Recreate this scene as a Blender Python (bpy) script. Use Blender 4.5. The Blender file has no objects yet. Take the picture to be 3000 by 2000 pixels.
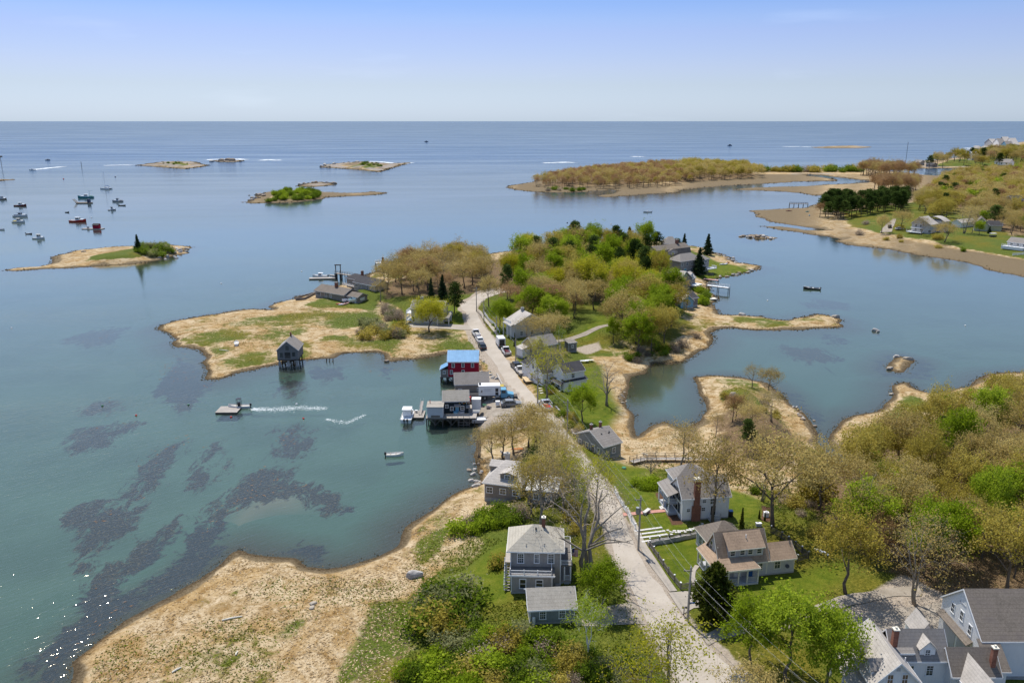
import bpy, bmesh, math, random
import numpy as np
from mathutils import Vector, Matrix

R = math.radians
sc = bpy.context.scene
# ---------------------------------------------------------------- camera (drone, 65 m above the water)
F_PX, CAM_Z = 2333.0, 65.0
PITCH = math.atan(647.0 / F_PX)
cam_d = bpy.data.cameras.new('camera')
cam = bpy.data.objects.new('camera', cam_d)
sc.collection.objects.link(cam)
cam.location = (0, 0, CAM_Z)
cam.rotation_euler = (math.pi / 2 - PITCH, 0, 0)
cam_d.sensor_width = 36.0
cam_d.lens = 36.0 * F_PX / 3000.0
cam_d.clip_start = 0.5
cam_d.clip_end = 90000
sc.camera = cam
# ---------------------------------------------------------------- sky, sun, exposure
SUN_EL, SUN_AZ = R(63), R(-24)          # ahead of the camera and a little to the left
wd = bpy.data.worlds.new('World')
sc.world = wd
wd.use_nodes = True
nt = wd.node_tree
nt.nodes.clear()
wo = nt.nodes.new('ShaderNodeOutputWorld')
bg = nt.nodes.new('ShaderNodeBackground')
sky = nt.nodes.new('ShaderNodeTexSky')
sky.sky_type = 'NISHITA'
sky.sun_disc = False
sky.sun_elevation = SUN_EL
sky.sun_rotation = SUN_AZ
sky.altitude = 60
sky.air_density = 1.0
sky.dust_density = 0.3
sky.ozone_density = 2.2
# the air is clear and deep blue overhead, pale at the rim
tcw = nt.nodes.new('ShaderNodeTexCoord')
sepw = nt.nodes.new('ShaderNodeSeparateXYZ')
nt.links.new(tcw.outputs['Generated'], sepw.inputs[0])
rmpw = nt.nodes.new('ShaderNodeValToRGB')
els = rmpw.color_ramp.elements
SKY = [(p_, tuple(0.66 * q_ for q_ in c_)) for p_, c_ in [(0.0,(.64,.83,1.34)),(0.005,(.651,.82,1.325)),(0.04,(.71,.757,1.04)),(0.06,(.757,.754,1.04)),(0.098,(.766,.75,1.05)),(0.112,(.737,.763,1.06)),(0.13,(.647,.733,1.07))]] + [(0.25,(.66,.66,.74)),(0.5,(1.0,1.0,1.0))]
els[0].position, els[0].color = SKY[0][0], (*SKY[0][1], 1)
els[1].position, els[1].color = SKY[-1][0], (*SKY[-1][1], 1)
for p_, c_ in SKY[1:-1]:
    e = els.new(p_); e.color = (*c_, 1)
nt.links.new(sepw.outputs['Z'], rmpw.inputs[0])
mulw = nt.nodes.new('ShaderNodeMixRGB')
mulw.blend_type = 'MULTIPLY'
mulw.inputs[0].default_value = 1.0
nt.links.new(sky.outputs[0], mulw.inputs[1])
nt.links.new(rmpw.outputs[0], mulw.inputs[2])
# thin cirrus wisps
mpw = nt.nodes.new('ShaderNodeMapping'); mpw.inputs['Scale'].default_value = (2.2, 2.2, 16)
nt.links.new(tcw.outputs['Generated'], mpw.inputs[0])
nzw = nt.nodes.new('ShaderNodeTexNoise'); nzw.inputs['Scale'].default_value = 2.6; nzw.inputs['Detail'].default_value = 6
nt.links.new(mpw.outputs[0], nzw.inputs['Vector'])
mrw = nt.nodes.new('ShaderNodeMapRange')
mrw.inputs['From Min'].default_value = 0.60; mrw.inputs['From Max'].default_value = 0.8
mrw.inputs['To Max'].default_value = 0.05
nt.links.new(nzw.outputs['Fac'], mrw.inputs['Value'])
mxw = nt.nodes.new('ShaderNodeMixRGB')
mxw.inputs[2].default_value = (8.5, 9.3, 10.5, 1)
nt.links.new(mrw.outputs[0], mxw.inputs[0])
nt.links.new(mulw.outputs[0], mxw.inputs[1])
nt.links.new(mxw.outputs[0], bg.inputs['Color'])
bg.inputs['Strength'].default_value = 0.14
nt.links.new(bg.outputs[0], wo.inputs['Surface'])

sun_d = bpy.data.lights.new('sun', 'SUN')
sun_d.energy = 4.2
sun_d.angle = R(0.53)
sun_d.color = (1.0, 0.95, 0.87)
sun = bpy.data.objects.new('sun', sun_d)
sc.collection.objects.link(sun)
SUN_DIR = Vector((math.sin(SUN_AZ) * math.cos(SUN_EL), math.cos(SUN_AZ) * math.cos(SUN_EL), math.sin(SUN_EL)))
sun.rotation_euler = SUN_DIR.to_track_quat('Z', 'Y').to_euler()
sun.location = (0, 0, 200)
vs = sc.view_settings
vs.view_transform = 'Standard'
vs.look = 'None'
vs.gamma = 1.0
vs.use_curve_mapping = False
vs.exposure = 0.35
sc.render.engine = 'CYCLES'
sc.cycles.max_bounces = 5
sc.cycles.diffuse_bounces = 2
sc.cycles.glossy_bounces = 2
sc.cycles.transmission_bounces = 3
sc.cycles.transparent_max_bounces = 8
sc.cycles.caustics_reflective = False
sc.cycles.caustics_refractive = False
sc.cycles.use_adaptive_sampling = True
sc.cycles.use_denoising = True

# ---------------------------------------------------------------- survey helpers
CT, ST = math.cos(PITCH), math.sin(PITCH)
def W(u, v, z=0.0):
    """Ground point (metres) of a surveyed sight line, on the level z."""
    r = (u - 1500) / F_PX; up = (1000 - v) / F_PX
    t = (z - CAM_Z) / (-ST + CT * up)
    return (r * t, (CT + ST * up) * t)
def PXM(x, y, z):
    return F_PX / (CT * y - ST * (z - CAM_Z))
def PROJV(x, y, z):
    zz = z - CAM_Z
    return 1000 - F_PX * (ST * y + CT * zz) / (CT * y - ST * zz)
def WP(pts, z=0.0):
    return np.array([W(u, v, z) for u, v in pts])

rng = np.random.default_rng(7)
random.seed(7)

def vnoise(x, y, s, seed=0):
    """smooth value noise, -1..1, feature size s metres"""
    gx = np.asarray(x, float) / s + 1000 + seed * 17.3; gy = np.asarray(y, float) / s + 1000 + seed * 7.7
    ix = np.floor(gx); iy = np.floor(gy)
    fx = gx - ix; fy = gy - iy
    fx = fx * fx * (3 - 2 * fx); fy = fy * fy * (3 - 2 * fy)
    def h(a, b):
        q = np.sin(a * 127.1 + b * 311.7 + seed * 74.7) * 43758.5453
        return q - np.floor(q)
    v = (h(ix, iy) * (1 - fx) + h(ix + 1, iy) * fx) * (1 - fy) + (h(ix, iy + 1) * (1 - fx) + h(ix + 1, iy + 1) * fx) * fy
    return v * 2 - 1
def fbm(x, y, s, seed=0, o=4):
    a = 0.0; amp = 0.5
    for k in range(o):
        a = a + amp * vnoise(x, y, s / 2 ** k, seed + k * 3); amp *= 0.5
    return a
def sdist(x, y, poly):
    """signed distance to a polygon, positive inside"""
    x = np.asarray(x, float); y = np.asarray(y, float)
    d2 = np.full(x.shape, 1e18); ins = np.zeros(x.shape, bool)
    n = len(poly)
    for i in range(n):
        ax, ay = poly[i]; bx, by = poly[(i + 1) % n]
        ex, ey = bx - ax, by - ay
        L = ex * ex + ey * ey + 1e-12
        t = np.clip(((x - ax) * ex + (y - ay) * ey) / L, 0, 1)
        q = (x - ax - t * ex) ** 2 + (y - ay - t * ey) ** 2
        np.minimum(d2, q, out=d2)
        if ay != by:
            c = ((ay > y) != (by > y)) & (x < ex * (y - ay) / (ey) + ax)
            ins ^= c
    d = np.sqrt(d2)
    return np.where(ins, d, -d)
def sstep(a, b, x):
    t = np.clip((x - a) / (b - a), 0, 1)
    return t * t * (3 - 2 * t)
def pline(x, y, pts):
    """distance to an open polyline"""
    d2 = np.full(np.shape(x), 1e18)
    for (ax, ay), (bx, by) in zip(pts[:-1], pts[1:]):
        ex, ey = bx - ax, by - ay
        t = np.clip(((x - ax) * ex + (y - ay) * ey) / (ex * ex + ey * ey + 1e-12), 0, 1)
        d2 = np.minimum(d2, (x - ax - t * ex) ** 2 + (y - ay - t * ey) ** 2)
    return np.sqrt(d2)

# ---------------------------------------------------------------- materials
MATS = {}
class NT:
    def __init__(s, name):
        s.m = bpy.data.materials.new(name); s.m.use_nodes = True
        s.t = s.m.node_tree; s.t.nodes.clear()
        s.out = s.n('ShaderNodeOutputMaterial')
    def n(s, typ, **kw):
        nd = s.t.nodes.new(typ)
        for k, v in kw.items():
            if k.startswith('_'): setattr(nd, k[1:], v)
            else: s.set(nd, k.replace('__', ' '), v)
        return nd
    def set(s, nd, key, v):
        inp = nd.inputs[int(key[1:])] if key[0] == 'i' and key[1:].isdigit() else nd.inputs[key]
        if isinstance(v, bpy.types.NodeSocket): s.t.links.new(v, inp)
        elif isinstance(v, bpy.types.Node): s.t.links.new(v.outputs[0], inp)
        else:
            if hasattr(inp.default_value, '__len__') and len(inp.default_value) == 4 and len(v) == 3: v = (*v, 1)
            inp.default_value = v
    def co(s, kind='Object'):
        return s.n('ShaderNodeTexCoord').outputs[kind]
    def map(s, vec, scale=(1, 1, 1), rot=(0, 0, 0)):
        return s.n('ShaderNodeMapping', Vector=vec, Scale=scale, Rotation=rot).outputs[0]
    def noise(s, vec, scale, detail=4, rough=0.55, dist=0.0):
        return s.n('ShaderNodeTexNoise', Vector=vec, Scale=scale, Detail=detail, Roughness=rough, Distortion=dist).outputs['Fac']
    def ramp(s, fac, stops):
        r = s.n('ShaderNodeValToRGB'); s.t.links.new(fac, r.inputs[0])
        el = r.color_ramp.elements
        el[0].position = stops[0][0]; el[0].color = (*stops[0][1], 1)
        el[1].position = stops[-1][0]; el[1].color = (*stops[-1][1], 1)
        for p, c in stops[1:-1]:
            q = el.new(p); q.color = (*c, 1)
        return r.outputs[0]
    def mix(s, fac, a, b, mode='MIX'):
        nd = s.n('ShaderNodeMixRGB', _blend_type=mode)
        s.set(nd, 'i0', fac); s.set(nd, 'i1', a); s.set(nd, 'i2', b)
        return nd.outputs[0]
    def math(s, op, a, b=0.0, clamp=False):
        nd = s.n('ShaderNodeMath', _operation=op, _use_clamp=clamp)
        s.set(nd, 'i0', a); s.set(nd, 'i1', b)
        return nd.outputs[0]
    def rng(s, v, a, b, c=0.0, d=1.0, smooth=False):
        nd = s.n('ShaderNodeMapRange', _clamp=True)
        if smooth: nd.interpolation_type = 'SMOOTHSTEP'
        s.set(nd, 'Value', v)
        for k, q in zip(('From Min', 'From Max', 'To Min', 'To Max'), (a, b, c, d)): s.set(nd, k, q)
        return nd.outputs[0]
    def attr(s, name):
        return s.n('ShaderNodeAttribute', _attribute_name=name)
    def bump(s, h, strength=0.5, dist=0.1):
        return s.n('ShaderNodeBump', Height=h, Strength=strength, Distance=dist).outputs[0]
    def bsdf(s, **kw):
        b = s.n('ShaderNodeBsdfPrincipled')
        for k, v in kw.items(): s.set(b, k.replace('__', ' '), v)
        return b
    def done(s, sh):
        s.t.links.new(sh.outputs[0] if isinstance(sh, bpy.types.Node) else sh, s.out.inputs['Surface'])
        MATS[s.m.name] = s.m
        return s.m

def lin(r, g, b):
    return tuple(((c / 255) / 12.92 if c / 255 <= 0.04045 else ((c / 255 + 0.055) / 1.055) ** 2.4) for c in (r, g, b))

def plain(name, col, rough=0.7, var=0.18, scale=1.5, bump=0.0, metal=0.0, fine=12.0, spec=0.4):
    """colour with broad and fine weathering"""
    m = NT(name); c = m.co()
    n1 = m.noise(c, scale, 5, 0.6); n2 = m.noise(c, fine, 3, 0.6)
    f = m.math('ADD', m.math('MULTIPLY', n1, 0.7), m.math('MULTIPLY', n2, 0.3))
    lo = tuple(max(0, q * (1 - 1.6 * var)) for q in col); hi = tuple(min(1, q * (1 + 1.6 * var)) for q in col)
    b = m.bsdf(Base__Color=m.ramp(f, [(0.28, lo), (0.5, col), (0.72, hi)]), Roughness=rough, Metallic=metal)
    b.inputs['Specular IOR Level'].default_value = spec
    if bump: m.set(b, 'Normal', m.bump(n2, bump, 0.05))
    return m.done(b)
# ================================================================ the setting: land, water, roads
COL = sc.collection
def link(o, parent=None):
    COL.objects.link(o)
    if parent is not None: o.parent = parent
    return o
def tag(o, label=None, cat=None, group=None, kind=None):
    if label: o['label'] = label
    if cat: o['category'] = cat
    if group: o['group'] = group
    if kind: o['kind'] = kind
    return o
def mesh_np(name, V, Fq, mats=None, smooth=False):
    me = bpy.data.meshes.new(name)
    V = np.asarray(V, np.float32); Fq = np.asarray(Fq, np.int32)
    n, k = Fq.shape
    me.vertices.add(len(V)); me.vertices.foreach_set('co', V.ravel())
    me.loops.add(n * k); me.loops.foreach_set('vertex_index', Fq.ravel())
    me.polygons.add(n)
    me.polygons.foreach_set('loop_start', np.arange(0, n * k, k, dtype=np.int32))
    me.polygons.foreach_set('loop_total', np.full(n, k, np.int32))
    if smooth: me.polygons.foreach_set('use_smooth', np.ones(n, bool))
    me.update(calc_edges=True)
    for m in (mats or []): me.materials.append(MATS[m])
    return me
def set_col(me, name, arr):
    a = me.attributes.new(name, 'FLOAT_COLOR', 'POINT')
    a.data.foreach_set('color', np.asarray(arr, np.float32).ravel())

SH_MAIN = [(205,2000),(223,1938),(290,1876),(366,1818),(446,1773),(536,1729),(616,1675),(670,1626),(701,1608),(732,1617),(781,1628),(862,1639),(893,1662),(951,1668),(1004,1662),(1049,1650),(1110,1636),(1154,1605),(1186,1550),(1224,1518),(1275,1486),(1300,1467),(1328,1449),(1369,1429),(1400,1413),(1402,1393),(1396,1372),(1390,1340),(1398,1300),(1405,1260),(1400,1238),(1392,1215),(1392,1190),(1398,1160),(1402,1120),(1404,1085),(1398,1055),(1365,1032),(1310,1036),(1285,1041),(1217,1052),(1164,1056),(1134,1058),(1125,1043),(1108,1033),(1051,1031),(1005,1034),(978,1047),(951,1049),(913,1051),(875,1055),(817,1066),(756,1080),(698,1093),(664,1106),(630,1114),(599,1112),(597,1103),(607,1089),(599,1072),(588,1060),(607,1041),(591,1030),(568,1023),(522,1016),(509,1003),(515,992),(496,978),(457,965),(477,953),(511,940),(561,931),(630,923),(687,911),(744,906),(794,907),(785,896),(806,886),(859,876),(861,870),(922,858),(992,837),(1066,815),(1072,805),(1101,797),(1150,777),(1250,762),(1330,752),(1400,750),(1488,737),(1523,735),(1590,736),(1648,728),(1690,722),(1740,708),(1780,712),(1850,706),(1950,708),(2034,722),(2062,726),(2097,742),(2138,755),(2154,768),(2196,776),(2226,780),(2232,788),(2196,797),(2157,805),(2127,812),(2080,820),(2080,840),(2082,857),(2100,870),(2110,877),(2100,885),(2095,895),(2105,910),(2111,922),(2166,924),(2230,928),(2272,937),(2306,939),(2340,932),(2391,919),(2425,924),(2463,936),(2461,947),(2478,957),(2425,961),(2361,964),(2264,968),(2213,966),(2149,961),(2102,964),(2087,977),(2091,996),(2064,1019),(2030,1043),(2000,1060),(1960,1068),(1920,1062),(1895,1078),(1885,1095),(1855,1105),(1842,1141),(1827,1175),(1833,1195),(1860,1220),(1855,1250),(1859,1282),(1874,1279),(1905,1245),(1950,1232),(2010,1258),(2045,1230),(2064,1200),(2055,1158),(2045,1125),(2036,1106),(2106,1102),(2170,1106),(2238,1124),(2289,1153),(2306,1179),(2353,1213),(2383,1243),(2398,1270),(2390,1290),(2410,1315),(2451,1353),(2463,1368),(2490,1368),(2482,1349),(2438,1315),(2426,1290),(2434,1268),(2468,1230),(2510,1217),(2566,1204),(2595,1175),(2612,1153),(2608,1128),(2638,1117),(2668,1121),(2680,1136),(2723,1149),(2766,1149),(2829,1132),(2872,1105),(2919,1094),(3000,1090),(3500,1080),(3700,2500),(100,2500)]
SH_EAST = [(1481,547),(1525,559),(1605,564),(1669,564),(1733,561),(1796,555),(1812,558),(1803,566),(1742,574),(1780,578),(1860,572),(1940,566),(1988,564),(1988,558),(2036,553),(2100,546),(2196,541),(2330,533),(2406,531),(2456,531),(2437,523),(2368,516),(2356,511),(2406,513),(2463,521),(2540,530),(2551,534),(2444,541),(2330,547),(2215,550),(2142,556),(2215,558),(2291,561),(2349,566),(2383,573),(2483,571),(2578,577),(2663,575),(2665,581),(2580,590),(2480,592),(2383,600),(2368,610),(2314,610),(2253,615),(2190,618),(2215,623),(2209,631),(2234,640),(2261,652),(2330,661),(2406,671),(2412,675),(2368,674),(2291,665),(2222,662),(2268,670),(2330,679),(2387,688),(2444,696),(2467,701),(2450,707),(2483,717),(2559,726),(2617,732),(2693,747),(2770,759),(2827,767),(2873,784),(2923,797),(3000,811),(3500,880),(3600,560),(3500,395),(3300,400),(3000,415),(2904,429),(2846,433),(2880,440),(2870,445),(2900,447),(2927,449),(2900,455),(2865,457),(2751,466),(2674,474),(2682,485),(2697,494),(2760,494),(2827,494),(2865,494),(2827,503),(2800,512),(2747,516),(2697,512),(2640,505),(2560,497),(2513,495),(2368,499),(2230,499),(2100,489),(1975,484),(1930,487),(1800,498),(1650,512),(1573,531),(1541,537)]
ISL = [
 ('low_islet', [(6,793),(64,783),(112,781),(140,775),(150,766),(146,762),(159,751),(191,743),(223,734),(271,729),(319,724),(383,721),(440,715),(497,716),(555,721),(558,726),(539,734),(536,743),(497,754),(446,766),(383,775),(319,778),(223,784),(128,789),(32,794)]),
 ('far_islet', [(395,485),(430,481),(478,474),(526,473),(574,475),(590,481),(612,485),(580,491),(542,496),(510,493),(446,488)]),
 ('rock_reef', [(622,472),(660,469.5),(700,469.5),(716,472),(690,474.5),(640,474.5)]),
 ('rocky_islet', [(940,491),(957,483),(999,478),(1062,474),(1142,480),(1206,477),(1180,483),(1142,496),(1110,504),(1078,501),(1030,496),(967,492)]),
 ('bare_islet', [(872,546),(903,537),(935,533.5),(979,538),(984,540),(951,545),(919,548.5)]),
 ('shrubby_islet', [(718,593),(743,582),(759,569),(791,563),(839,558),(919,556),(944,562),(999,565),(1046,566),(1094,562),(1142,565),(1110,570),(1015,575),(967,577),(935,584),(871,592),(791,595),(734,596)]),
 ('distant_islet', [(2375,432),(2425,428.5),(2502,426.8),(2559,431),(2521,434.5),(2406,434.5)]),
 ('tidal_islet', [(2595,1081),(2600,1064),(2619,1047),(2634,1043),(2663,1051),(2678,1054),(2666,1064),(2661,1092),(2629,1094)]),
 ('rock_ledge', [(2176,691),(2200,687),(2230,690),(2272,697),(2262,701),(2220,699)]),
 ('left_ledge', [(-60,527),(8,525.5),(40,527),(10,529.5),(-60,531)]),
]
UPL = [  # raised ground: outline, height, run of the slope
 ([(1401,1246),(1397,1180),(1402,1105),(1440,1078),(1520,1150),(1600,1240),(1460,1268)], 1.45, 2.5),
 ([(1150,2150),(1215,1850),(1270,1700),(1340,1560),(1420,1450),(1440,1340),(1500,1250),(1505,1170),(1424,1040),(1330,950),(1330,880),(1500,850),(1600,900),(1700,1020),(1740,1150),(1790,1290),(1880,1380),(2100,1410),(2300,1430),(2450,1420),(2600,1290),(2800,1200),(3400,1150),(3400,2400),(1150,2400)], 2.0, 14),
 ([(900,880),(1100,830),(1350,770),(1700,740),(2000,720),(2120,760),(2100,800),(2040,840),(2050,900),(2020,960),(1960,1020),(1850,1030),(1700,1000),(1500,960),(1350,960),(1250,960),(1180,930),(1080,890)], 2.3, 13),
 ([(2110,1118),(2230,1140),(2330,1240),(2380,1300),(2150,1350),(2060,1280),(2090,1160)], 2.2, 9),
 ([(2420,620),(2660,590),(2760,520),(3500,480),(3500,840),(2900,760),(2600,700),(2450,670)], 3.0, 30),
 ([(2680,590),(2760,530),(3500,470),(3500,760),(2850,720)], 3.5, 130),
 ([(1560,540),(1700,515),(1960,490),(2220,500),(2230,520),(1950,540),(1600,552)], 2.5, 25),
 ([(2700,490),(2760,470),(2880,460),(3500,430),(3500,490)], 4.0, 40),
 ([(230,758),(400,728),(530,722),(530,738),(400,765),(250,775)], 2.2, 10),
 ([(440,486),(530,475),(570,483),(540,493)], 3.0, 20),
 ([(1000,492),(1060,478),(1140,486),(1100,499)], 3.5, 20),
 ([(770,587),(790,565),(930,560),(940,575),(860,588)], 2.5, 14),
]
LANDS = [WP(SH_MAIN), WP(SH_EAST)] + [WP(p) for _, p in ISL]
UPW = [(WP(p, 1.0), h, f) for p, h, f in UPL]
def H(x, y, only=None, want_sd=False):
    x = np.atleast_1d(np.asarray(x, float)); y = np.atleast_1d(np.asarray(y, float))
    SD = np.full(x.shape, -60.0)
    for k, L in enumerate(LANDS):
        if only is not None and k not in only: continue
        lo = L.min(0) - 40; hi = L.max(0) + 40
        m = (x > lo[0]) & (x < hi[0]) & (y > lo[1]) & (y < hi[1])
        if m.any():
            SD[m] = np.maximum(SD[m], sdist(x[m], y[m], L))
    far = np.clip(y / 220, 0.6, 4)
    SD = SD + far * (1.5 * fbm(x, y, 9, 5, 3) + 0.8 * fbm(x, y, 3.2, 9, 2))
    h = np.where(SD < 0, np.maximum(np.where(SD > -3, 0.10 * SD, -0.3 + 0.085 * (SD + 3)), -3.4), 0.95 * (1 - np.exp(-np.maximum(SD, 0) / 5)))
    up = np.zeros_like(h)
    for L, hh, f in UPW:
        lo = L.min(0); hi = L.max(0)
        m = (x > lo[0]) & (x < hi[0]) & (y > lo[1]) & (y < hi[1])
        if m.any():
            up[m] = np.maximum(up[m], hh * sstep(0, f, sdist(x[m], y[m], L)))
    h = h + up * (SD > -1)
    h = h + np.clip(SD / 6, 0, 1) * (0.10 * fbm(x, y, 7, 2, 3) + 0.25 * fbm(x, y, 40, 12, 2))
    return (h, SD) if want_sd else h
def P(u, v, dz=0.0):
    """surveyed sight line met with the ground"""
    z = 1.5
    for _ in range(5):
        x, y = W(u, v, z)
        z = max(float(H(x, y)[0]), 0.0)
    return Vector((x, y, z + dz))
def PW(u, v, z=0.0):
    x, y = W(u, v, z); return Vector((x, y, z))
def HT(u, vb, vt, base=None):
    """height of something whose foot is seen at vb and top at vt"""
    p = base if base is not None else P(u, vb)
    lo, hi = p.z, p.z + 60
    for _ in range(40):
        m = (lo + hi) / 2
        if PROJV(p.x, p.y, m) > vt: lo = m
        else: hi = m
    return lo - p.z

# ---- what grows or lies where (outline, kind, feather in metres)
ZONES = [
 ('lawn', [(1480,1582),(1455,1590),(1410,1620),(1370,1650),(1330,1670),(1318,1690),(1320,1712),(1345,1725),(1370,1745),(1390,1775),(1440,1780),(1500,1770),(1497,1640)], 1.2),
 ('green', [(1330,1570),(1350,1520),(1480,1480),(1640,1440),(1700,1560),(1790,1650),(1850,1745),(1700,1765),(1690,1830),(1870,1850),(1960,2100),(1000,2100),(1080,1960),(1200,1850),(1210,1740),(1290,1640)], 4),
 ('lawn', [(1905,1590),(2060,1565),(2060,1650),(2000,1722),(1978,1718)], 0.7),
 ('lawn', [(2080,1745),(2330,1685),(2420,1650),(2480,1660),(2470,1720),(2330,1790),(2200,1830),(2080,1830)], 1.5),
 ('lawn', [(1826,1452),(1890,1425),(1925,1450),(1940,1492),(1850,1500)], 0.7),
 ('lawn', [(1872,1520),(1962,1508),(1990,1548),(2060,1545),(2060,1565),(1900,1590)], 0.7),
 ('lawn', [(2125,1405),(2200,1435),(2232,1475),(2225,1530),(2160,1545),(2138,1500),(2135,1440)], 0.8),
 ('green', [(1740,1380),(1860,1340),(2000,1340),(2100,1400),(2400,1420),(2480,1500),(2450,1640),(2300,1650),(2230,1540),(2200,1420),(1960,1420),(1900,1430),(1800,1440)], 4),
 ('lawn', [(1675,1255),(1740,1245),(1752,1320),(1830,1345),(1905,1352),(1860,1405),(1800,1375),(1700,1300)], 1.5),
 ('lawn', [(1690,1075),(1760,1055),(1790,1130),(1815,1180),(1795,1245),(1690,1250),(1640,1240),(1650,1180)], 1.5),
 ('green', [(1560,1060),(1620,1010),(1720,1020),(1760,1060),(1790,1130),(1810,1190),(1790,1250),(1690,1260),(1600,1180)], 2),
 ('lawn', [(1195,900),(1190,960),(1130,945),(1140,905)], 2),
 ('lawn', [(1310,905),(1345,900),(1362,930),(1340,955),(1310,940)], 2),
 ('lawn', [(2070,752),(2140,765),(2215,782),(2180,793),(2100,803),(2030,808),(2030,780)], 2),
 ('lawn', [(1690,975),(1740,935),(1810,915),(1790,960),(1720,985)], 2),
 ('green', [(1400,960),(1420,870),(1500,850),(1620,880),(1900,900),(2040,930),(1990,990),(1850,1030),(1700,1040),(1560,1010),(1470,990)], 5),
 ('green', [(880,885),(920,862),(1060,850),(1130,860),(1100,900),(1010,895),(930,892)], 3),
 ('green', [(700,925),(800,905),(940,890),(1100,905),(1180,930),(1200,960),(1080,960),(960,950),(860,940)], 8),
 ('green', [(690,1080),(720,1030),(790,1020),(810,1050),(760,1070)], 7),
 ('green', [(560,965),(620,960),(660,975),(600,985)], 5),
 ('green', [(2590,1180),(2620,1150),(2680,1140),(2790,1170),(2820,1190),(2700,1210),(2580,1215)], 4),
 ('green', [(2110,1130),(2145,1112),(2150,1150),(2130,1190),(2105,1170)], 3),
 ('green', [(1430,1040),(1450,1080),(1470,1130),(1440,1090),(1405,1050),(1405,1030)], 1.5),
 ('green', [(350,752),(430,728),(500,724),(505,742),(400,765)], 7),
 ('green', [(210,758),(250,752),(300,748),(290,756),(230,764)], 5),
 ('green', [(775,585),(790,566),(930,560),(940,572),(860,586)], 8),
 ('green', [(450,486),(530,476),(560,482),(530,488)], 12),
 ('green', [(1020,490),(1060,480),(1130,484),(1110,492)], 12),
 ('green', [(1600,556),(1700,558),(1720,552),(1620,548)], 10),
 ('green', [(1840,560),(1930,556),(1950,548),(1860,552)], 10),
 ('green', [(2240,650),(2300,620),(2450,610),(2600,640),(2560,670),(2420,660),(2330,655)], 12),
 ('green', [(2500,690),(2600,670),(2720,700),(2860,720),(3100,740),(3100,790),(2900,770),(2700,740),(2560,720)], 14),
 ('green', [(2720,488),(2760,472),(2880,462),(3000,470),(3000,488),(2850,490)], 20),
 ('green', [(530,2020),(590,1900),(700,1850),(760,1870),(700,1930),(640,2020)], 3),
 ('green', [(780,1850),(830,1790),(900,1770),(930,1800),(860,1850)], 2.5),
 ('green', [(660,1720),(690,1690),(715,1695),(700,1725)], 1.5),
 ('green', [(1080,1740),(1180,1720),(1260,1740),(1240,1830),(1150,1900),(1060,1960),(960,2000),(1000,1900)], 3),
 ('green', [(1200,1560),(1290,1500),(1340,1520),(1290,1600),(1230,1640)], 2.5),
 ('litter', [(2340,1300),(2560,1230),(2800,1190),(3400,1150),(3400,1900),(2760,1780),(2450,1640),(2330,1480)], 5),
 ('litter', [(2080,1200),(2200,1170),(2300,1220),(2380,1300),(2300,1360),(2080,1330)], 4),
 ('litter', [(1560,540),(1700,515),(1960,488),(2220,498),(2230,520),(1950,535),(1600,548)], 12),
 ('litter', [(2680,590),(2760,520),(3500,480),(3500,740),(2900,690)], 20),
 ('litter', [(1100,880),(1120,820),(1350,765),(1700,735),(1960,730),(1990,800),(1800,900),(1480,870)], 6),
 ('dirt', [(1395,1200),(1400,1110),(1440,1085),(1480,1120),(1520,1170),(1560,1200),(1560,1235),(1480,1250),(1405,1240)], 1.5),
 ('dirt', [(1680,1010),(1760,985),(1770,1010),(1720,1025)], 3),
 ('dirt', [(2460,1800),(2640,1690),(2800,1770),(2780,1850),(2600,1860),(2480,1870)], 1.5),
 ('mulch', [(1920,1452),(1950,1438),(1962,1500),(1940,1490)], 0.5),
 ('mulch', [(1945,1512),(1975,1500),(2000,1545),(1968,1548)], 0.5),
 ('mulch', [(2230,1480),(2258,1495),(2270,1540),(2225,1540)], 0.8),
]
ZW = [(k, WP(p, 2.3), f) for k, p, f in ZONES]
def zone(x, y, kind):
    w = np.zeros(np.shape(x))
    for k, poly, f in ZW:
        if k != kind: continue
        lo = poly.min(0) - f; hi = poly.max(0) + f
        m = (x > lo[0]) & (x < hi[0]) & (y > lo[1]) & (y < hi[1])
        if m.any(): w[m] = np.maximum(w[m], sstep(-f, f, sdist(x[m], y[m], poly) + 0.4 * f * vnoise(x[m], y[m], 3 + f, 31)))
    return w

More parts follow.
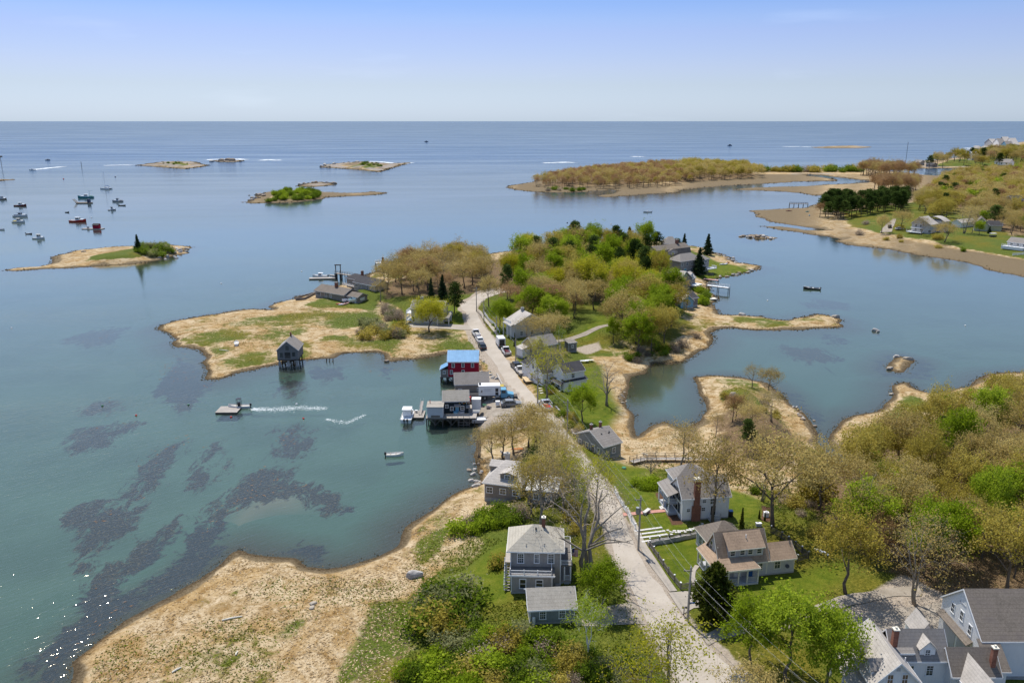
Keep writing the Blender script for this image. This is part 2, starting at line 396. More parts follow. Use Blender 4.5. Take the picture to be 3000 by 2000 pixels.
WEED = [  # outline, strength
 [(100,2000),(150,1890),(235,1830),(330,1760),(430,1700),(520,1640),(600,1600),(680,1592),(700,1606),(616,1678),(536,1732),(446,1776),(366,1821),(290,1880),(223,1940),(205,2000)],
 [(195,1600),(230,1560),(300,1490),(360,1492),(310,1560),(270,1600),(230,1660),(190,1650)],
 [(370,1490),(400,1420),(395,1360),(440,1300),(560,1270),(570,1290),(480,1400),(440,1470),(380,1520),(330,1560),(320,1530)],
 [(360,1660),(420,1590),(470,1520),(510,1498),(500,1540),(440,1630),(400,1660)],
 [(200,1510),(270,1460),(285,1470),(225,1515)],
 [(260,1690),(300,1640),(340,1640),(300,1730),(290,1755),(255,1740)],
 [(575,1390),(590,1340),(585,1310),(620,1290),(650,1290),(610,1330),(620,1390),(650,1370),(600,1430),(580,1420)],
 [(650,1310),(690,1340),(720,1360),(690,1380),(650,1350)],
 [(790,1320),(810,1250),(880,1240),(900,1260),(860,1330),(800,1350)],
 [(545,1610),(600,1530),(640,1450),(680,1410),(750,1370),(800,1360),(850,1400),(900,1415),(920,1400),(930,1420),(880,1450),(800,1470),(700,1510),(690,1550),(640,1580),(580,1620)],
 [(915,1440),(960,1430),(1000,1450),(1060,1480),(1050,1495),(1000,1490),(940,1470)],
 [(440,1140),(460,1080),(520,1020),(560,1030),(590,1110),(640,1118),(590,1170),(540,1190),(500,1150)],
 [(280,1170),(330,1165),(340,1180),(290,1190)],
 [(200,1270),(240,1240),(310,1240),(320,1250),(280,1290),(230,1300),(260,1265)],
 [(330,1250),(360,1225),(430,1230),(400,1245)],
 [(240,980),(320,950),(370,955),(300,1000)],
 [(800,1110),(830,1100),(870,1110),(860,1150),(810,1145)],
 [(930,1080),(1000,1075),(1010,1100),(960,1110)],
 [(1070,1090),(1130,1060),(1180,1080),(1150,1110),(1090,1105)],
 [(770,1640),(860,1630),(910,1610),(900,1640),(850,1655)],
 [(2290,1010),(2400,1015),(2430,1040),(2350,1045)], [(2440,980),(2500,985),(2480,995),(2450,992)],
 [(2390,870),(2520,880),(2470,895),(2380,890)], [(2310,1160),(2340,1190),(2380,1230),(2350,1210)],
 [(2590,1100),(2570,1080),(2600,1040),(2680,1040),(2720,1070),(2690,1100)],
 [(700,600),(740,575),(680,590),(640,600)], [(1560,598),(1640,596),(1650,603),(1560,604)],
 [(2140,682),(2180,688),(2280,702),(2180,706)], [(1540,730),(1640,735),(1600,740)], [(2030,735),(2100,730),(2180,760),(2110,745)],
]
WEEDW = [WP(p, -0.3) for p in WEED]
BAR = WP([(690,1500),(760,1450),(830,1440),(885,1450),(880,1480),(800,1490),(720,1520),(690,1560)], -0.3)
def weedmask(X, Y):
    w = np.zeros_like(X)
    for p in WEEDW:
        lo = p.min(0) - 6; hi = p.max(0) + 6
        m = (X > lo[0]) & (X < hi[0]) & (Y > lo[1]) & (Y < hi[1])
        f = max(1.2, p[:, 1].mean() / 110)
        if m.any(): w[m] = np.maximum(w[m], sstep(-4.0 * f, 3.0 * f, sdist(X[m], Y[m], p) + 5.0 * f * fbm(X[m] * 1.5 + 0.15 * Y[m], Y[m] * 0.5, 9 * f, 66, 4)))
    return w
def terrain_material():
    m = NT('ground_soil'); c = m.co()
    a = m.attr('zone_a'); b = m.attr('zone_b')
    sa = m.n('ShaderNodeSeparateColor', Color=a.outputs['Color']); sb = m.n('ShaderNodeSeparateColor', Color=b.outputs['Color'])
    green, mud, lawn, dirt = sa.outputs[0], sa.outputs[1], sa.outputs[2], a.outputs['Alpha']
    litter, mulch, rock = sb.outputs[0], sb.outputs[1], sb.outputs[2]
    big = m.noise(c, 0.05, 4); mid = m.noise(c, 0.45, 5, 0.65, 0.8); fin = m.noise(c, 2.6, 4, 0.7, 0.6); vf = m.noise(c, 9, 3, 0.7)
    tex = m.math('ADD', m.math('MULTIPLY', fin, 0.6), m.math('MULTIPLY', vf, 0.4))
    straw = m.ramp(tex, [(0.30, (0.19, 0.13, 0.06)), (0.42, (0.39, 0.285, 0.155)), (0.53, (0.53, 0.415, 0.26)), (0.68, (0.67, 0.56, 0.40))])
    straw = m.mix(m.rng(m.noise(c, 0.13, 5, 0.65, 1.0), 0.42, 0.62, smooth=True), straw, m.mix(1.0, straw, (0.80, 0.70, 0.52), 'MULTIPLY'))
    straw = m.mix(m.rng(mid, 0.45, 0.62), straw, m.mix(1.0, straw, (0.66, 0.58, 0.44), 'MULTIPLY'))
    clod = m.rng(m.math('ADD', m.math('MULTIPLY', mid, 0.45), m.math('MULTIPLY', fin, 0.55)), 0.56, 0.68, smooth=True)
    straw = m.mix(clod, straw, m.mix(1.0, straw, (0.55, 0.47, 0.32), 'MULTIPLY'))
    grass = m.ramp(tex, [(0.3, (0.022, 0.038, 0.004)), (0.48, (0.075, 0.10, 0.010)), (0.66, (0.17, 0.19, 0.035))])
    grass = m.mix(m.rng(big, 0.45, 0.62), grass, m.mix(1.0, grass, (1.5, 1.05, 0.9), 'MULTIPLY'))
    lawnc = m.ramp(m.math('ADD', m.math('MULTIPLY', mid, 0.55), m.math('MULTIPLY', vf, 0.45)), [(0.32, (0.045, 0.072, 0.004)), (0.47, (0.085, 0.118, 0.006)), (0.58, (0.135, 0.15, 0.012)), (0.72, (0.26, 0.225, 0.07))])
    mudc = m.ramp(tex, [(0.3, (0.07, 0.05, 0.026)), (0.5, (0.17, 0.125, 0.068)), (0.7, (0.29, 0.225, 0.14))])
    dirtc = m.ramp(tex, [(0.3, (0.22, 0.175, 0.13)), (0.5, (0.36, 0.30, 0.235)), (0.7, (0.47, 0.41, 0.34))])
    litc = m.ramp(tex, [(0.3, (0.05, 0.032, 0.015)), (0.5, (0.16, 0.105, 0.055)), (0.7, (0.31, 0.22, 0.13))])
    mulc = m.ramp(tex, [(0.3, (0.05, 0.026, 0.015)), (0.6, (0.14, 0.075, 0.045))])
    rockc = m.ramp(tex, [(0.3, (0.10, 0.085, 0.07)), (0.5, (0.27, 0.23, 0.19)), (0.7, (0.46, 0.41, 0.35))])
    gf = m.rng(m.math('ADD', m.math('ADD', m.math('MULTIPLY', mid, 0.6), m.math('MULTIPLY', fin, 0.4)), green), 0.92, 1.12, smooth=True)
    col = m.mix(gf, straw, grass)
    lf = m.rng(m.math('ADD', m.math('MULTIPLY', mid, 0.8), litter), 0.85, 1.15, smooth=True)
    col = m.mix(lf, col, litc)
    col = m.mix(m.rng(m.math('ADD', m.math('MULTIPLY', fin, 0.5), mud), 0.62, 0.95, smooth=True), col, mudc)
    col = m.mix(lawn, col, lawnc)
    col = m.mix(m.rng(m.math('ADD', m.math('MULTIPLY', fin, 0.4), dirt), 0.55, 0.85, smooth=True), col, dirtc)
    col = m.mix(m.rng(m.math('ADD', m.math('MULTIPLY', fin, 0.3), mulch), 0.5, 0.75, smooth=True), col, mulc)
    col = m.mix(m.rng(m.math('ADD', m.math('MULTIPLY', mid, 0.6), rock), 0.7, 1.0, smooth=True), col, rockc)
    gz = m.n('ShaderNodeSeparateXYZ', Vector=c)
    wet = m.rng(m.math('ADD', gz.outputs['Z'], m.math('MULTIPLY', fin, 0.3)), 0.16, 0.42, smooth=True)
    col = m.mix(wet, m.mix(1.0, col, (0.48, 0.45, 0.42), 'MULTIPLY'), col)
    col = m.mix(m.rng(m.math('ADD', gz.outputs['Z'], m.math('MULTIPLY', fin, 0.5)), 0.15, -0.7), col, (0.112, 0.178, 0.135))
    wdc = m.ramp(fin, [(0.35, (0.012, 0.014, 0.03)), (0.55, (0.04, 0.032, 0.04)), (0.7, (0.26, 0.14, 0.065))])
    wf = m.math('MULTIPLY', m.rng(m.math('ADD', m.math('MULTIPLY', mid, 1.3), m.math('MULTIPLY', b.outputs['Alpha'], 0.68)), 0.92, 1.12, smooth=True), m.rng(gz.outputs['Z'], -0.05, -0.2))
    col = m.mix(wf, col, wdc)
    bs = m.bsdf(Base__Color=col, Roughness=0.95, Normal=m.bump(m.math('ADD', m.math('MULTIPLY', fin, 1.0), m.math('MULTIPLY', mid, 1.2)), 0.75, 0.35))
    bs.inputs['Specular IOR Level'].default_value = 0.15
    return m.done(bs)
terrain_material()

ROAD_L = [(2040,2100),(1990,2000),(1960,1940),(1925,1880),(1888,1815),(1853,1738),(1832,1687),(1806,1640),(1790,1590),(1768,1520),(1738,1440),(1702,1370),(1650,1310),(1600,1260),(1560,1215),(1513,1163),(1491,1141),(1479,1116),(1453,1069),(1421,1029),(1400,999),(1383,969),(1370,949),(1365,928),(1353,908),(1350,895),(1365,885),(1388,870),(1406,859),(1439,852),(1480,845)]
ROAD_R = [(2260,2100),(2190,2000),(2144,1956),(2086,1902),(2040,1850),(1995,1800),(1948,1734),(1906,1684),(1884,1644),(1855,1594),(1838,1540),(1815,1482),(1778,1425),(1740,1370),(1702,1320),(1664,1270),(1625,1225),(1572,1171),(1555,1148),(1528,1118),(1498,1073),(1470,1035),(1453,1003),(1439,979),(1419,959),(1404,933),(1393,910),(1396,900),(1419,877),(1449,864),(1485,855)]
ROADZ = np.concatenate([WP(ROAD_L, 2.8), WP(ROAD_R, 2.8)[::-1]])
def land(name, x0, x1, y0, y1, st, only, rocky=0.0, upg=0.55, muddy=0.0):
    nx = int((x1 - x0) / st) + 1; ny = int((y1 - y0) / st) + 1
    X, Y = np.meshgrid(x0 + np.arange(nx) * st, y0 + np.arange(ny) * st)
    X = X.ravel(); Y = Y.ravel()
    h, SD = H(X, Y, only, True)
    idx = np.arange(nx * ny).reshape(ny, nx)
    q = np.stack([idx[:-1, :-1], idx[:-1, 1:], idx[1:, 1:], idx[1:, :-1]], -1).reshape(-1, 4)
    q = q[(SD[q].max(1) > -21)]
    used = np.unique(q); remap = np.full(nx * ny, -1); remap[used] = np.arange(len(used))
    X, Y, h, SD = X[used], Y[used], h[used], SD[used]
    me = mesh_np(name, np.stack([X, Y, h], 1), remap[q], ['ground_soil'], True)
    f = np.clip(Y / 250, 0.8, 4)
    g = 0.37 * np.ones_like(X) + 0.42 * fbm(X, Y, 28, 40, 3) + 0.2 * vnoise(X, Y, 6, 44)
    g = g + upg * sstep(1.2, 2.4, h)
    g = np.maximum(g, 0.68 * zone(X, Y, 'green') + 0.3 * fbm(X, Y, 12, 61, 3))
    mud = 1 - sstep(0.0, 3.2, SD / f + 2.6 * fbm(X, Y, 7, 52, 3))
    mud = np.maximum(mud, muddy * (1 - sstep(1.0, 2.2, h)) * (0.75 + 0.7 * fbm(X, Y, 14 * f, 57, 3)))
    g = g * (1 - 0.9 * mud)
    lawn = zone(X, Y, 'lawn'); dirt = zone(X, Y, 'dirt')
    if only == [0]: dirt = np.maximum(dirt, 0.85 * sstep(-2.0, -0.4, sdist(X, Y, ROADZ) + 1.2 * fbm(X, Y, 6, 23, 3)))
    lit = zone(X, Y, 'litter'); mul = zone(X, Y, 'mulch')
    rock = rocky * (sstep(0.1, 2.0, SD / f) * (1 - sstep(5, 9, SD / f))) * (0.7 + 0.6 * fbm(X, Y, 22, 77, 2))
    set_col(me, 'zone_a', np.stack([np.clip(g, 0, 1), mud, lawn, dirt], 1))
    set_col(me, 'zone_b', np.stack([lit * 0.75, mul, rock, weedmask(X, Y) * (h < 0.02)], 1))
    o = link(bpy.data.objects.new(name, me))
    tag(o, kind='structure')
    return o
land('ground', -170, 235, 52, 480, 1.0, [0])
land('far_ground', -40, 720, 320, 1000, 3.5, [1], 0.25, 0.45, 1.05)
land('far_shore', 40, 2300, 1000, 2950, 11.0, [1], 0.8, 0.45, 0.6)
for k, (nm, p) in enumerate(ISL):
    L = LANDS[k + 2]; lo = L.min(0) - 14; hi = L.max(0) + 14
    st = max(0.8, min(6, lo[1] / 300))
    land(nm, lo[0], hi[0], lo[1], hi[1], st, [k + 2], 0.0 if nm == 'low_islet' else (0.5 if nm in ('shrubby_islet', 'tidal_islet') else 0.9), muddy=0.55 if nm == 'low_islet' else 0.8)

# ---- sea bed with rockweed beds, and the water over it
def seabed_material():
    m = NT('sea_floor'); c = m.co()
    a = m.attr('weed'); s = m.n('ShaderNodeSeparateColor', Color=a.outputs['Color'])
    n = m.noise(m.map(c, (1.0, 0.42, 1)), 0.55, 7, 0.72, 1.0); n2 = m.noise(c, 2.5, 4, 0.7); n3 = m.noise(c, 0.05, 3)
    sand = m.ramp(n3, [(0.35, (0.100, 0.150, 0.118)), (0.6, (0.132, 0.192, 0.150))])
    sand = m.mix(s.outputs[1], sand, (0.30, 0.24, 0.18))
    weed = m.ramp(n2, [(0.35, (0.016, 0.014, 0.022)), (0.55, (0.06, 0.042, 0.036)), (0.68, (0.28, 0.16, 0.075))])
    f = m.rng(m.math('ADD', m.math('MULTIPLY', n, 1.6), s.outputs[0]), 1.12, 1.34, smooth=True)
    b = m.bsdf(Base__Color=m.mix(f, sand, weed), Roughness=1.0)
    b.inputs['Specular IOR Level'].default_value = 0.0
    return m.done(b)
seabed_material()
def seabed(name, x0, x1, y0, y1, st, z):
    nx = int((x1 - x0) / st) + 1; ny = int((y1 - y0) / st) + 1
    X, Y = np.meshgrid(x0 + np.arange(nx) * st, y0 + np.arange(ny) * st); X = X.ravel(); Y = Y.ravel()
    w = weedmask(X, Y)
    bar = sstep(-3, 4, sdist(X, Y, BAR))
    Z = z + 1.15 * bar + 0.25 * fbm(X, Y, 12, 3, 3) + 0.35 * w
    idx = np.arange(nx * ny).reshape(ny, nx)
    q = np.stack([idx[:-1, :-1], idx[:-1, 1:], idx[1:, 1:], idx[1:, :-1]], -1).reshape(-1, 4)
    me = mesh_np(name, np.stack([X, Y, Z], 1), q, ['sea_floor'], True)
    set_col(me, 'weed', np.stack([w * 0.68, bar, 0 * w, 1 + 0 * w], 1))
    tag(link(bpy.data.objects.new(name, me)), kind='structure')
seabed('sea_floor', -420, 420, 40, 600, 2.0, -1.5)
me = mesh_np('deep_sea_floor', [(-60000, -200, -4), (60000, -200, -4), (60000, 62000, -4), (-60000, 62000, -4)], [(0, 1, 2, 3)], ['sea_floor'])
tag(link(bpy.data.objects.new('deep_sea_floor', me)), kind='structure')

def water_material():
    m = NT('sea_water'); c = m.co()
    # wind ripples, chop, and long streaks of smoother water; teal shallows, blue depths offshore
    streak = m.noise(m.map(m.map(c, rot=(0, 0, R(-5))), (0.0022, 0.012, 1)), 1.0, 6, 0.62, 0.8)
    rip = m.noise(m.map(m.map(c, rot=(0, 0, R(-42))), (0.42, 1.9, 1)), 1.0, 3, 0.6, 0.5)
    rip2 = m.noise(m.map(m.map(c, rot=(0, 0, R(-30))), (0.16, 0.42, 1)), 1.0, 3, 0.5)
    h = m.math('ADD', m.math('MULTIPLY', rip, 0.62), m.math('MULTIPLY', rip2, 0.38))
    cal = m.rng(streak, 0.36, 0.64, 0.45, 1.1, smooth=True)
    shel = m.attr('calm')
    sp = m.n('ShaderNodeSeparateXYZ', Vector=c)
    cal = m.math('MULTIPLY', cal, m.rng(shel.outputs['Fac'], 0, 1, 1.0, 0.12))
    har = m.math('ADD', m.rng(sp.outputs['Y'], 140, 330, 1.0, 0.34, smooth=True), m.rng(sp.outputs['Y'], 650, 1300, 0.0, 0.66, smooth=True))
    cal = m.math('MULTIPLY', cal, har)
    nrm = m.n('ShaderNodeBump', Height=h, Strength=cal, Distance=0.135).outputs[0]
    sp = m.n('ShaderNodeSeparateXYZ', Vector=c)
    deep = m.rng(sp.outputs['Y'], 420, 1500, smooth=False)
    deep = m.math('POWER', deep, 0.75)
    gl = m.n('ShaderNodeBsdfGlossy', Color=m.mix(deep, (1.0, 0.93, 0.76), (0.82, 0.87, 0.92)), Roughness=0.08, Normal=nrm)
    body = m.n('ShaderNodeBsdfDiffuse', Color=m.mix(deep, (0.088, 0.112, 0.098), (0.045, 0.095, 0.175)))
    tr = m.n('ShaderNodeBsdfTransparent', Color=(0.72, 0.84, 0.83))
    under = m.n('ShaderNodeMixShader', i0=m.math('MULTIPLY', m.rng(deep, 0, 0.7, 0.84, 0.06), m.rng(sp.outputs['Y'], 150, 300, 1.0, 0.8))); m.t.links.new(body.outputs[0], under.inputs[1]); m.t.links.new(tr.outputs[0], under.inputs[2])
    fr = m.math('MULTIPLY', m.n('ShaderNodeFresnel', IOR=1.36, Normal=nrm).outputs[0], 1.75)
    fr = m.math('MINIMUM', fr, m.mix(deep, (0.75, 0.75, 0.75), m.rng(streak, 0.36, 0.64, 0.60, 0.38)))
    mx = m.n('ShaderNodeMixShader', i0=fr); m.t.links.new(under.outputs[0], mx.inputs[1]); m.t.links.new(gl.outputs[0], mx.inputs[2])
    return m.done(mx)
water_material()
# one sheet to the horizon, finer near by so that sheltered reaches can lie calmer
CALM = [(WP([(1830,1290),(1820,1060),(2100,960),(2480,960),(2500,1100),(2400,1290),(2480,1360),(2064,1220)]), 14),
        (WP([(1280,1250),(1395,1250),(1400,1090),(1300,1030),(1230,1060)]), 18)]
xs = np.concatenate([[-60000, -8000, -1500], np.arange(-400, 401, 8), [1500, 8000, 60000]])
ys = np.concatenate([[-200], np.arange(40, 601, 8), [900, 2000, 6000, 62000]])
X, Y = np.meshgrid(xs, ys); nx, ny = len(xs), len(ys); X = X.ravel(); Y = Y.ravel()
idx = np.arange(nx * ny).reshape(ny, nx)
q = np.stack([idx[:-1, :-1], idx[:-1, 1:], idx[1:, 1:], idx[1:, :-1]], -1).reshape(-1, 4)
me = mesh_np('water', np.stack([X, Y, 0 * X], 1), q, ['sea_water'])
cal = 0 * X
for p, f in CALM: cal = np.maximum(cal, sstep(-f, f, sdist(X, Y, p)))
a = me.attributes.new('calm', 'FLOAT', 'POINT'); a.data.foreach_set('value', cal.astype(np.float32))
tag(link(bpy.data.objects.new('water', me)), kind='structure')

# ---- roads and paths, draped on the ground
def asphalt(name, lo, mi, hi, s=1.0):
    m = NT(name); c = m.co()
    n1 = m.noise(c, 0.25 * s, 5, 0.6); n2 = m.noise(c, 3 * s, 4, 0.7); n3 = m.noise(c, 18, 2)
    f = m.math('ADD', m.math('ADD', m.math('MULTIPLY', n1, 0.5), m.math('MULTIPLY', n2, 0.3)), m.math('MULTIPLY', n3, 0.2))
    col = m.ramp(f, [(0.33, lo), (0.5, mi), (0.66, hi)])
    crk = m.n('ShaderNodeTexVoronoi', _feature='DISTANCE_TO_EDGE', Vector=m.map(c, (0.45, 0.35, 1)), Scale=1.0).outputs['Distance']
    crk = m.rng(m.math('ADD', crk, m.math('MULTIPLY', n2, 0.03)), 0.014, 0.022)
    col = m.mix(crk, m.mix(1.0, col, (0.88, 0.88, 0.88), 'MULTIPLY'), col)
    b = m.bsdf(Base__Color=col, Roughness=0.92, Normal=m.bump(n3, 0.25, 0.02)); b.inputs['Specular IOR Level'].default_value = 0.2
    return m.done(b)
asphalt('road_asphalt', (0.33, 0.285, 0.225), (0.40, 0.35, 0.29), (0.46, 0.41, 0.345))
asphalt('path_asphalt', (0.27, 0.24, 0.20), (0.35, 0.31, 0.26), (0.42, 0.375, 0.315))
asphalt('gravel', (0.19, 0.16, 0.125), (0.29, 0.25, 0.20), (0.39, 0.345, 0.285), 2.5)
asphalt('brick_path', (0.36, 0.17, 0.13), (0.47, 0.24, 0.19), (0.55, 0.31, 0.25), 3)
def resample(pts, n):
    pts = np.asarray(pts, float); d = np.r_[0, np.cumsum(np.hypot(*np.diff(pts, axis=0).T))]
    t = np.linspace(0, d[-1], n)
    return np.stack([np.interp(t, d, pts[:, k]) for k in range(2)], 1)
def strip(name, left, right, mat, dz=0.06, z=2.6, nacross=6, step=1.2, raw=False, ragged=0.0, parent=None):
    """a paved strip between two surveyed edges"""
    A = np.array(left) if raw else np.array([P(u, v)[:2] for u, v in left]); B = np.array(right) if raw else np.array([P(u, v)[:2] for u, v in right])
    L = max(np.hypot(*np.diff(A, axis=0).T).sum(), np.hypot(*np.diff(B, axis=0).T).sum())
    n = max(3, int(L / step))
    A = resample(A, n); B = resample(B, n)
    if ragged:
        D = (B - A) / np.maximum(np.hypot(*(B - A).T)[:, None], 1e-6)
        A = A + D * (ragged * fbm(A[:, 0], A[:, 1], 2.5, 81, 3))[:, None]; B = B + D * (ragged * fbm(B[:, 0], B[:, 1], 2.5, 83, 3))[:, None]
    t = np.linspace(0, 1, nacross + 1)[None, :, None]
    G = A[:, None, :] * (1 - t) + B[:, None, :] * t
    X, Y = G[..., 0].ravel(), G[..., 1].ravel()
    Z = H(X, Y) + dz
    idx = np.arange(n * (nacross + 1)).reshape(n, nacross + 1)
    q = np.stack([idx[:-1, :-1], idx[:-1, 1:], idx[1:, 1:], idx[1:, :-1]], -1).reshape(-1, 4)
    me = mesh_np(name, np.stack([X, Y, Z], 1), q, [mat], True)
    if len(me.polygons) and me.polygons[0].normal.z < 0: me.flip_normals()
    o = link(bpy.data.objects.new(name, me), parent)
    if parent is None: tag(o, kind='structure')
    return o
strip('road', ROAD_L, ROAD_R, 'road_asphalt', 0.07, nacross=10, ragged=0.5)
strip('sidewalk', [(1962,1733),(1930,1690),(1902,1653),(1877,1607),(1862,1575),(1850,1540),(1830,1490)], [(1984,1731),(1955,1690),(1928,1648),(1900,1607),(1882,1575),(1866,1535),(1842,1490)], 'path_asphalt', 0.10)
strip('upper_sidewalk', [(1455,982),(1440,965),(1420,940),(1403,912),(1398,908)], [(1464,980),(1450,962),(1428,938),(1410,912),(1402,907)], 'path_asphalt', 0.10)
strip('driveway', [(1958,1736),(1985,1733),(2020,1733),(2060,1738)], [(2000,1800),(2020,1785),(2045,1775),(2080,1775)], 'path_asphalt', 0.09, ragged=0.3)
strip('garage_drive', [(1686,1800),(1720,1795),(1780,1778),(1860,1760)], [(1686,1832),(1750,1835),(1820,1832),(1890,1830)], 'gravel', 0.085, ragged=0.7)
strip('side_drive', [(2050,1860),(2120,1830),(2200,1820),(2290,1815)], [(2078,1895),(2140,1865),(2210,1850),(2290,1850)], 'gravel', 0.08, ragged=0.6)
strip('barn_drive', [(2290,1815),(2400,1765),(2500,1740),(2620,1720),(2700,1715)], [(2290,1850),(2420,1800),(2500,1775),(2620,1745),(2700,1745)], 'gravel', 0.08, ragged=0.7)
strip('yard_gravel', [(2450,1815),(2560,1795),(2680,1775),(2770,1770)], [(2500,1880),(2600,1875),(2700,1880),(2790,1880)], 'gravel', 0.07, ragged=0.7)
strip('island_lane', [(1590,1004),(1660,990),(1720,975),(1780,950)], [(1590,1011),(1665,997),(1725,981),(1784,956)], 'gravel', 0.08, ragged=0.4)
strip('white_house_drive', [(1195,945),(1300,948),(1372,952)], [(1195,958),(1300,963),(1384,966)], 'path_asphalt', 0.08)
strip('wharf_apron', [(1405,1240),(1400,1190),(1405,1130),(1445,1120)], [(1560,1232),(1525,1185),(1500,1150),(1484,1128)], 'gravel', 0.07, ragged=0.8)
strip('far_lane', [(2578,682),(2590,665),(2606,650),(2618,640)], [(2612,682),(2616,668),(2622,655),(2626,642)], 'gravel', 0.15, ragged=0.5)
# ================================================================ building kit
class MB:
    """collects closed pieces into one mesh"""
    def __init__(s): s.v = []; s.f = []; s.m = []
    def add(s, vs, fs, mi=0):
        b = len(s.v); s.v += [tuple(p) for p in vs]
        s.f += [tuple(b + i for i in f) for f in fs]; s.m += [mi] * len(fs)
        return s
    def box(s, x0, x1, y0, y1, z0, z1, mi=0, top=True):
        vs = [(x0,y0,z0),(x1,y0,z0),(x1,y1,z0),(x0,y1,z0),(x0,y0,z1),(x1,y0,z1),(x1,y1,z1),(x0,y1,z1)]
        fs = [(0,3,2,1),(0,1,5,4),(1,2,6,5),(2,3,7,6),(3,0,4,7)]
        if top: fs.append((4,5,6,7))
        return s.add(vs, fs, mi)
    def obox(s, p, size, rz=0, mi=0):
        """box centred on p (bottom centre), turned by rz"""
        cx, cy, cz = p; a, b, h = size; c, q = math.cos(rz), math.sin(rz)
        vs = []
        for z in (cz, cz + h):
            for dx, dy in ((-a/2,-b/2),(a/2,-b/2),(a/2,b/2),(-a/2,b/2)):
                vs.append((cx + dx*c - dy*q, cy + dx*q + dy*c, z))
        return s.add(vs, [(0,3,2,1),(4,5,6,7),(0,1,5,4),(1,2,6,5),(2,3,7,6),(3,0,4,7)], mi)
    def prism(s, prof, axis, a, b, mi=0):
        """profile [(p,z)..] counter-clockwise, swept along 'x' or 'y' from a to b"""
        n = len(prof)
        g = (lambda t, p, z: (t, p, z)) if axis == 'x' else (lambda t, p, z: (p, t, z))
        vs = [g(a, p, z) for p, z in prof] + [g(b, p, z) for p, z in prof]
        fs = [tuple(range(n)), tuple(range(2*n-1, n-1, -1))] + [(i, n+i, n+(i+1) % n, (i+1) % n) for i in range(n)]
        return s.add(vs, fs, mi)
    def plate(s, poly, z0, z1, mi=0):
        n = len(poly)
        vs = [(x, y, z0) for x, y in poly] + [(x, y, z1) for x, y in poly]
        return s.add(vs, [tuple(range(n-1, -1, -1)), tuple(range(n, 2*n))] + [(i, (i+1) % n, n+(i+1) % n, n+i) for i in range(n)], mi)
    def tube(s, pts, rad, sides=6, mi=0, cap=True):
        pts = [Vector(p) for p in pts]
        if not hasattr(rad, '__len__'): rad = [rad] * len(pts)
        rings = []
        for i, p in enumerate(pts):
            d = (pts[min(i+1, len(pts)-1)] - pts[max(i-1, 0)]).normalized()
            u = d.cross(Vector((0.31, 0.17, 0.93)))
            if u.length < 1e-3: u = d.cross(Vector((1, 0, 0)))
            u.normalize(); w = d.cross(u)
            rings.append([p + (u * math.cos(2*math.pi*k/sides) + w * math.sin(2*math.pi*k/sides)) * rad[i] for k in range(sides)])
        vs = [q for r in rings for q in r]; fs = []
        for i in range(len(pts)-1):
            for k in range(sides):
                a = i*sides + k; b = i*sides + (k+1) % sides
                fs.append((a, b, b+sides, a+sides))
        if cap: fs += [tuple(range(sides-1, -1, -1)), tuple(range(len(vs)-sides, len(vs)))]
        return s.add(vs, fs, mi)
    def loft(s, rings, mi=0, cap=True, closed=True):
        n = len(rings[0]); vs = [q for r in rings for q in r]; fs = []
        for i in range(len(rings)-1):
            for k in range(n if closed else n-1):
                a = i*n + k; b = i*n + (k+1) % n
                fs.append((a, b, b+n, a+n))
        if cap: fs += [tuple(range(n-1, -1, -1)), tuple(range(len(vs)-n, len(vs)))]
        return s.add(vs, fs, mi)
    def mesh(s, name, mats, smooth=False, fix=True):
        me = bpy.data.meshes.new(name)
        me.from_pydata([tuple(p) for p in s.v], [], s.f)
        for m in mats: me.materials.append(MATS[m])
        if len(mats) > 1: me.polygons.foreach_set('material_index', s.m)
        if fix:
            bm = bmesh.new(); bm.from_mesh(me); bmesh.ops.recalc_face_normals(bm, faces=bm.faces); bm.to_mesh(me); bm.free()
        if smooth: me.polygons.foreach_set('use_smooth', [True] * len(me.polygons))
        me.update()
        return me
    def build(s, name, mats, parent=None, smooth=False):
        if isinstance(mats, str): mats = [mats]
        return link(bpy.data.objects.new(name, s.mesh(name, mats, smooth)), parent)

def empty(name, loc, rz=0.0):
    o = bpy.data.objects.new(name, None); o.empty_display_size = 0.5
    o.location = loc; o.rotation_euler = (0, 0, rz)
    return link(o)
def thing(name, label, cat, loc, rz=0.0, group=None):
    return tag(empty(name, loc, rz), label, cat, group)
def copy_tree(o, parent=None):
    c = o.copy(); COL.objects.link(c); c.parent = parent
    for ch in list(o.children): copy_tree(ch, c)
    return c

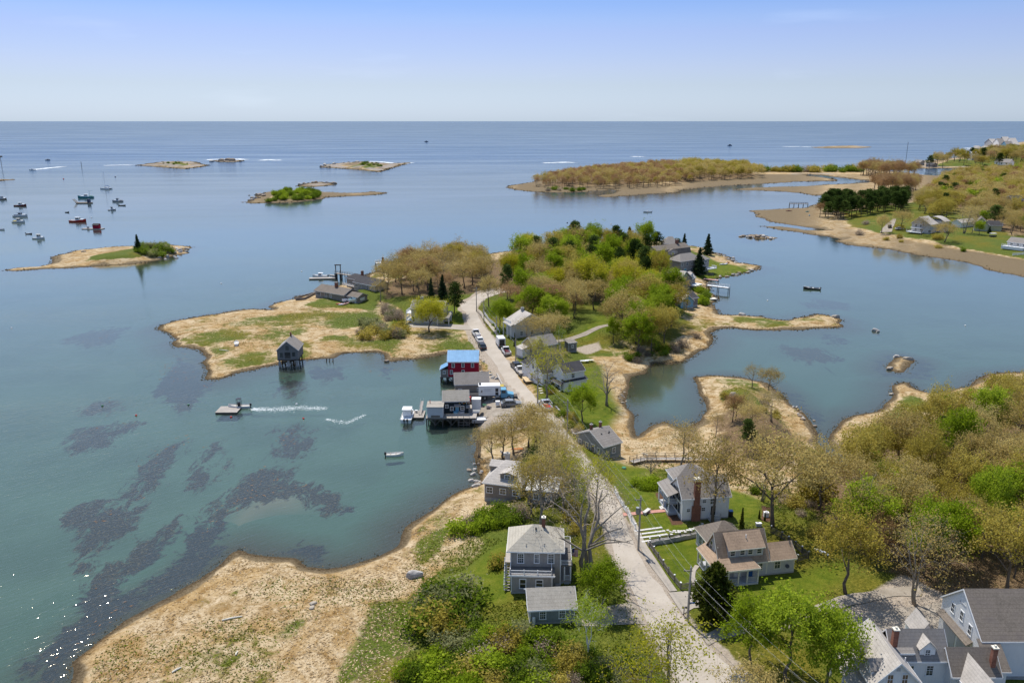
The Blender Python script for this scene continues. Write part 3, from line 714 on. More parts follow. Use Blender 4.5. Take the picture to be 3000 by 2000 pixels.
# ---- surfaces
def streaky(name, col, var=0.2, rough=0.9, course=0.0, tint=None):
    """weathered shingle or board: fine courses, streaks running down, blotches"""
    m = NT(name); c = m.co()
    n1 = m.noise(c, 0.5, 5, 0.6); n2 = m.noise(m.map(c, (3.2, 3.2, 0.5)), 1.5, 4, 0.7); n3 = m.noise(m.map(c, (5, 5, 9)), 2.2, 3, 0.7)
    f = m.math('ADD', m.math('ADD', m.math('MULTIPLY', n1, 0.35), m.math('MULTIPLY', n2, 0.35)), m.math('MULTIPLY', n3, 0.3))
    lo = tuple(q * (1 - 1.8 * var) for q in col); hi = tuple(min(1, q * (1 + 1.8 * var)) for q in col)
    cc = m.ramp(f, [(0.33, lo), (0.5, col), (0.67, hi)])
    if tint: cc = m.mix(m.rng(n1, 0.5, 0.72, 0, 0.7), cc, tint)
    nor = None
    if course:
        sp = m.n('ShaderNodeSeparateXYZ', Vector=c)
        fr = m.math('FRACT', m.math('DIVIDE', sp.outputs['Z'], course))
        cc = m.mix(m.rng(fr, 0.0, 0.25, 0.5, 0.0), cc, m.mix(1.0, cc, (0.45, 0.45, 0.45), 'MULTIPLY'))
        nor = m.bump(fr, 0.35, 0.03)
    b = m.bsdf(Base__Color=cc, Roughness=rough); b.inputs['Specular IOR Level'].default_value = 0.25
    if nor is not None: m.set(b, 'Normal', nor)
    return m.done(b)
streaky('shingle_grey', (0.35, 0.325, 0.30), 0.16, course=0.14, tint=(0.26, 0.22, 0.17))
streaky('shingle_blue', (0.235, 0.255, 0.255), 0.16, course=0.14)
streaky('shingle_taupe', (0.265, 0.23, 0.195), 0.16, course=0.14)
streaky('shingle_dark', (0.23, 0.215, 0.205), 0.2, course=0.14)
streaky('clap_grey', (0.50, 0.49, 0.475), 0.08, course=0.13)
streaky('clap_white', (0.82, 0.81, 0.79), 0.05, course=0.13)
streaky('clap_red', (0.36, 0.016, 0.038), 0.12, course=0.2)
streaky('clap_black', (0.018, 0.03, 0.037), 0.2, course=0.2)
streaky('clap_yellow', (0.52, 0.52, 0.36), 0.08, course=0.15)
streaky('shed_panel', (0.55, 0.56, 0.58), 0.06)
streaky('roof_tan', (0.43, 0.39, 0.315), 0.18, course=0.27, tint=(0.32, 0.295, 0.245))
streaky('roof_weathered', (0.37, 0.335, 0.28), 0.22, course=0.27, tint=(0.24, 0.225, 0.20))
streaky('roof_brown', (0.33, 0.235, 0.16), 0.25, course=0.27)
streaky('roof_grey', (0.25, 0.225, 0.20), 0.23, course=0.27, tint=(0.19, 0.18, 0.175))
streaky('roof_pale', (0.44, 0.40, 0.355), 0.19, course=0.27)
streaky('roof_dark', (0.06, 0.057, 0.06), 0.25, course=0.27)
streaky('roof_umber', (0.185, 0.155, 0.125), 0.30, course=0.27, tint=(0.12, 0.10, 0.09))
streaky('deck_wood', (0.36, 0.325, 0.285), 0.15)
streaky('old_wood', (0.20, 0.175, 0.15), 0.22)
streaky('fresh_wood', (0.55, 0.42, 0.25), 0.12)
streaky('dark_wood', (0.095, 0.085, 0.075), 0.25)
plain('deck_membrane', (0.16, 0.145, 0.13), 0.85, 0.15, 0.8)
plain('trim_white', (0.78, 0.78, 0.77), 0.55, 0.04)
plain('trim_cream', (0.68, 0.64, 0.53), 0.6, 0.05)
plain('trim_grey', (0.42, 0.43, 0.45), 0.6, 0.06)
plain('concrete', (0.36, 0.345, 0.32), 0.9, 0.14, 1.5, 0.2)
plain('granite', (0.40, 0.375, 0.34), 0.9, 0.24, 1.2, 0.6, fine=5)
plain('granite_pale', (0.56, 0.54, 0.50), 0.9, 0.12, 1.5, 0.4)
plain('rock_tan', (0.38, 0.33, 0.26), 0.95, 0.26, 0.8, 0.7, fine=3)
plain('rock_brown', (0.27, 0.215, 0.16), 0.95, 0.3, 0.9, 0.7, fine=4)
plain('metal_grey', (0.33, 0.34, 0.35), 0.45, 0.08, metal=0.6)
plain('metal_dark', (0.05, 0.05, 0.055), 0.45, 0.1)
plain('metal_white', (0.72, 0.73, 0.74), 0.4, 0.05)
plain('paint_black', (0.02, 0.02, 0.022), 0.4, 0.1)
plain('paint_red', (0.52, 0.03, 0.02), 0.4, 0.08)
plain('paint_blue', (0.03, 0.13, 0.36), 0.4, 0.08)
plain('paint_teal', (0.05, 0.30, 0.33), 0.45, 0.08)
plain('paint_sky', (0.12, 0.32, 0.46), 0.4, 0.08)
plain('paint_orange', (0.62, 0.22, 0.03), 0.5, 0.1)
plain('paint_yellow', (0.60, 0.45, 0.06), 0.5, 0.1)
plain('paint_maroon', (0.14, 0.02, 0.025), 0.4, 0.1)
plain('paint_navy', (0.02, 0.035, 0.09), 0.4, 0.1)
plain('paint_pink', (0.62, 0.36, 0.30), 0.6, 0.1)
plain('paint_green', (0.05, 0.20, 0.10), 0.5, 0.1)
plain('gelcoat', (0.80, 0.80, 0.78), 0.3, 0.03)
plain('rubber', (0.018, 0.018, 0.018), 0.8, 0.1)
plain('car_white', (0.74, 0.74, 0.74), 0.3, 0.03)
plain('car_dark', (0.035, 0.04, 0.05), 0.25, 0.05)
plain('car_grey', (0.20, 0.21, 0.22), 0.3, 0.05)
plain('canvas', (0.55, 0.53, 0.48), 0.9, 0.08)
def brickm():
    m = NT('brick'); c = m.co()
    n = m.noise(c, 9, 3, 0.7); n1 = m.noise(c, 1.2, 4)
    cc = m.ramp(m.math('ADD', m.math('MULTIPLY', n, 0.6), m.math('MULTIPLY', n1, 0.4)), [(0.32, (0.11, 0.04, 0.025)), (0.5, (0.225, 0.085, 0.05)), (0.68, (0.33, 0.155, 0.10))])
    sp = m.n('ShaderNodeSeparateXYZ', Vector=c); fr = m.math('FRACT', m.math('DIVIDE', sp.outputs['Z'], 0.075))
    cc = m.mix(m.rng(fr, 0, 0.2, 0.4, 0), cc, (0.3, 0.25, 0.21))
    b = m.bsdf(Base__Color=cc, Roughness=0.9)
    m.done(b)
brickm()
def blue_metal():
    m = NT('blue_metal_roof'); c = m.co()
    n = m.noise(c, 0.7, 4); n2 = m.noise(m.map(c, (6, 0.6, 0.6)), 1.0, 3)
    cc = m.ramp(m.math('ADD', m.math('MULTIPLY', n, 0.5), m.math('MULTIPLY', n2, 0.5)), [(0.35, (0.13, 0.29, 0.47)), (0.65, (0.19, 0.39, 0.60))])
    m.done(m.bsdf(Base__Color=cc, Roughness=0.42, Metallic=0.15))
blue_metal()
def glass():
    m = NT('window_glass'); c = m.co('Object')
    inf = m.n('ShaderNodeObjectInfo')
    cc = m.ramp(inf.outputs['Random'], [(0.0, (0.012, 0.016, 0.02)), (0.6, (0.03, 0.045, 0.05)), (1.0, (0.10, 0.10, 0.09))])
    b = m.bsdf(Base__Color=cc, Roughness=0.06); b.inputs['Specular IOR Level'].default_value = 0.7
    m.done(b)
glass()

WIN = {}
FACE = {'F': 0.0, 'L': -math.pi/2, 'R': math.pi/2, 'B': math.pi}
def win_meshes(w, h, nx, ny, trim):
    k = (round(w, 2), round(h, 2), nx, ny, trim)
    if k in WIN: return WIN[k]
    t = 0.11; f = MB()
    f.box(-w/2-t, w/2+t, -0.055, 0.0, h, h+t*1.2); f.box(-w/2-t*1.3, w/2+t*1.3, -0.08, 0.0, -t, 0)
    f.box(-w/2-t, -w/2, -0.05, 0.0, 0, h); f.box(w/2, w/2+t, -0.05, 0.0, 0, h)
    f.box(-w/2, w/2, -0.04, -0.008, h/2-0.03, h/2+0.03)
    for i in range(1, nx): f.box(-w/2+w*i/nx-0.018, -w/2+w*i/nx+0.018, -0.034, -0.008, 0, h)
    for j in range(1, ny):
        if 2*j != ny: f.box(-w/2, w/2, -0.034, -0.008, h*j/ny-0.015, h*j/ny+0.015)
    g = MB(); g.box(-w/2, w/2, -0.02, 0.01, 0, h)
    WIN[k] = (f.mesh('window', [trim]), g.mesh('pane', ['window_glass']))
    return WIN[k]
class Bld:
    """a building on its own footing; local x along its front, y away from it, z up"""
    def __init__(s, name, label, A, B, cat='house', group=None, dz=0.0, z=None):
        a = P(*A) if z is None else PW(A[0], A[1], z); b = P(*B) if z is None else PW(B[0], B[1], z)
        s.w = math.hypot(b.x - a.x, b.y - a.y)
        s.rz = math.atan2(b.y - a.y, b.x - a.x)
        s.o = thing(name, label, cat, (a.x, a.y, (a.z + b.z) / 2 + dz), s.rz, group)
        s.last = s.o
    def part(s, name, mb, mats, parent=None, smooth=False, label=None):
        o = mb.build(name, mats, parent or s.o, smooth)
        if label: o['label'] = label
        return o
    def wall(s, x0, x1, y0, y1, z0, z1, mat, ridge=None, axis='x', rpos=None, name='wall', found=True, corner=None):
        """four walls; with ridge given, gable ends up to it (ridge runs along axis)"""
        m = MB()
        if ridge is None: m.box(x0, x1, y0, y1, z0, z1)
        elif axis == 'x':
            rp = (y0+y1)/2 if rpos is None else rpos
            m.prism([(y0, z0), (y1, z0), (y1, z1), (rp, ridge), (y0, z1)], 'x', x0, x1)
        else:
            rp = (x0+x1)/2 if rpos is None else rpos
            m.prism([(x0, z0), (x1, z0), (x1, z1), (rp, ridge), (x0, z1)], 'y', y0, y1)
        o = s.part(name, m, [mat])
        if corner:
            t = 0.09
            for x, y in ((x0, y0), (x1, y0), (x0, y1), (x1, y1)):
                c = MB(); c.box(x-0.02 if x == x0 else x-t, x+t if x == x0 else x+0.02, y-0.02 if y == y0 else y-t, y+t if y == y0 else y+0.02, z0+0.02, z1-0.03)
                s.part('corner_trim', c, [corner], o)
        if found:
            f = MB(); f.box(x0-0.04, x1+0.04, y0-0.04, y1+0.04, z0-0.8, z0+0.22)
            s.part('foundation', f, ['concrete'])
        return o
    def roof(s, x0, x1, y0, y1, ze, zr, mat, axis='x', over=0.3, th=0.12, rpos=None, name='roof', trim='trim_white', rake=None):
        """pitched roof: two slabs meeting in a ridge along axis"""
        m = MB(); rk = over if rake is None else rake
        if axis == 'x': a, b, p0, p1 = x0-rk, x1+rk, y0, y1
        else: a, b, p0, p1 = y0-rk, y1+rk, x0, x1
        rp = (p0+p1)/2 if rpos is None else rpos
        s0 = (zr-ze)/(rp-p0); s1 = (zr-ze)/(p1-rp)
        q0 = (p0-over, ze-over*s0); q1 = (p1+over, ze-over*s1)
        prof = [(q0[0], q0[1]+0.03), (rp, zr+0.03), (q1[0], q1[1]+0.03), (q1[0], q1[1]+0.03+th), (rp, zr+0.03+th), (q0[0], q0[1]+0.03+th)]
        m.prism(prof, axis, a, b)
        o = s.part(name, m, [mat])
        if trim:
            t = MB(); e = 0.05
            for (p, z) in (q0, q1):
                w0, w1 = (p-e, p) if p == q0[0] else (p, p+e)
                if axis == 'x': t.box(a, b, w0, w1, z-0.08, z+0.03+th*0.75)
                else: t.box(w0, w1, a, b, z-0.08, z+0.03+th*0.75)
            for c0, c1 in ((a-e, a), (b, b+e)):
                for (p, z) in (q0, q1):
                    t.prism([(p, z-0.08), (rp, zr-0.08), (rp, zr+0.03+th*0.75), (p, z+0.03+th*0.75)], axis, c0, c1)
            s.part('fascia', t, [trim], o)
        s.last = o
        return o
    def hip(s, x0, x1, y0, y1, ze, zr, ridge, mat, over=0.35, name='roof', trim='trim_white'):
        """ridge = ((xa,ya),(xb,yb))"""
        m = MB(); X0, X1, Y0, Y1 = x0-over, x1+over, y0-over, y1+over
        (xa, ya), (xb, yb) = ridge
        z = ze - 0.12
        vs = [(X0,Y0,z),(X1,Y0,z),(X1,Y1,z),(X0,Y1,z),(X0,Y0,z+0.14),(X1,Y0,z+0.14),(X1,Y1,z+0.14),(X0,Y1,z+0.14),(xa,ya,zr),(xb,yb,zr)]
        if abs(xb-xa) >= abs(yb-ya):
            fs = [(4,5,9,8),(5,6,9),(6,7,8,9),(7,4,8)]
        else:
            fs = [(4,5,8),(5,6,9,8),(6,7,9),(7,4,8,9)]
        m.add(vs, [(3,2,1,0),(0,1,5,4),(1,2,6,5),(2,3,7,6),(3,0,4,7)] + fs)
        o = s.part(name, m, [mat])
        if trim:
            t = MB(); e = 0.04
            t.box(X0-e, X1+e, Y0-e, Y0, z-0.04, z+0.11); t.box(X0-e, X1+e, Y1, Y1+e, z-0.04, z+0.11)
            t.box(X0-e, X0, Y0, Y1, z-0.04, z+0.11); t.box(X1, X1+e, Y0, Y1, z-0.04, z+0.11)
            s.part('fascia', t, [trim], o)
        s.last = o
        return o
    def shed(s, x0, x1, y0, y1, zl, zh, mat, low='F', th=0.12, name='roof', trim='trim_white', parent=None):
        """single slope, low on side F/B/L/R"""
        m = MB()
        if low in 'FB':
            za, zb = (zl, zh) if low == 'F' else (zh, zl)
            m.prism([(y0, za), (y1, zb), (y1, zb+th), (y0, za+th)], 'x', x0, x1)
        else:
            za, zb = (zl, zh) if low == 'L' else (zh, zl)
            m.prism([(x0, za), (x1, zb), (x1, zb+th), (x0, za+th)], 'y', y0, y1)
        o = s.part(name, m, [mat], parent)
        if trim:
            t = MB(); e = 0.04
            if low == 'F': t.box(x0, x1, y0-e, y0, zl-0.05, zl+th*0.8)
            if low == 'L': t.box(x0-e, x0, y0, y1, zl-0.05, zl+th*0.8)
            if low == 'R': t.box(x1, x1+e, y0, y1, zl-0.05, zl+th*0.8)
            if low == 'B': t.box(x0, x1, y1, y1+e, zl-0.05, zl+th*0.8)
            s.part('fascia', t, [trim], o)
        return o
    def win(s, face, t, z, w=0.85, h=1.3, at=0.0, nx=2, ny=4, trim='trim_white', parent=None):
        """window on the wall plane y=at (F,B) or x=at (L,R)"""
        fm, gm = win_meshes(w, h, nx, ny, trim)
        o = bpy.data.objects.new('window', fm); link(o, parent or s.o)
        o.location = (t, at, z) if face in 'FB' else (at, t, z)
        o.rotation_euler = (0, 0, FACE[face])
        link(bpy.data.objects.new('pane', gm), o)
        return o
    def wins(s, face, at, lst, **kw):
        for q in lst:
            s.win(face, q[0], q[1], *(q[2:4] if len(q) > 3 else ()), at=at, **kw)
    def door(s, face, t, z, w=0.95, h=2.0, at=0.0, mat='paint_navy', trim='trim_white'):
        f = MB(); f.box(-w/2-0.12, w/2+0.12, -0.05, 0, 0, h+0.14)
        o = f.build('door', [trim], s.o)
        o.location = (t, at, z) if face in 'FB' else (at, t, z); o.rotation_euler = (0, 0, FACE[face])
        p = MB(); p.box(-w/2, w/2, -0.075, -0.052, 0.02, h); p.build('door_panel', [mat], o)
        k = MB(); k.box(w/2-0.14, w/2-0.08, -0.11, -0.076, 0.95, 1.03); k.build('handle', ['metal_grey'], o)
        return o
    def chimney(s, x, y, z0, z1, w=0.6, d=0.6, mat='brick', cap='concrete'):
        m = MB(); m.box(x-w/2, x+w/2, y-d/2, y+d/2, z0, z1)
        o = s.part('chimney', m, [mat])
        c = MB(); c.box(x-w/2-0.06, x+w/2+0.06, y-d/2-0.06, y+d/2+0.06, z1+0.002, z1+0.14); c.box(x-w*0.2, x+w*0.2, y-d*0.2, y+d*0.2, z1+0.14, z1+0.36)
        s.part('cap', c, [cap], o)
        return o
    def vents(s, pts, mat='metal_dark'):
        for x, y, z in pts:
            m = MB(); m.box(x-0.11, x+0.11, y-0.11, y+0.11, z-0.15, z+0.16)
            s.part('roof_vent', m, [mat])
    def rail(s, pts, h=0.9, mat='trim_white', step=1.6, bal=0.16, name='railing', dz=0.0):
        m = MB(); P_ = [Vector(p) for p in pts]
        for a, b in zip(P_[:-1], P_[1:]):
            d = b - a; L = d.length; n = max(1, round(L/step))
            for i in range(n+1):
                p = a + d*i/n; m.box(p.x-0.05, p.x+0.05, p.y-0.05, p.y+0.05, p.z+dz, p.z+dz+h+0.08)
            for zz, rr in ((h-0.03, 0.035), (0.12, 0.028)):
                m.tube([a + Vector((0, 0, zz+dz)), b + Vector((0, 0, zz+dz))], rr, 4)
            if bal:
                k = int(L/bal)
                for i in range(1, k):
                    p = a + d*i/k; m.box(p.x-0.016, p.x+0.016, p.y-0.016, p.y+0.016, p.z+dz+0.12, p.z+dz+h-0.04)
        return s.part(name, m, [mat])
    def posts(s, pts, z0, z1, r=0.08, mat='trim_white', name='post'):
        for x, y in pts:
            m = MB(); m.box(x-r, x+r, y-r, y+r, z0, z1); s.part(name, m, [mat])
    def slab(s, name, x0, x1, y0, y1, z0, z1, mat, parent=None):
        m = MB(); m.box(x0, x1, y0, y1, z0, z1); return s.part(name, m, [mat], parent)
    def steps(s, x0, x1, y0, n, z1, mat='deck_wood', face='F', tread=0.28):
        m = MB()
        for i in range(n):
            z = z1*(n-i)/(n+1)
            if face == 'F': m.box(x0, x1, y0-tread*(i+1), y0-tread*i, -0.4, z)
            elif face == 'R': m.box(y0+tread*i, y0+tread*(i+1), x0, x1, -0.4, z)
            else: m.box(y0-tread*(i+1), y0-tread*i, x0, x1, -0.4, z)
        return s.part('steps', m, [mat])
    def dormer(s, x0, x1, y0, y1, z0, ze, zr, wallm, roofm, face='F', win=None, over=0.18):
        """gabled dormer, its front on y0 (F) or x0 (L); runs back into the roof to y1 / x1"""
        m = MB()
        if face == 'F': m.prism([(x0, z0), (x1, z0), (x1, ze), ((x0+x1)/2, zr), (x0, ze)], 'y', y0, y1)
        else: m.prism([(y0, z0), (y1, z0), (y1, ze), ((y0+y1)/2, zr), (y0, ze)], 'x', x0, x1)
        d = s.part('dormer', m, [wallm])
        r = MB()
        if face == 'F':
            c = (x0+x1)/2; sl = (zr-ze)/(c-x0)
            r.prism([(x0-over, ze-over*sl+0.02), (c, zr+0.02), (x1+over, ze-over*sl+0.02), (x1+over, ze-over*sl+0.12), (c, zr+0.12), (x0-over, ze-over*sl+0.12)], 'y', y0-over, y1)
        else:
            c = (y0+y1)/2; sl = (zr-ze)/(c-y0)
            r.prism([(y0-over, ze-over*sl+0.02), (c, zr+0.02), (y1+over, ze-over*sl+0.02), (y1+over, ze-over*sl+0.12), (c, zr+0.12), (y0-over, ze-over*sl+0.12)], 'x', x0-over, x1)
        s.part('dormer_roof', r, [roofm], d)
        if win:
            w, h, zz = win
            if face == 'F': s.win('F', (x0+x1)/2, zz, w, h, at=y0-0.002, parent=d)
            else: s.win('L', (y0+y1)/2, zz, w, h, at=x0-0.002, parent=d)
        return d
# ================================================================ buildings
# -- grey shingled house with a hipped roof in the foreground
b = Bld('shingled_house', 'grey shingled two-storey house with pale hip roof, white-railed roof decks and a brick chimney', (1497,1738), (1617,1738))
b.wall(0, 5.6, 0, 1.95, 0, 2.85, 'shingle_grey', corner='trim_white')
b.wall(-0.15, 6.75, 1.95, 7.7, 0, 5.45, 'shingle_grey', corner='trim_white', name='main_wall')
b.hip(-0.15, 6.75, 1.95, 7.7, 5.5, 7.9, ((2.95, 4.8), (3.5, 4.8)), 'roof_tan', 0.5)
b.slab('lower_roof', -0.25, 5.9, -0.25, 1.94, 2.86, 2.98, 'deck_membrane')
b.slab('cornice', -0.32, 5.97, -0.32, -0.255, 2.72, 2.97, 'trim_white')
b.rail([(-0.1, 1.9, 2.99), (-0.1, -0.1, 2.99), (5.5, -0.1, 2.99), (5.5, 1.9, 2.99)], 0.62)
b.wins('F', -0.002, [(1.6, 0.85, 0.75, 1.3), (3.85, 1.15, 0.85, 0.95)], nx=1, ny=2)
b.wins('F', 1.948, [(1.25, 3.55, 0.75, 1.35), (3.45, 3.6, 0.55, 1.25), (5.4, 3.6, 0.72, 1.35)], nx=3)
b.wins('L', -0.152, [(3.2, 3.6, 0.8, 1.3), (5.9, 3.6, 0.8, 1.3), (4.4, 0.9, 0.8, 1.3)])
b.slab('porch_roof', 6.76, 8.35, 2.3, 9.2, 2.88, 3.02, 'deck_membrane')
b.slab('porch_floor', 6.76, 8.25, 2.4, 9.1, 0.45, 0.6, 'deck_wood')
b.posts([(8.15, 2.5), (8.15, 4.6), (8.15, 6.8), (8.15, 9.0), (7.3, 2.5)], 0.6, 2.88)
b.rail([(6.85, 2.42, 3.03), (8.25, 2.42, 3.03), (8.25, 9.1, 3.03), (6.85, 9.1, 3.03)], 0.7)
b.rail([(7.3, 2.5, 0.6), (8.15, 2.5, 0.6), (8.15, 9.0, 0.6)], 0.8)
b.slab('porch_skirt', 6.8, 8.2, 2.45, 2.5, -0.5, 0.44, 'trim_grey')
b.door('R', 3.2, 0.6, at=6.752, mat='paint_navy')
b.slab('side_deck', -0.95, -0.16, 3.0, 8.0, 2.8, 2.95, 'deck_wood')
b.posts([(-0.85, 3.1), (-0.85, 5.5), (-0.85, 7.9)], -0.4, 2.8, 0.07)
m_ = MB()
for i in range(10): m_.box(-0.95, -0.2, 0.6+0.25*i, 0.86+0.25*i, 0.28*i, 0.28*i+0.06)
b.part('deck_stair', m_, ['deck_wood'])
b.rail([(-0.98, 0.6, 0.1), (-0.98, 3.05, 2.75)], 0.8, step=1.0)
b.chimney(4.35, 5.1, 6.6, 8.75, 0.5, 0.5, cap='trim_cream')
b.vents([(3.3, 4.2, 7.55), (2.05, 2.4, 6.0), (4.5, 2.45, 6.05), (5.7, 5.6, 6.25), (5.75, 4.3, 6.3)])
b.steps(6.0, 6.7, 1.9, 3, 0.55)
# -- its small garage
b = Bld('garage', 'small blue-grey shingled garage with weathered pale roof in front of hip-roofed house', (1552,1828), (1683,1822), 'garage')
g = b.w
b.wall(0, g, 0, 4.4, 0, 2.3, 'shingle_blue', 3.75, corner='trim_white')
b.roof(0, g, 0, 4.4, 2.3, 3.75, 'roof_weathered', over=0.3)
b.wins('F', -0.002, [(1.65, 0.75, 0.7, 1.3), (4.15, 0.75, 0.7, 1.3)], nx=3)
b.wins('L', -0.002, [(2.2, 0.8, 0.7, 1.2)])
# -- brown-roofed farmhouse across the road
b = Bld('porch_house', 'pale grey house with brown shingle roofs, wraparound porch and long four-window dormer', (2122,1716), (2216,1706))
b.wall(-0.1, 7.0, 1.5, 6.1, 0, 2.7, 'clap_grey', 6.15, rpos=3.7, corner='trim_cream')
b.roof(-0.1, 7.0, 1.5, 6.1, 2.7, 6.15, 'roof_brown', rpos=3.7, over=0.28, trim='trim_cream')
d_ = MB(); d_.prism([(1.72, 2.9), (3.7, 2.9), (3.7, 6.0), (1.72, 4.55)], 'x', 1.15, 6.35)
dm = b.part('dormer', d_, ['clap_grey'])
d_ = MB(); d_.prism([(1.45, 4.42), (3.75, 6.12), (3.75, 6.26), (1.45, 4.56)], 'x', 0.95, 6.55)
b.part('dormer_roof', d_, ['roof_brown'], dm)
d_ = MB(); d_.box(0.95, 6.55, 1.40, 1.448, 4.36, 4.53); b.part('fascia', d_, ['trim_cream'], dm)
for x in (1.75, 3.2, 4.4, 5.75): b.win('F', x, 3.55, 0.62, 0.66, at=1.718, nx=1, ny=2, trim='trim_cream', parent=dm)
b.wins('L', -0.102, [(2.9, 3.2, 0.6, 1.25), (4.6, 3.2, 0.6, 1.25), (3.0, 0.8, 0.8, 1.2), (5.0, 0.8, 0.8, 1.2)], trim='trim_cream', nx=1, ny=2)
b.wall(7.0, 11.2, 1.5, 5.0, 0, 2.45, 'clap_grey', 3.95, name='annex_wall', corner='trim_cream')
b.roof(7.0, 11.2, 1.5, 5.0, 2.45, 3.95, 'roof_brown', over=0.25, trim='trim_cream', name='annex_roof')
b.win('F', 8.6, 0.95, 0.8, 1.2, at=1.498, nx=2, ny=2, trim='trim_cream'); b.win('F', 5.9, 0.95, 0.8, 1.2, at=1.498, nx=2, ny=2, trim='trim_cream')
# porch roofs wrap the left and front
pm = MB()
zl, zh = 2.45, 3.25
q = [(-1.55, -0.45), (5.0, -0.45), (5.0, 1.5), (-0.1, 1.5), (-0.1, 6.3), (-1.55, 6.3)]
vs = [(-1.55,-0.45,zl),(5.0,-0.45,zl),(4.2,1.5,zh),(-0.1,1.5,zh),(-0.1,6.3,zh),(-1.55,6.3,zl)]
vs += [(x, y, z+0.12) for x, y, z in vs]
pm.add(vs, [(0,3,2,1),(0,5,4,3),(6,7,8,9),(6,9,10,11),(0,1,7,6),(1,2,8,7),(2,3,9,8),(3,4,10,9),(4,5,11,10),(5,0,6,11)])
po = b.part('porch_roof', pm, ['roof_brown'])
tm = MB(); tm.box(-1.55, 5.0, -0.5, -0.452, zl-0.16, zl+0.1); tm.box(-1.6, -1.552, -0.5, 6.3, zl-0.16, zl+0.1); tm.box(5.0, 5.05, -0.5, 1.4, zl-0.16, zl+0.1)
b.part('fascia', tm, ['trim_cream'], po)
b.slab('porch_floor', -1.4, 4.9, -0.3, 1.49, 0.15, 0.3, 'trim_grey'); b.slab('porch_floor', -1.4, -0.11, 1.5, 6.2, 0.15, 0.3, 'trim_grey')
b.slab('porch_base', -1.38, 4.88, -0.29, -0.2, -0.6, 0.14, 'trim_cream')
b.posts([(-1.3, -0.2), (0.4, -0.2), (1.9, -0.2), (3.2, -0.2), (4.8, -0.2), (-1.3, 1.6), (-1.3, 3.2), (-1.3, 4.8), (-1.3, 6.1)], 0.3, zl, 0.09, 'trim_cream')
b.rail([(-1.3, -0.2, 0.3), (1.9, -0.2, 0.3)], 0.8, 'trim_cream'); b.rail([(3.2, -0.2, 0.3), (4.8, -0.2, 0.3), (4.8, 1.4, 0.3)], 0.8, 'trim_cream'); b.rail([(-1.3, -0.2, 0.3), (-1.3, 6.1, 0.3)], 0.8, 'trim_cream')
b.door('F', 2.6, 0.3, at=1.498, mat='trim_white', trim='trim_cream')
b.wall(0.7, 6.2, 6.2, 11.4, 0, 2.7, 'clap_grey', name='rear_wall', corner='trim_cream')
b.hip(0.7, 6.2, 6.2, 11.4, 2.75, 5.1, ((3.3, 8.8), (3.7, 8.8)), 'roof_umber', 0.35, 'rear_roof', 'trim_cream')
b.wins('L', 0.698, [(7.3, 0.9, 0.8, 1.2), (8.6, 0.9, 0.8, 1.2), (9.9, 0.9, 0.8, 1.2)], trim='trim_cream')
m_ = MB(); m_.tube([(4.1, 2.75, 5.2), (4.1, 2.75, 6.0)], 0.07, 8); b.part('vent_pipe', m_, ['trim_white'])
m_ = MB(); m_.tube([(10.0, 1.45, 1.25), (10.0, 1.2, 1.3)], 0.05, 6); m_.tube([(10.0, 1.2, 1.3), (9.95, 1.12, 1.34)], [0.05, 0.3], 10); b.part('satellite_dish', m_, ['metal_dark'])
# -- white house with the tall brick chimney
b = Bld('white_house', 'white clapboard house with tall outside brick chimney and grey roof beside rounded lawn', (1997,1526), (2132,1516))
g = b.w
b.wall(0, g, 0, 5.4, 0, 4.05, 'clap_white', 6.35, rpos=2.7, corner='trim_white')
b.roof(0, g, 0, 5.4, 4.05, 6.35, 'roof_grey', rpos=2.7, over=0.28)
b.wall(0.6, 6.6, 5.4, 9.4, 0, 4.6, 'clap_white', name='rear_wall')
b.hip(0.6, 6.6, 5.4, 9.4, 4.65, 6.6, ((3.3, 7.3), (3.9, 7.3)), 'roof_grey', 0.3, 'rear_roof')
m_ = MB(); m_.box(1.55, 2.95, -0.42, -0.01, 0, 2.6); m_.box(1.8, 2.7, -0.40, 0.3, 2.6, 7.0)
c_ = b.part('chimney', m_, ['brick'])
m_ = MB(); m_.box(1.72, 2.78, -0.48, 0.38, 7.0, 7.12); m_.box(1.8, 2.7, -0.4, 0.3, 7.12, 7.34); m_.box(1.7, 2.8, -0.5, 0.4, 7.34, 7.44); b.part('cap', m_, ['trim_cream'], c_)
b.wins('F', -0.002, [(1.0, 1.6, 0.5, 0.5), (3.5, 1.6, 0.55, 0.55), (3.6, 3.0, 0.5, 0.5), (5.0, 2.7, 0.75, 0.95)], nx=2, ny=2)
b.door('F', 5.15, 0.45, 0.8, 1.9, -0.002, 'paint_black'); b.slab('stoop', 4.4, 6.1, -1.0, -0.01, 0, 0.45, 'trim_grey'); b.rail([(4.45, -0.1, 0.45), (4.45, -0.95, 0.45), (6.05, -0.95, 0.45), (6.05, -0.1, 0.45)], 0.75)
b.wins('L', -0.002, [(1.5, 0.9, 0.7, 1.4), (2.7, 0.9, 0.7, 1.4), (3.9, 0.9, 0.7, 1.4), (1.5, 3.0, 0.7, 1.3), (2.7, 3.0, 0.7, 1.5), (3.9, 3.0, 0.7, 1.3)], trim='paint_black', nx=1, ny=2)
b.shed(-1.8, -0.01, 2.0, 7.5, 3.3, 4.0, 'roof_grey', 'L', name='porch_roof')
b.slab('porch_floor', -1.6, -0.01, 2.2, 7.3, 1.9, 2.05, 'trim_grey'); b.slab('porch_base', -1.55, -0.02, 2.25, 7.25, -0.3, 0.35, 'trim_grey')
b.posts([(-1.5, 2.3), (-1.5, 4.7), (-1.5, 7.2)], 0.35, 3.3, 0.09)
b.rail([(-0.1, 2.3, 2.06), (-1.5, 2.3, 2.06), (-1.5, 7.2, 2.06)], 0.8)
b.steps(4.2, 5.2, -1.55, 2, 0.35, 'granite_pale', 'L')
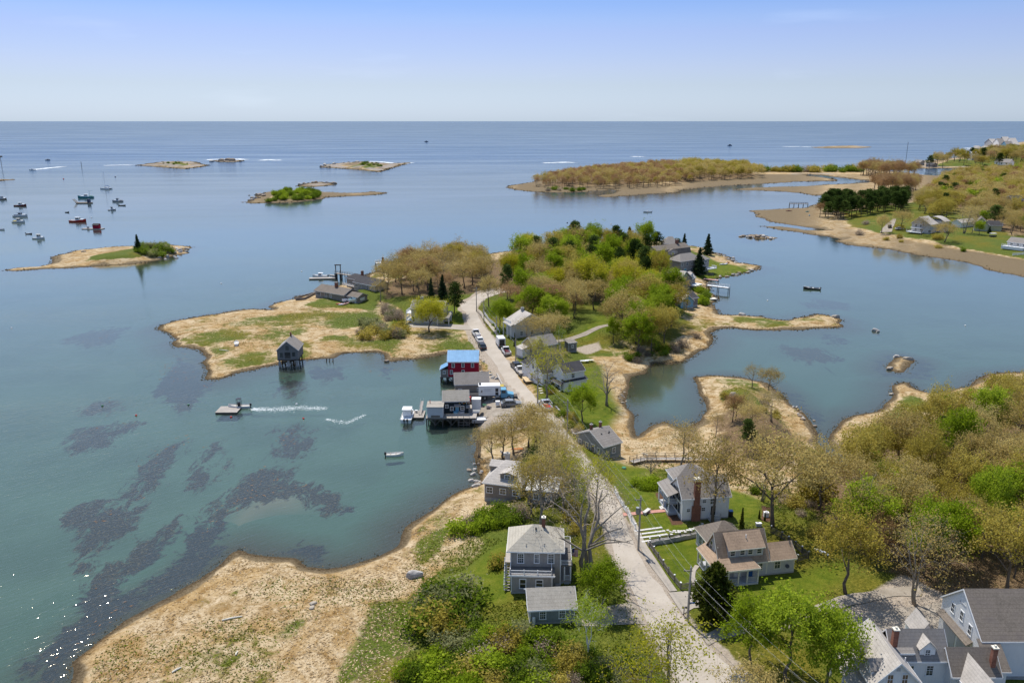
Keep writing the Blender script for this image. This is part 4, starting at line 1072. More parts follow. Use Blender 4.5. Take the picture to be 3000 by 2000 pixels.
# -- cottage by the salt pond
b = Bld('pond_cottage', 'blue-grey cottage with brown-grey roof and two brick chimneys beside the salt pond', (1768,1341), (1835,1331))
b.rz_fix = 0
b.wall(0, 4.5, 0, 8.5, 0, 2.7, 'shingle_blue', 4.7, axis='x', rpos=4.0)
b.roof(0, 4.5, 0, 8.5, 2.7, 4.7, 'roof_grey', axis='x', rpos=4.0, over=0.22)
b.chimney(0.8, 4.8, 3.9, 5.6, 0.45, 0.45); b.chimney(3.0, 4.6, 3.9, 5.7, 0.42, 0.42)
b.wins('L', -0.002, [(1.5, 0.8, 0.7, 1.1), (5.0, 0.8, 0.7, 1.1), (7.2, 0.8, 0.7, 1.1)]); b.wins('F', -0.002, [(2.6, 0.9, 0.7, 1.0)])
b.vents([(1.6, 2.6, 4.15), (3.6, 2.6, 4.15), (3.3, 2.4, 4.05)])
b.door('L', 3.2, 0.1, at=-0.002, mat='old_wood')
# -- hipped house on the shore
b = Bld('shore_house', 'weathered grey shingled house with cross-hipped pale roof at the water edge behind bare trees', (1420,1466), (1512,1462))
b.wall(0, 6.4, 0, 7.6, 0, 3.0, 'shingle_taupe', corner='trim_white')
b.hip(0, 6.4, 0, 7.6, 3.05, 5.6, ((2.6, 4.6), (5.2, 4.6)), 'roof_pale', 0.35)
b.dormer(2.6, 5.2, 0.9, 4.2, 3.0, 4.5, 4.9, 'shingle_taupe', 'roof_pale', win=(0.9, 0.9, 3.45))
b.dormer(-0.02, 2.4, 3.6, 6.2, 3.0, 4.6, 5.2, 'shingle_taupe', 'roof_pale', 'L', win=(0.8, 0.8, 3.5))
b.wins('F', -0.002, [(0.9, 1.2, 1.0, 0.95), (3.3, 1.2, 1.0, 0.95), (5.6, 1.2, 1.0, 0.95)], nx=2, ny=2)
b.chimney(2.4, 6.4, 4.3, 6.0, 0.8, 0.6, 'granite')
b = Bld('white_garage', 'low garage with whitish flat roof among bare trees behind the hip-roofed house', (1545,1478), (1628,1476), 'garage')
b.wall(0, b.w, 0, 5, 0, 2.5, 'shingle_taupe'); b.shed(-0.3, b.w+0.3, -0.3, 5.3, 2.52, 2.75, 'granite_pale'); b.wins('F', -0.002, [(1.5, 0.9, 0.8, 1.0), (3.6, 0.9, 0.8, 1.0)])
# -- white house by the tidal pond, mid picture
b = Bld('white_farmhouse', 'white gabled farmhouse with black roofs and a two-storey front wing by the bend', (1652,1147), (1718,1147))
g = b.w
b.wall(0, g, 0, 3.4, 0, 2.9, 'clap_white', name='front_wall', corner='trim_white')
b.shed(-0.25, g+0.25, -0.25, 1.0, 2.75, 3.3, 'roof_dark', 'F', name='skirt_roof')
b.wall(0.3, g-0.4, 0.5, 5.6, 2.9, 5.0, 'clap_white', 6.6, found=False, name='upper_wall')
b.roof(0.3, g-0.4, 0.5, 5.6, 5.0, 6.6, 'roof_dark', over=0.25)
b.wins('F', -0.002, [(1.7, 0.9, 0.8, 1.2)]); b.wins('F', 0.498, [(2.9, 3.5, 0.8, 1.15)]); b.wins('L', -0.002, [(1.0, 0.9, 0.7, 1.2), (2.4, 0.9, 0.7, 1.2)])
b.wall(-2.6, 4.4, 5.6, 12.5, 0, 4.0, 'clap_white', 7.0, name='main_wall', corner='trim_white')
b.roof(-2.6, 4.4, 5.6, 12.5, 4.0, 7.0, 'roof_dark', over=0.3, name='main_roof')
b.wins('L', -2.602, [(7.5, 1.0, 0.8, 1.4), (10.5, 1.0, 0.8, 1.4), (8.0, 4.1, 0.8, 1.3), (10.0, 4.1, 0.8, 1.3)]); b.wins('F', 5.598, [(-1.6, 1.0, 0.8, 1.3)])
b.hip(-2.0, 2.0, 12.5, 16.5, 4.0, 6.3, ((-0.1, 14.5), (0.1, 14.5)), 'roof_dark', 0.3, 'rear_roof'); b.wall(-2.0, 2.0, 12.5, 16.5, 0, 3.95, 'clap_white', name='rear_wall')
b.shed(-0.8, 0.0, 0.2, 5.5, 2.2, 2.6, 'roof_dark', 'L', name='porch_roof'); b.posts([(-0.7, 0.3), (-0.7, 2.8), (-0.7, 5.4)], 0, 2.2, 0.07)
m_ = MB(); m_.tube([(2.6, 7.2, 5.2), (2.6, 7.2, 6.6)], 0.07, 8); b.part('vent_pipe', m_, ['trim_white'])
# -- wharf buildings
b = Bld('red_fish_house', 'red two-storey fish house with blue standing-seam metal roof on wharf posts', (1313,1103), (1401,1103), 'building', z=1.6)
g = b.w
b.wall(0, g, 0, 5.6, 0, 4.05, 'clap_red', 6.15, found=False)
o = b.roof(0, g, 0, 5.6, 4.05, 6.15, 'blue_metal_roof', over=0.2)
m_ = MB()
for i in range(19):
    x = -0.2 + (g+0.4)*i/18
    m_.prism([(-0.2, 4.05-0.15+0.15), (2.8, 6.3), (2.8, 6.36), (-0.2, 4.06)], 'x', x-0.022, x+0.022)
b.part('seam', m_, ['blue_metal_roof'], o)
b.wins('F', -0.002, [(1.35, 2.55, 0.55, 0.95), (3.85, 2.6, 0.55, 0.95), (6.3, 2.6, 0.55, 0.95), (0.85, 0.7, 0.55, 0.95), (3.85, 0.75, 0.55, 0.95)], nx=1, ny=2)
b.wall(-1.95, -0.01, 0.1, 3.6, 0, 1.9, 'shingle_taupe', found=False, name='lean_to_wall', corner='trim_white')
b.shed(-2.15, -0.01, -0.1, 3.8, 1.75, 2.9, 'blue_metal_roof', 'L', name='lean_to_roof')
b.win('F', -1.0, 0.75, 0.5, 0.7, at=0.098, nx=2, ny=2)
b.slab('platform', -2.1, g+0.1, -0.1, 5.7, -0.25, -0.02, 'old_wood')
for x in (-1.9, -0.4, 1.2, 2.8, 4.4, 6.0):
    for y in (0.1, 2.8, 5.5): b.posts([(x, y)], -3.2, -0.25, 0.13, 'dark_wood', 'pile')
m_ = MB()
for x in (-1.9, 0.2): m_.tube([(x, 0.05, -0.3), (x+1.4, 0.05, -1.6)], 0.08, 5)
b.part('brace', m_, ['old_wood'])
b = Bld('grey_warehouse', 'long grey-brown shingled wharf shed with streaked grey roof behind the white box truck', (1334,1163), (1432,1160), 'building', z=2.0)
g = b.w
b.wall(0, g, 0, 5.6, 0, 3.1, 'shingle_taupe', 5.1, found=False); b.roof(0, g, 0, 5.6, 3.1, 5.1, 'roof_grey', over=0.2, trim='trim_grey')
b.wins('F', -0.002, [(1.15, 1.25, 0.7, 0.7), (5.6, 1.3, 0.7, 0.8)], nx=1, ny=2)
b.slab('deck', -2.1, -0.01, 0.6, 3.0, -0.2, -0.02, 'fresh_wood'); b.rail([(-0.05, 0.65, 0), (-2.05, 0.65, 0), (-2.05, 2.95, 0), (-0.05, 2.95, 0)], 0.9, 'fresh_wood', bal=0)
for x in (-1.9, 0.3, 2.2, 4.2): b.posts([(x, 0.7), (x, 2.8)], -3.0, -0.2, 0.12, 'dark_wood', 'pile')
b.slab('platform', -0.05, g, -0.05, 5.65, -0.22, -0.02, 'old_wood')
b = Bld('black_lobster_shack', 'black clapboard lobster shack with grey shingle roof on the wharf', (1299,1211), (1373,1209), 'building', z=2.0)
g = b.w
b.wall(0, g, 0, 4.4, 0, 2.9, 'clap_black', 4.6, found=False)
b.roof(0, g, 0, 4.4, 2.9, 4.6, 'roof_weathered', over=0.2, trim='trim_grey')
b.shed(2.4, 3.9, -0.75, -0.01, 1.75, 2.1, 'roof_grey', 'F', name='awning', trim=None); b.shed(5.0, 5.95, -0.9, -0.01, 1.4, 1.8, 'roof_grey', 'F', name='awning', trim=None)
b.wins('F', -0.002, [(1.9, 0.75, 0.55, 0.75), (4.25, 0.8, 0.65, 0.8), (0.8, 1.4, 0.5, 0.6)], nx=1, ny=2)
b.door('F', 3.1, 0.0, 0.8, 1.7, -0.002, 'paint_sky', 'paint_black')
for i, x in enumerate((3.6, 4.2, 4.6, 4.95, 5.25, 5.5)):
    m_ = MB(); m_.tube([(x, -0.06, 2.15+0.22*(i % 2)), (x, -0.06, 2.4+0.22*(i % 2))], [0.06, 0.09], 6); b.part('hanging_buoy', m_, [('paint_yellow', 'trim_white', 'paint_orange')[i % 3]])
b = Bld('wharf_shed', 'flat-roofed pale grey storage shed at the outer corner of the wharf', (1252,1223), (1298,1223), 'shed', z=2.0)
g = b.w
b.wall(0, g, 0, 2.6, 0, 2.4, 'shed_panel', found=False); b.shed(-0.15, g+0.15, -0.15, 2.75, 2.4, 2.75, 'roof_weathered', 'F', trim='trim_grey'); b.slab('skirt', 0.8, 2.8, -0.03, -0.005, 0.05, 0.55, 'old_wood')
# -- fish house on stilts
b = Bld('stilt_house', 'weathered grey fish house standing on stone stilts over the water at marsh edge', (813,1053), (874,1052), 'building', z=2.1)
g = b.w
b.wall(0, g, 0, 7.0, 0, 2.6, 'shingle_dark', 5.0, axis='y', found=False)
b.roof(0, g, 0, 7.0, 2.6, 5.0, 'roof_grey', axis='y', over=0.2, trim='trim_grey')
b.wins('F', -0.002, [(1.15, 0.8, 0.55, 0.95), (g-1.15, 0.95, 0.6, 0.95), (g/2, 2.75, 0.6, 0.95)], trim='dark_wood', nx=1, ny=2)
m_ = MB(); m_.box(g/2-0.75, g/2+0.75, -0.06, -0.005, 0.35, 2.0); o = b.part('loading_door', m_, ['paint_black']); m_ = MB()
for z in (0.45, 0.75, 1.05): m_.box(g/2-0.75, g/2+0.75, -0.1, -0.062, z, z+0.07)
b.part('bar', m_, ['old_wood'], o)
for k in range(3):
    m_ = MB(); s0 = 0.5+0.0*k; y = 2.2+k*1.1
    m_.prism([(0.55, 2.6+0.55*2.4/(g/2)+0.2), (1.6, 2.6+1.6*2.4/(g/2)+0.2), (1.6, 2.6+1.6*2.4/(g/2)+0.26), (0.55, 2.6+0.55*2.4/(g/2)+0.26)], 'y', y, y+0.7); b.part('skylight', m_, ['metal_white'])
b.chimney(g/2, 5.6, 4.6, 5.9, 0.4, 0.4, cap='brick')
b.slab('sill_beam', -0.05, g+0.05, -0.05, 7.05, -0.28, -0.01, 'dark_wood')
for x in (0.45, g/2, g-0.45):
    m_ = MB(); m_.obox((x, 0.35, -3.2), (0.62, 0.62, 2.4), 0.1); m_.obox((x, 0.35, -0.8), (0.5, 0.5, 0.52), 0.2); b.part('stone_pier', m_, ['granite'])
for x in (0.4, g/2, g-0.4):
    for y in (3.4, 6.6): b.posts([(x, y)], -2.6, -0.28, 0.15, 'dark_wood', 'pile')
# -- houses on the point
b = Bld('ranch_house', 'long low grey shingled house with brown roof and brick chimney nearest the point', (925,871), (1008,884))
b.wall(0, b.w, 0, 7.5, 0, 2.7, 'shingle_taupe', 4.3, corner=None); b.roof(0, b.w, 0, 7.5, 2.7, 4.3, 'roof_umber', over=0.5, trim='trim_grey')
b.chimney(b.w*0.52, 3.4, 3.4, 5.9, 1.0, 0.8)
b.wins('F', -0.002, [(1.6, 1.0, 2.3, 1.2), (5.6, 0.4, 0.7, 1.9), (8.2, 0.9, 0.7, 1.2)], nx=3, ny=2)
b.wall(b.w, b.w+6, 1.0, 6.0, 0, 2.3, 'shingle_taupe', 3.4, name='annex_wall'); b.roof(b.w, b.w+6, 1.0, 6.0, 2.3, 3.4, 'roof_umber', name='annex_roof', trim='trim_grey'); b.door('F', b.w+4.2, 0, 1.8, 1.9, 0.998, 'trim_white')
b = Bld('cove_house', 'grey shingled house with dark hip roof and screened porch beside the long pier', (1038,852), (1100,861))
b.wall(0, b.w, 0, 6.5, 0, 3.0, 'shingle_grey', 4.8); b.roof(0, b.w, 0, 6.5, 3.0, 4.8, 'roof_dark', over=0.4)
b.wall(-8.5, -0.01, 3.0, 8.5, 0, 2.9, 'shingle_taupe', name='wing_wall'); b.hip(-8.5, 0.0, 3.0, 8.5, 2.95, 4.6, ((-6.5, 5.7), (-2.0, 5.7)), 'roof_dark', 0.4, 'wing_roof')
b.wins('F', -0.002, [(1.6, 1.2, 1.6, 0.9), (4.2, 1.3, 0.8, 1.0), (8.0, 1.0, 0.8, 1.3)], nx=2, ny=2); b.chimney(-1.2, 5.2, 3.6, 6.2, 0.8, 0.8)
b.slab('deck', -8.4, -0.1, 0.6, 2.9, 0.5, 0.65, 'deck_wood'); b.rail([(-8.3, 0.7, 0.66), (-0.2, 0.7, 0.66)], 0.8)
b = Bld('pier_house', 'brown-roofed house with brick chimney half hidden behind tan trees above raised dock', (1118,800), (1165,798))
b.wall(0, 8, 0, 6, 0, 3, 'shingle_taupe', 4.6); b.roof(0, 8, 0, 6, 3, 4.6, 'roof_umber'); b.chimney(0.6, 2.4, 3.2, 6.4, 0.9, 0.9); b.wins('F', -0.002, [(2, 1, 0.8, 1.2), (5, 1, 0.8, 1.2)])
b = Bld('willow_house', 'grey two-storey house with white balconies behind the yellow-green willow', (1206,948), (1300,948))
g = b.w
b.wall(0, g, 0, 6.5, 0, 5.0, 'clap_grey', 7.0); b.roof(0, g, 0, 6.5, 5.0, 7.0, 'roof_grey', over=0.3); b.chimney(2.8, 3.4, 6.2, 8.0, 0.9, 0.6, 'granite')
b.wins('F', -0.002, [(0.7, 0.6, 0.8, 1.6), (2.3, 3.2, 0.8, 1.4), (8.6, 3.2, 0.8, 1.3), (5, 3.2, 0.8, 1.3), (5, 0.8, 0.8, 1.3)], nx=1, ny=2)
for z in (0.9, 3.3):
    b.slab('balcony', -1.9, -0.01, 0.2, 4.5, z-0.18, z, 'trim_white'); b.rail([(-0.05, 0.3, z), (-1.8, 0.3, z), (-1.8, 4.4, z), (-0.05, 4.4, z)], 0.85)
b.posts([(-1.8, 0.3), (-1.8, 4.4)], -0.2, 3.1, 0.08); b.shed(g-2.0, g+2.2, -1.6, 2.5, 2.5, 3.1, 'roof_grey', 'F', name='porch_roof'); b.posts([(g+2.0, -1.4), (g+2.0, 2.2), (g-1.8, -1.4)], -0.2, 2.5, 0.08)
b.wall(g, g+1.6, 1.5, 6.3, 0, 3.0, 'clap_grey', name='side_wall')
b = Bld('shingle_cottage', 'grey-roofed house with white porch rail beside the picket fence and flower beds', (1510,992), (1592,985))
g = b.w
b.wall(0, g, 0, 6.5, 0, 4.6, 'clap_grey', 7.2, axis='y', rpos=g*0.55); b.roof(0, g, 0, 6.5, 4.6, 7.2, 'roof_pale', axis='y', rpos=g*0.55, over=0.35)
b.shed(-1.4, 0.0, 0.3, 6.0, 4.0, 4.6, 'roof_pale', 'L', name='porch_roof'); b.posts([(-1.3, 0.4), (-1.3, 3.0), (-1.3, 5.8)], 0, 4.0, 0.08); b.rail([(-1.3, 0.4, 4.7), (-1.3, 5.8, 4.7)], 0.8)
b.chimney(g*0.5, 5.0, 6.4, 8.0, 0.8, 0.7, 'granite'); b.wins('F', -0.002, [(2, 0.9, 0.8, 1.3), (5.4, 0.9, 0.8, 1.3), (g*0.55, 4.4, 0.7, 1.2)])
b.wall(g, g+3, 1.0, 5.5, 0, 3.2, 'clap_grey', 4.6, name='side_wall'); b.roof(g, g+3, 1.0, 5.5, 3.2, 4.6, 'roof_pale', name='side_roof')
b = Bld('lane_house', 'weathered grey house with small gables hidden behind budding tree at the roadside', (1565,1046), (1630,1040))
b.wall(0, b.w, 0, 5.5, 0, 3.2, 'shingle_grey', 5.2, axis='x'); b.roof(0, b.w, 0, 5.5, 3.2, 5.2, 'roof_grey'); b.dormer(1.0, 3.0, 0.3, 2.6, 3.0, 4.2, 5.0, 'shingle_grey', 'roof_grey', win=(0.7, 0.8, 3.3)); b.wins('F', -0.002, [(1.5, 0.9, 0.8, 1.2), (4.4, 0.9, 0.8, 1.2)])
b.wall(-2.5, -0.01, 2.0, 5.0, 0, 2.4, 'clap_white', name='porch_wall'); b.shed(-2.8, 0, 1.7, 5.2, 2.4, 3.0, 'roof_pale', 'L', name='porch_roof')
b = Bld('garden_shed', 'small square dark grey two-storey shed with flat roof on bright lawn', (1665,1031), (1689,1031), 'shed')
b.wall(0, b.w, 0, 2.4, 0, 2.7, 'shingle_dark', corner='trim_grey'); b.shed(-0.15, b.w+0.15, -0.15, 2.55, 2.7, 3.0, 'roof_grey', 'F'); b.win('F', b.w/2, 1.3, 0.5, 0.7, at=-0.002)
b = Bld('gambrel_house', 'large grey gambrel house with brown-grey roofs and red chimney at island end', (1992,799), (2050,800))
g = b.w
b.wall(0, g, 0, 7, 0, 5.4, 'shingle_grey'); b.hip(0, g, 0, 7, 5.45, 8.0, ((3.0, 3.5), (g-2.5, 3.5)), 'roof_grey', 0.4)
b.wins('F', -0.002, [(1.2, 3.4, 0.8, 1.2), (4.0, 3.4, 0.8, 1.2), (6.8, 3.4, 0.8, 1.2), (6.6, 0.8, 0.9, 1.2)], nx=2, ny=2); b.door('F', 3.0, 0, 1.2, 2.1, -0.002, 'paint_teal')
m_ = MB(); m_.prism([(9, 0), (18, 0), (18, 5.5), (16.6, 8.6), (13.5, 10.2), (10.4, 8.6), (9, 5.5)], 'x', -4, g+3.5); b.part('gambrel_wall', m_, ['shingle_grey'])
m_ = MB(); pr = [(8.7, 5.2), (10.2, 8.7), (13.5, 10.35), (16.8, 8.7), (18.3, 5.2), (18.3, 5.4), (16.9, 8.95), (13.5, 10.6), (10.1, 8.95), (8.7, 5.4)]; m_.prism(pr, 'x', -4.4, g+3.9); b.part('gambrel_roof', m_, ['roof_umber'])
b.wins('L', -4.002, [(13.5, 6.6, 0.9, 1.3), (11.0, 3.2, 0.8, 1.2), (13.5, 3.2, 0.8, 1.2), (16, 3.2, 0.8, 1.2)], nx=2, ny=2); b.chimney(g-1, 13.5, 9.8, 12.2, 1.2, 1.0)
b.dormer(2.0, 7.5, 9.3, 12.5, 6.6, 8.2, 9.2, 'shingle_grey', 'roof_umber', win=(1.6, 0.9, 7.0))
b.wall(g, g+7, 1.5, 6.5, 0, 4.6, 'shingle_grey', name='wing_wall'); b.hip(g, g+7, 1.5, 6.5, 4.65, 6.4, ((g+1, 4), (g+5, 4)), 'roof_grey', 0.4, 'wing_roof'); b.wins('F', 1.498, [(g+5, 3.0, 1.2, 1.2)]); b.slab('deck', g+3, g+9, -1.5, 1.4, 0.6, 0.9, 'trim_white'); b.rail([(g+3, -1.4, 0.9), (g+8.9, -1.4, 0.9), (g+8.9, 1.3, 0.9)], 0.9)
b = Bld('hip_roof_neighbour', 'brown hip-roofed house behind the big gambrel house on the island', (1945,745), (1985,745))
b.wall(0, b.w, 0, 8, 0, 5, 'shingle_taupe'); b.hip(0, b.w, 0, 8, 5.05, 8, ((2.5, 4), (b.w-2, 4)), 'roof_grey', 0.4)
b = Bld('dormer_house', 'grey shingled house with pale roof and dormers above the white pier', (1985,848), (2026,846))
g = b.w
b.wall(0, g, 0, 7, 0, 3.6, 'shingle_taupe', 7.0, axis='y'); b.roof(0, g, 0, 7, 3.6, 7.0, 'roof_pale', axis='y', over=0.35); b.win('F', g/2, 4.2, 0.9, 1.5, at=-0.002); b.wins('F', -0.002, [(1.6, 1.0, 0.8, 1.3), (4.4, 1.0, 0.8, 1.3)])
b.wall(g, g+4.5, 1.0, 6, 0, 3.2, 'shingle_taupe', 5.2, name='wing_wall'); b.roof(g, g+4.5, 1.0, 6, 3.2, 5.2, 'roof_pale', name='wing_roof'); b.dormer(g+1.5, g+3.3, 1.4, 3.2, 3.2, 4.6, 5.3, 'clap_white', 'roof_pale', win=(0.9, 0.8, 3.7)); b.slab('deck', g-1, g+5, -2, 0.9, 0.5, 0.8, 'trim_white')
b = Bld('blue_cottage', 'blue cottage with sharp grey gables half hidden among green trees near the cove', (1994,902), (2030,904))
b.wall(0, b.w, 0, 6, 0, 2.6, 'paint_sky', 4.8, axis='y'); b.roof(0, b.w, 0, 6, 2.6, 4.8, 'roof_pale', axis='y', over=0.35); b.win('F', b.w/2, 1.0, 1.2, 1.2, at=-0.002)
b.wall(b.w-1, b.w+4, 2, 9, 0, 2.8, 'shingle_dark', 4.6, name='wing_wall'); b.roof(b.w-1, b.w+4, 2, 9, 2.8, 4.6, 'roof_dark', name='wing_roof'); b.chimney(b.w+0.5, 6.5, 3.8, 6.2, 0.9, 0.9, 'granite')
b = Bld('outer_house', 'grey house with umber gable roof beside the trestle pier on the far shore', (1335,764), (1383,762))
b.wall(0, b.w, 0, 8, 0, 3.6, 'clap_grey', 6.2); b.roof(0, b.w, 0, 8, 3.6, 6.2, 'roof_umber', over=0.4); b.wins('F', -0.002, [(3, 1.4, 0.9, 1.2), (6.4, 1.4, 0.9, 1.2), (8, 1.4, 0.9, 1.2)])
b.dormer(-2.5, 2.0, -0.5, 5.0, 0, 3.4, 5.4, 'clap_grey', 'roof_dark')
b = Bld('chimney_house', 'dark-roofed house with tall red chimneys among spring trees near the flagpole', (1775,738), (1830,738))
b.wall(0, b.w, 0, 7, 0, 5, 'shingle_taupe', 7.4); b.roof(0, b.w, 0, 7, 5, 7.4, 'roof_umber'); b.chimney(1.2, 4, 6.6, 9.6, 1.1, 1.0); b.chimney(b.w-1, 4, 6.4, 9.0, 1.1, 1.0); b.wins('F', -0.002, [(2, 3, 0.9, 1.3), (5, 3, 0.9, 1.3)])
# -- houses on the mainland shore at right
b = Bld('deck_house', 'grey shore house with curved-top roof and white decks above the marsh', (2668,684), (2722,686))
g = b.w
b.wall(0, g, 0, 9, 0, 5.5, 'clap_grey', 9.0, axis='y', rpos=4); b.roof(0, g, 0, 9, 5.5, 9.0, 'roof_pale', axis='y', rpos=4, over=0.5); b.wins('F', -0.002, [(2.5, 0.6, 1.2, 1.9), (5.5, 0.6, 1.2, 1.9), (2.5, 3.4, 1.1, 1.4), (5.2, 3.4, 1.1, 1.4), (10.5, 1.0, 1.4, 1.2)])
b.slab('deck', -1, g*0.7, -3.5, -0.01, 0.4, 0.8, 'trim_white'); b.rail([(-1, -3.4, 0.8), (g*0.7, -3.4, 0.8)], 1.0, bal=0.3); b.slab('balcony', 0, 7, -1.4, -0.01, 2.8, 3.0, 'trim_white')
m_ = MB(); m_.loft([[(g*0.1+0.9*i, 9.2+y, 6.6+2.4*math.sin(math.pi*i/14)) for i in range(15)] for y in (0, 7)], cap=False, closed=False); m_.loft([[(g*0.1+0.9*i, 9.2+y, 6.35+2.4*math.sin(math.pi*i/14)) for i in range(15)] for y in (0, 7)], cap=False, closed=False); b.part('curved_roof', m_, ['roof_pale'])
m_ = MB(); m_.box(g*0.1+0.5, g*0.1+12, 9.3, 16, 0, 6.9); b.part('rear_wall', m_, ['clap_grey'])
b = Bld('yellow_house', 'pale yellow gabled house with grey roof between trees on the right shore', (2852,676), (2892,678))
g = b.w
b.wall(0, g, 0, 10, 0, 4.2, 'clap_yellow', 7.6, axis='y', rpos=g*0.45); b.roof(0, g, 0, 10, 4.2, 7.6, 'roof_umber', axis='y', rpos=g*0.45, over=0.5); b.wins('F', -0.002, [(3.5, 1.2, 2.2, 1.4), (5.4, 4.6, 1.8, 0.9)], trim='dark_wood', nx=2, ny=2)
b.wall(g, g+7, 2.5, 8.5, 0, 3.4, 'clap_yellow', 5.6, name='wing_wall'); b.roof(g, g+7, 2.5, 8.5, 3.4, 5.6, 'roof_dark', name='wing_roof')
b = Bld('creek_house', 'white-decked grey house at the right edge above the creek mouth', (2942,733), (3002,738))
b.wall(0, 14, 2, 9, 0, 3.4, 'clap_grey', 5.4); b.roof(0, 14, 2, 9, 3.4, 5.4, 'roof_grey'); b.slab('deck', -1, 9, -1.5, 1.99, 0.2, 1.6, 'trim_white'); b.rail([(-1, -1.4, 1.6), (9, -1.4, 1.6)], 1.0, bal=0.3); b.wins('F', 1.998, [(2, 1.7, 1.2, 1.3), (5, 1.7, 1.2, 1.3), (8, 1.7, 1.2, 1.3)])
b = Bld('woods_house', 'dark house with slate-grey roof glimpsed in the woods at right edge', (2965,615), (2992,614))
b.wall(0, 9, 0, 8, 0, 7, 'shingle_dark', 9.5); b.roof(0, 9, 0, 8, 7, 9.5, 'roof_dark', over=0.5)
b = Bld('pale_ranch', 'long pale-roofed house low behind bare trees on the right shore', (2815,668), (2852,664))
b.wall(0, 14, 0, 6, 0, 3, 'clap_white', 4.6); b.roof(0, 14, 0, 6, 3, 4.6, 'roof_pale')
FARH = [  # far shore: px, px, depth, eave, ridge, wall, roof, label
 ((2742,470),(2765,470),14,8,13,'clap_grey','roof_grey','square grey house with hipped roof on the far green lawn'),
 ((2680,485),(2694,485),12,5,8,'shingle_grey','roof_grey','small grey house leftmost by the far shore cove'),
 ((2712,489),(2732,489),9,4,6,'shingle_taupe','roof_dark','low dark boathouse at the edge of the far cove'),
 ((2912,487),(2954,488),12,5,9,'clap_white','roof_grey','long grey-roofed building beyond the woods at right'),
 ((2846,470),(2864,470),12,8,13,'clap_grey','roof_pale','pale house behind reddish trees on far lawn'),
 ((2905,432),(2922,432),30,11,20,'clap_grey','roof_pale','leftmost house of the cluster on the far rocky point'),
 ((2925,434),(2942,434),30,12,22,'clap_white','roof_grey','second house from the left on the far rocky point'),
 ((2938,428),(2955,428),30,13,23,'shingle_taupe','roof_pale','tall pale-roofed house at the back of the far point'),
 ((2948,441),(2966,441),26,11,20,'paint_sky','roof_grey','bluish house in front of the cluster on far point'),
 ((2968,438),(2984,438),26,11,19,'clap_grey','roof_pale','grey house right of the bluish one on far point'),
 ((2960,430),(2978,430),26,12,21,'clap_white','roof_pale','whitish house behind the bluish one on far point'),
 ((2886,447),(2896,447),16,6,11,'shingle_grey','roof_dark','low dark house on near side of the far point'),
]
for A, B, dp, ez, rz_, wm, rm, lb in FARH:
    b = Bld('far_house', lb, A, B, group='houses along the far shore'); g = b.w
    b.wall(0, g, 0, dp, 0, ez, wm, rz_); b.roof(0, g, 0, dp, ez, rz_, rm, over=0.6)
    n = max(2, int(g/6))
    for i in range(n): b.win('F', g*(i+0.5)/n, ez*0.35, 1.6, min(2.4, ez*0.4), at=-0.002, nx=1, ny=2)
# -- white farmhouse and barn at lower right
b = Bld('dormered_house', 'large white house with many pale gabled roofs and dormers at bottom right corner', (2560,2092), (2708,2092))
b.o.location = (38.4, 71.9, 3.0); b.o.rotation_euler = (0, 0, 0)
b.wall(0, 5.0, 0, 7.2, 0, 4.45, 'clap_white', 7.0, axis='y', corner='trim_white'); b.roof(0, 5.0, 0, 7.2, 4.45, 7.0, 'roof_pale', axis='y', over=0.35)
b.win('F', 1.75, 4.3, 0.55, 1.15, at=-0.002, nx=2, ny=2); b.win('F', 3.3, 4.3, 0.55, 1.15, at=-0.002, nx=2, ny=2)
m_ = MB(); m_.box(2.3, 2.7, -0.04, -0.004, 5.9, 6.3); b.part('gable_vent', m_, ['trim_grey'])
b.dormer(0.15, 2.6, 0.9, 2.5, 4.5, 5.4, 6.1, 'clap_white', 'roof_grey', 'L', win=(0.5, 0.75, 4.75)); b.dormer(0.15, 2.6, 3.9, 5.5, 4.5, 5.4, 6.1, 'clap_white', 'roof_grey', 'L', win=(0.5, 0.75, 4.75))
b.shed(-1.6, -0.01, 0.5, 6.8, 2.6, 3.3, 'roof_pale', 'L', name='side_porch_roof'); b.posts([(-1.5, 0.6), (-1.5, 3.6), (-1.5, 6.7)], -0.3, 2.6, 0.09)
b.wall(5.0, 10.1, 4.1, 7.9, 0, 4.4, 'clap_white', 6.7, name='wing_wall', corner='trim_white'); b.roof(4.0, 10.1, 4.1, 7.9, 4.4, 6.7, 'roof_grey', over=0.3, name='wing_roof', rake=0.2)
b.dormer(7.0, 8.7, 4.25, 6.0, 4.3, 5.5, 6.4, 'clap_white', 'roof_pale', win=(0.5, 0.85, 4.5)); b.shed(4.3, 6.4, 4.1, 5.8, 4.9, 5.7, 'roof_grey', 'F', name='shed_dormer'); b.slab('shed_dormer_wall', 4.4, 6.3, 4.2, 4.3, 4.4, 4.9, 'clap_white')
b.win('F', 8.3, 2.2, 0.7, 1.2, at=4.098); b.win('F', 6.1, 2.2, 0.7, 1.2, at=4.098)
b.chimney(4.15, 4.6, 5.6, 7.7, 0.55, 0.55, cap='trim_cream'); m_ = MB(); m_.tube([(4.3, 2.2, 5.2), (4.3, 2.2, 5.9)], 0.06, 8); b.part('vent_pipe', m_, ['trim_white'])
b.dormer(8.6, 10.6, 7.9, 10.8, 0, 4.6, 6.2, 'clap_white', 'roof_pale')
b.wall(10.1, 15.2, 3.0, 6.2, 0, 3.4, 'clap_white', 5.3, name='ell_wall'); b.roof(10.1, 15.2, 2.6, 6.4, 3.3, 5.4, 'roof_umber', over=0.2, name='ell_roof')
b.wall(10.9, 13.6, -2.0, 3.0, 0, 3.2, 'clap_white', 5.0, axis='y', name='entry_wall'); b.roof(10.9, 13.6, -2.0, 4.5, 3.2, 5.0, 'roof_pale', axis='y', over=0.25, name='entry_roof')
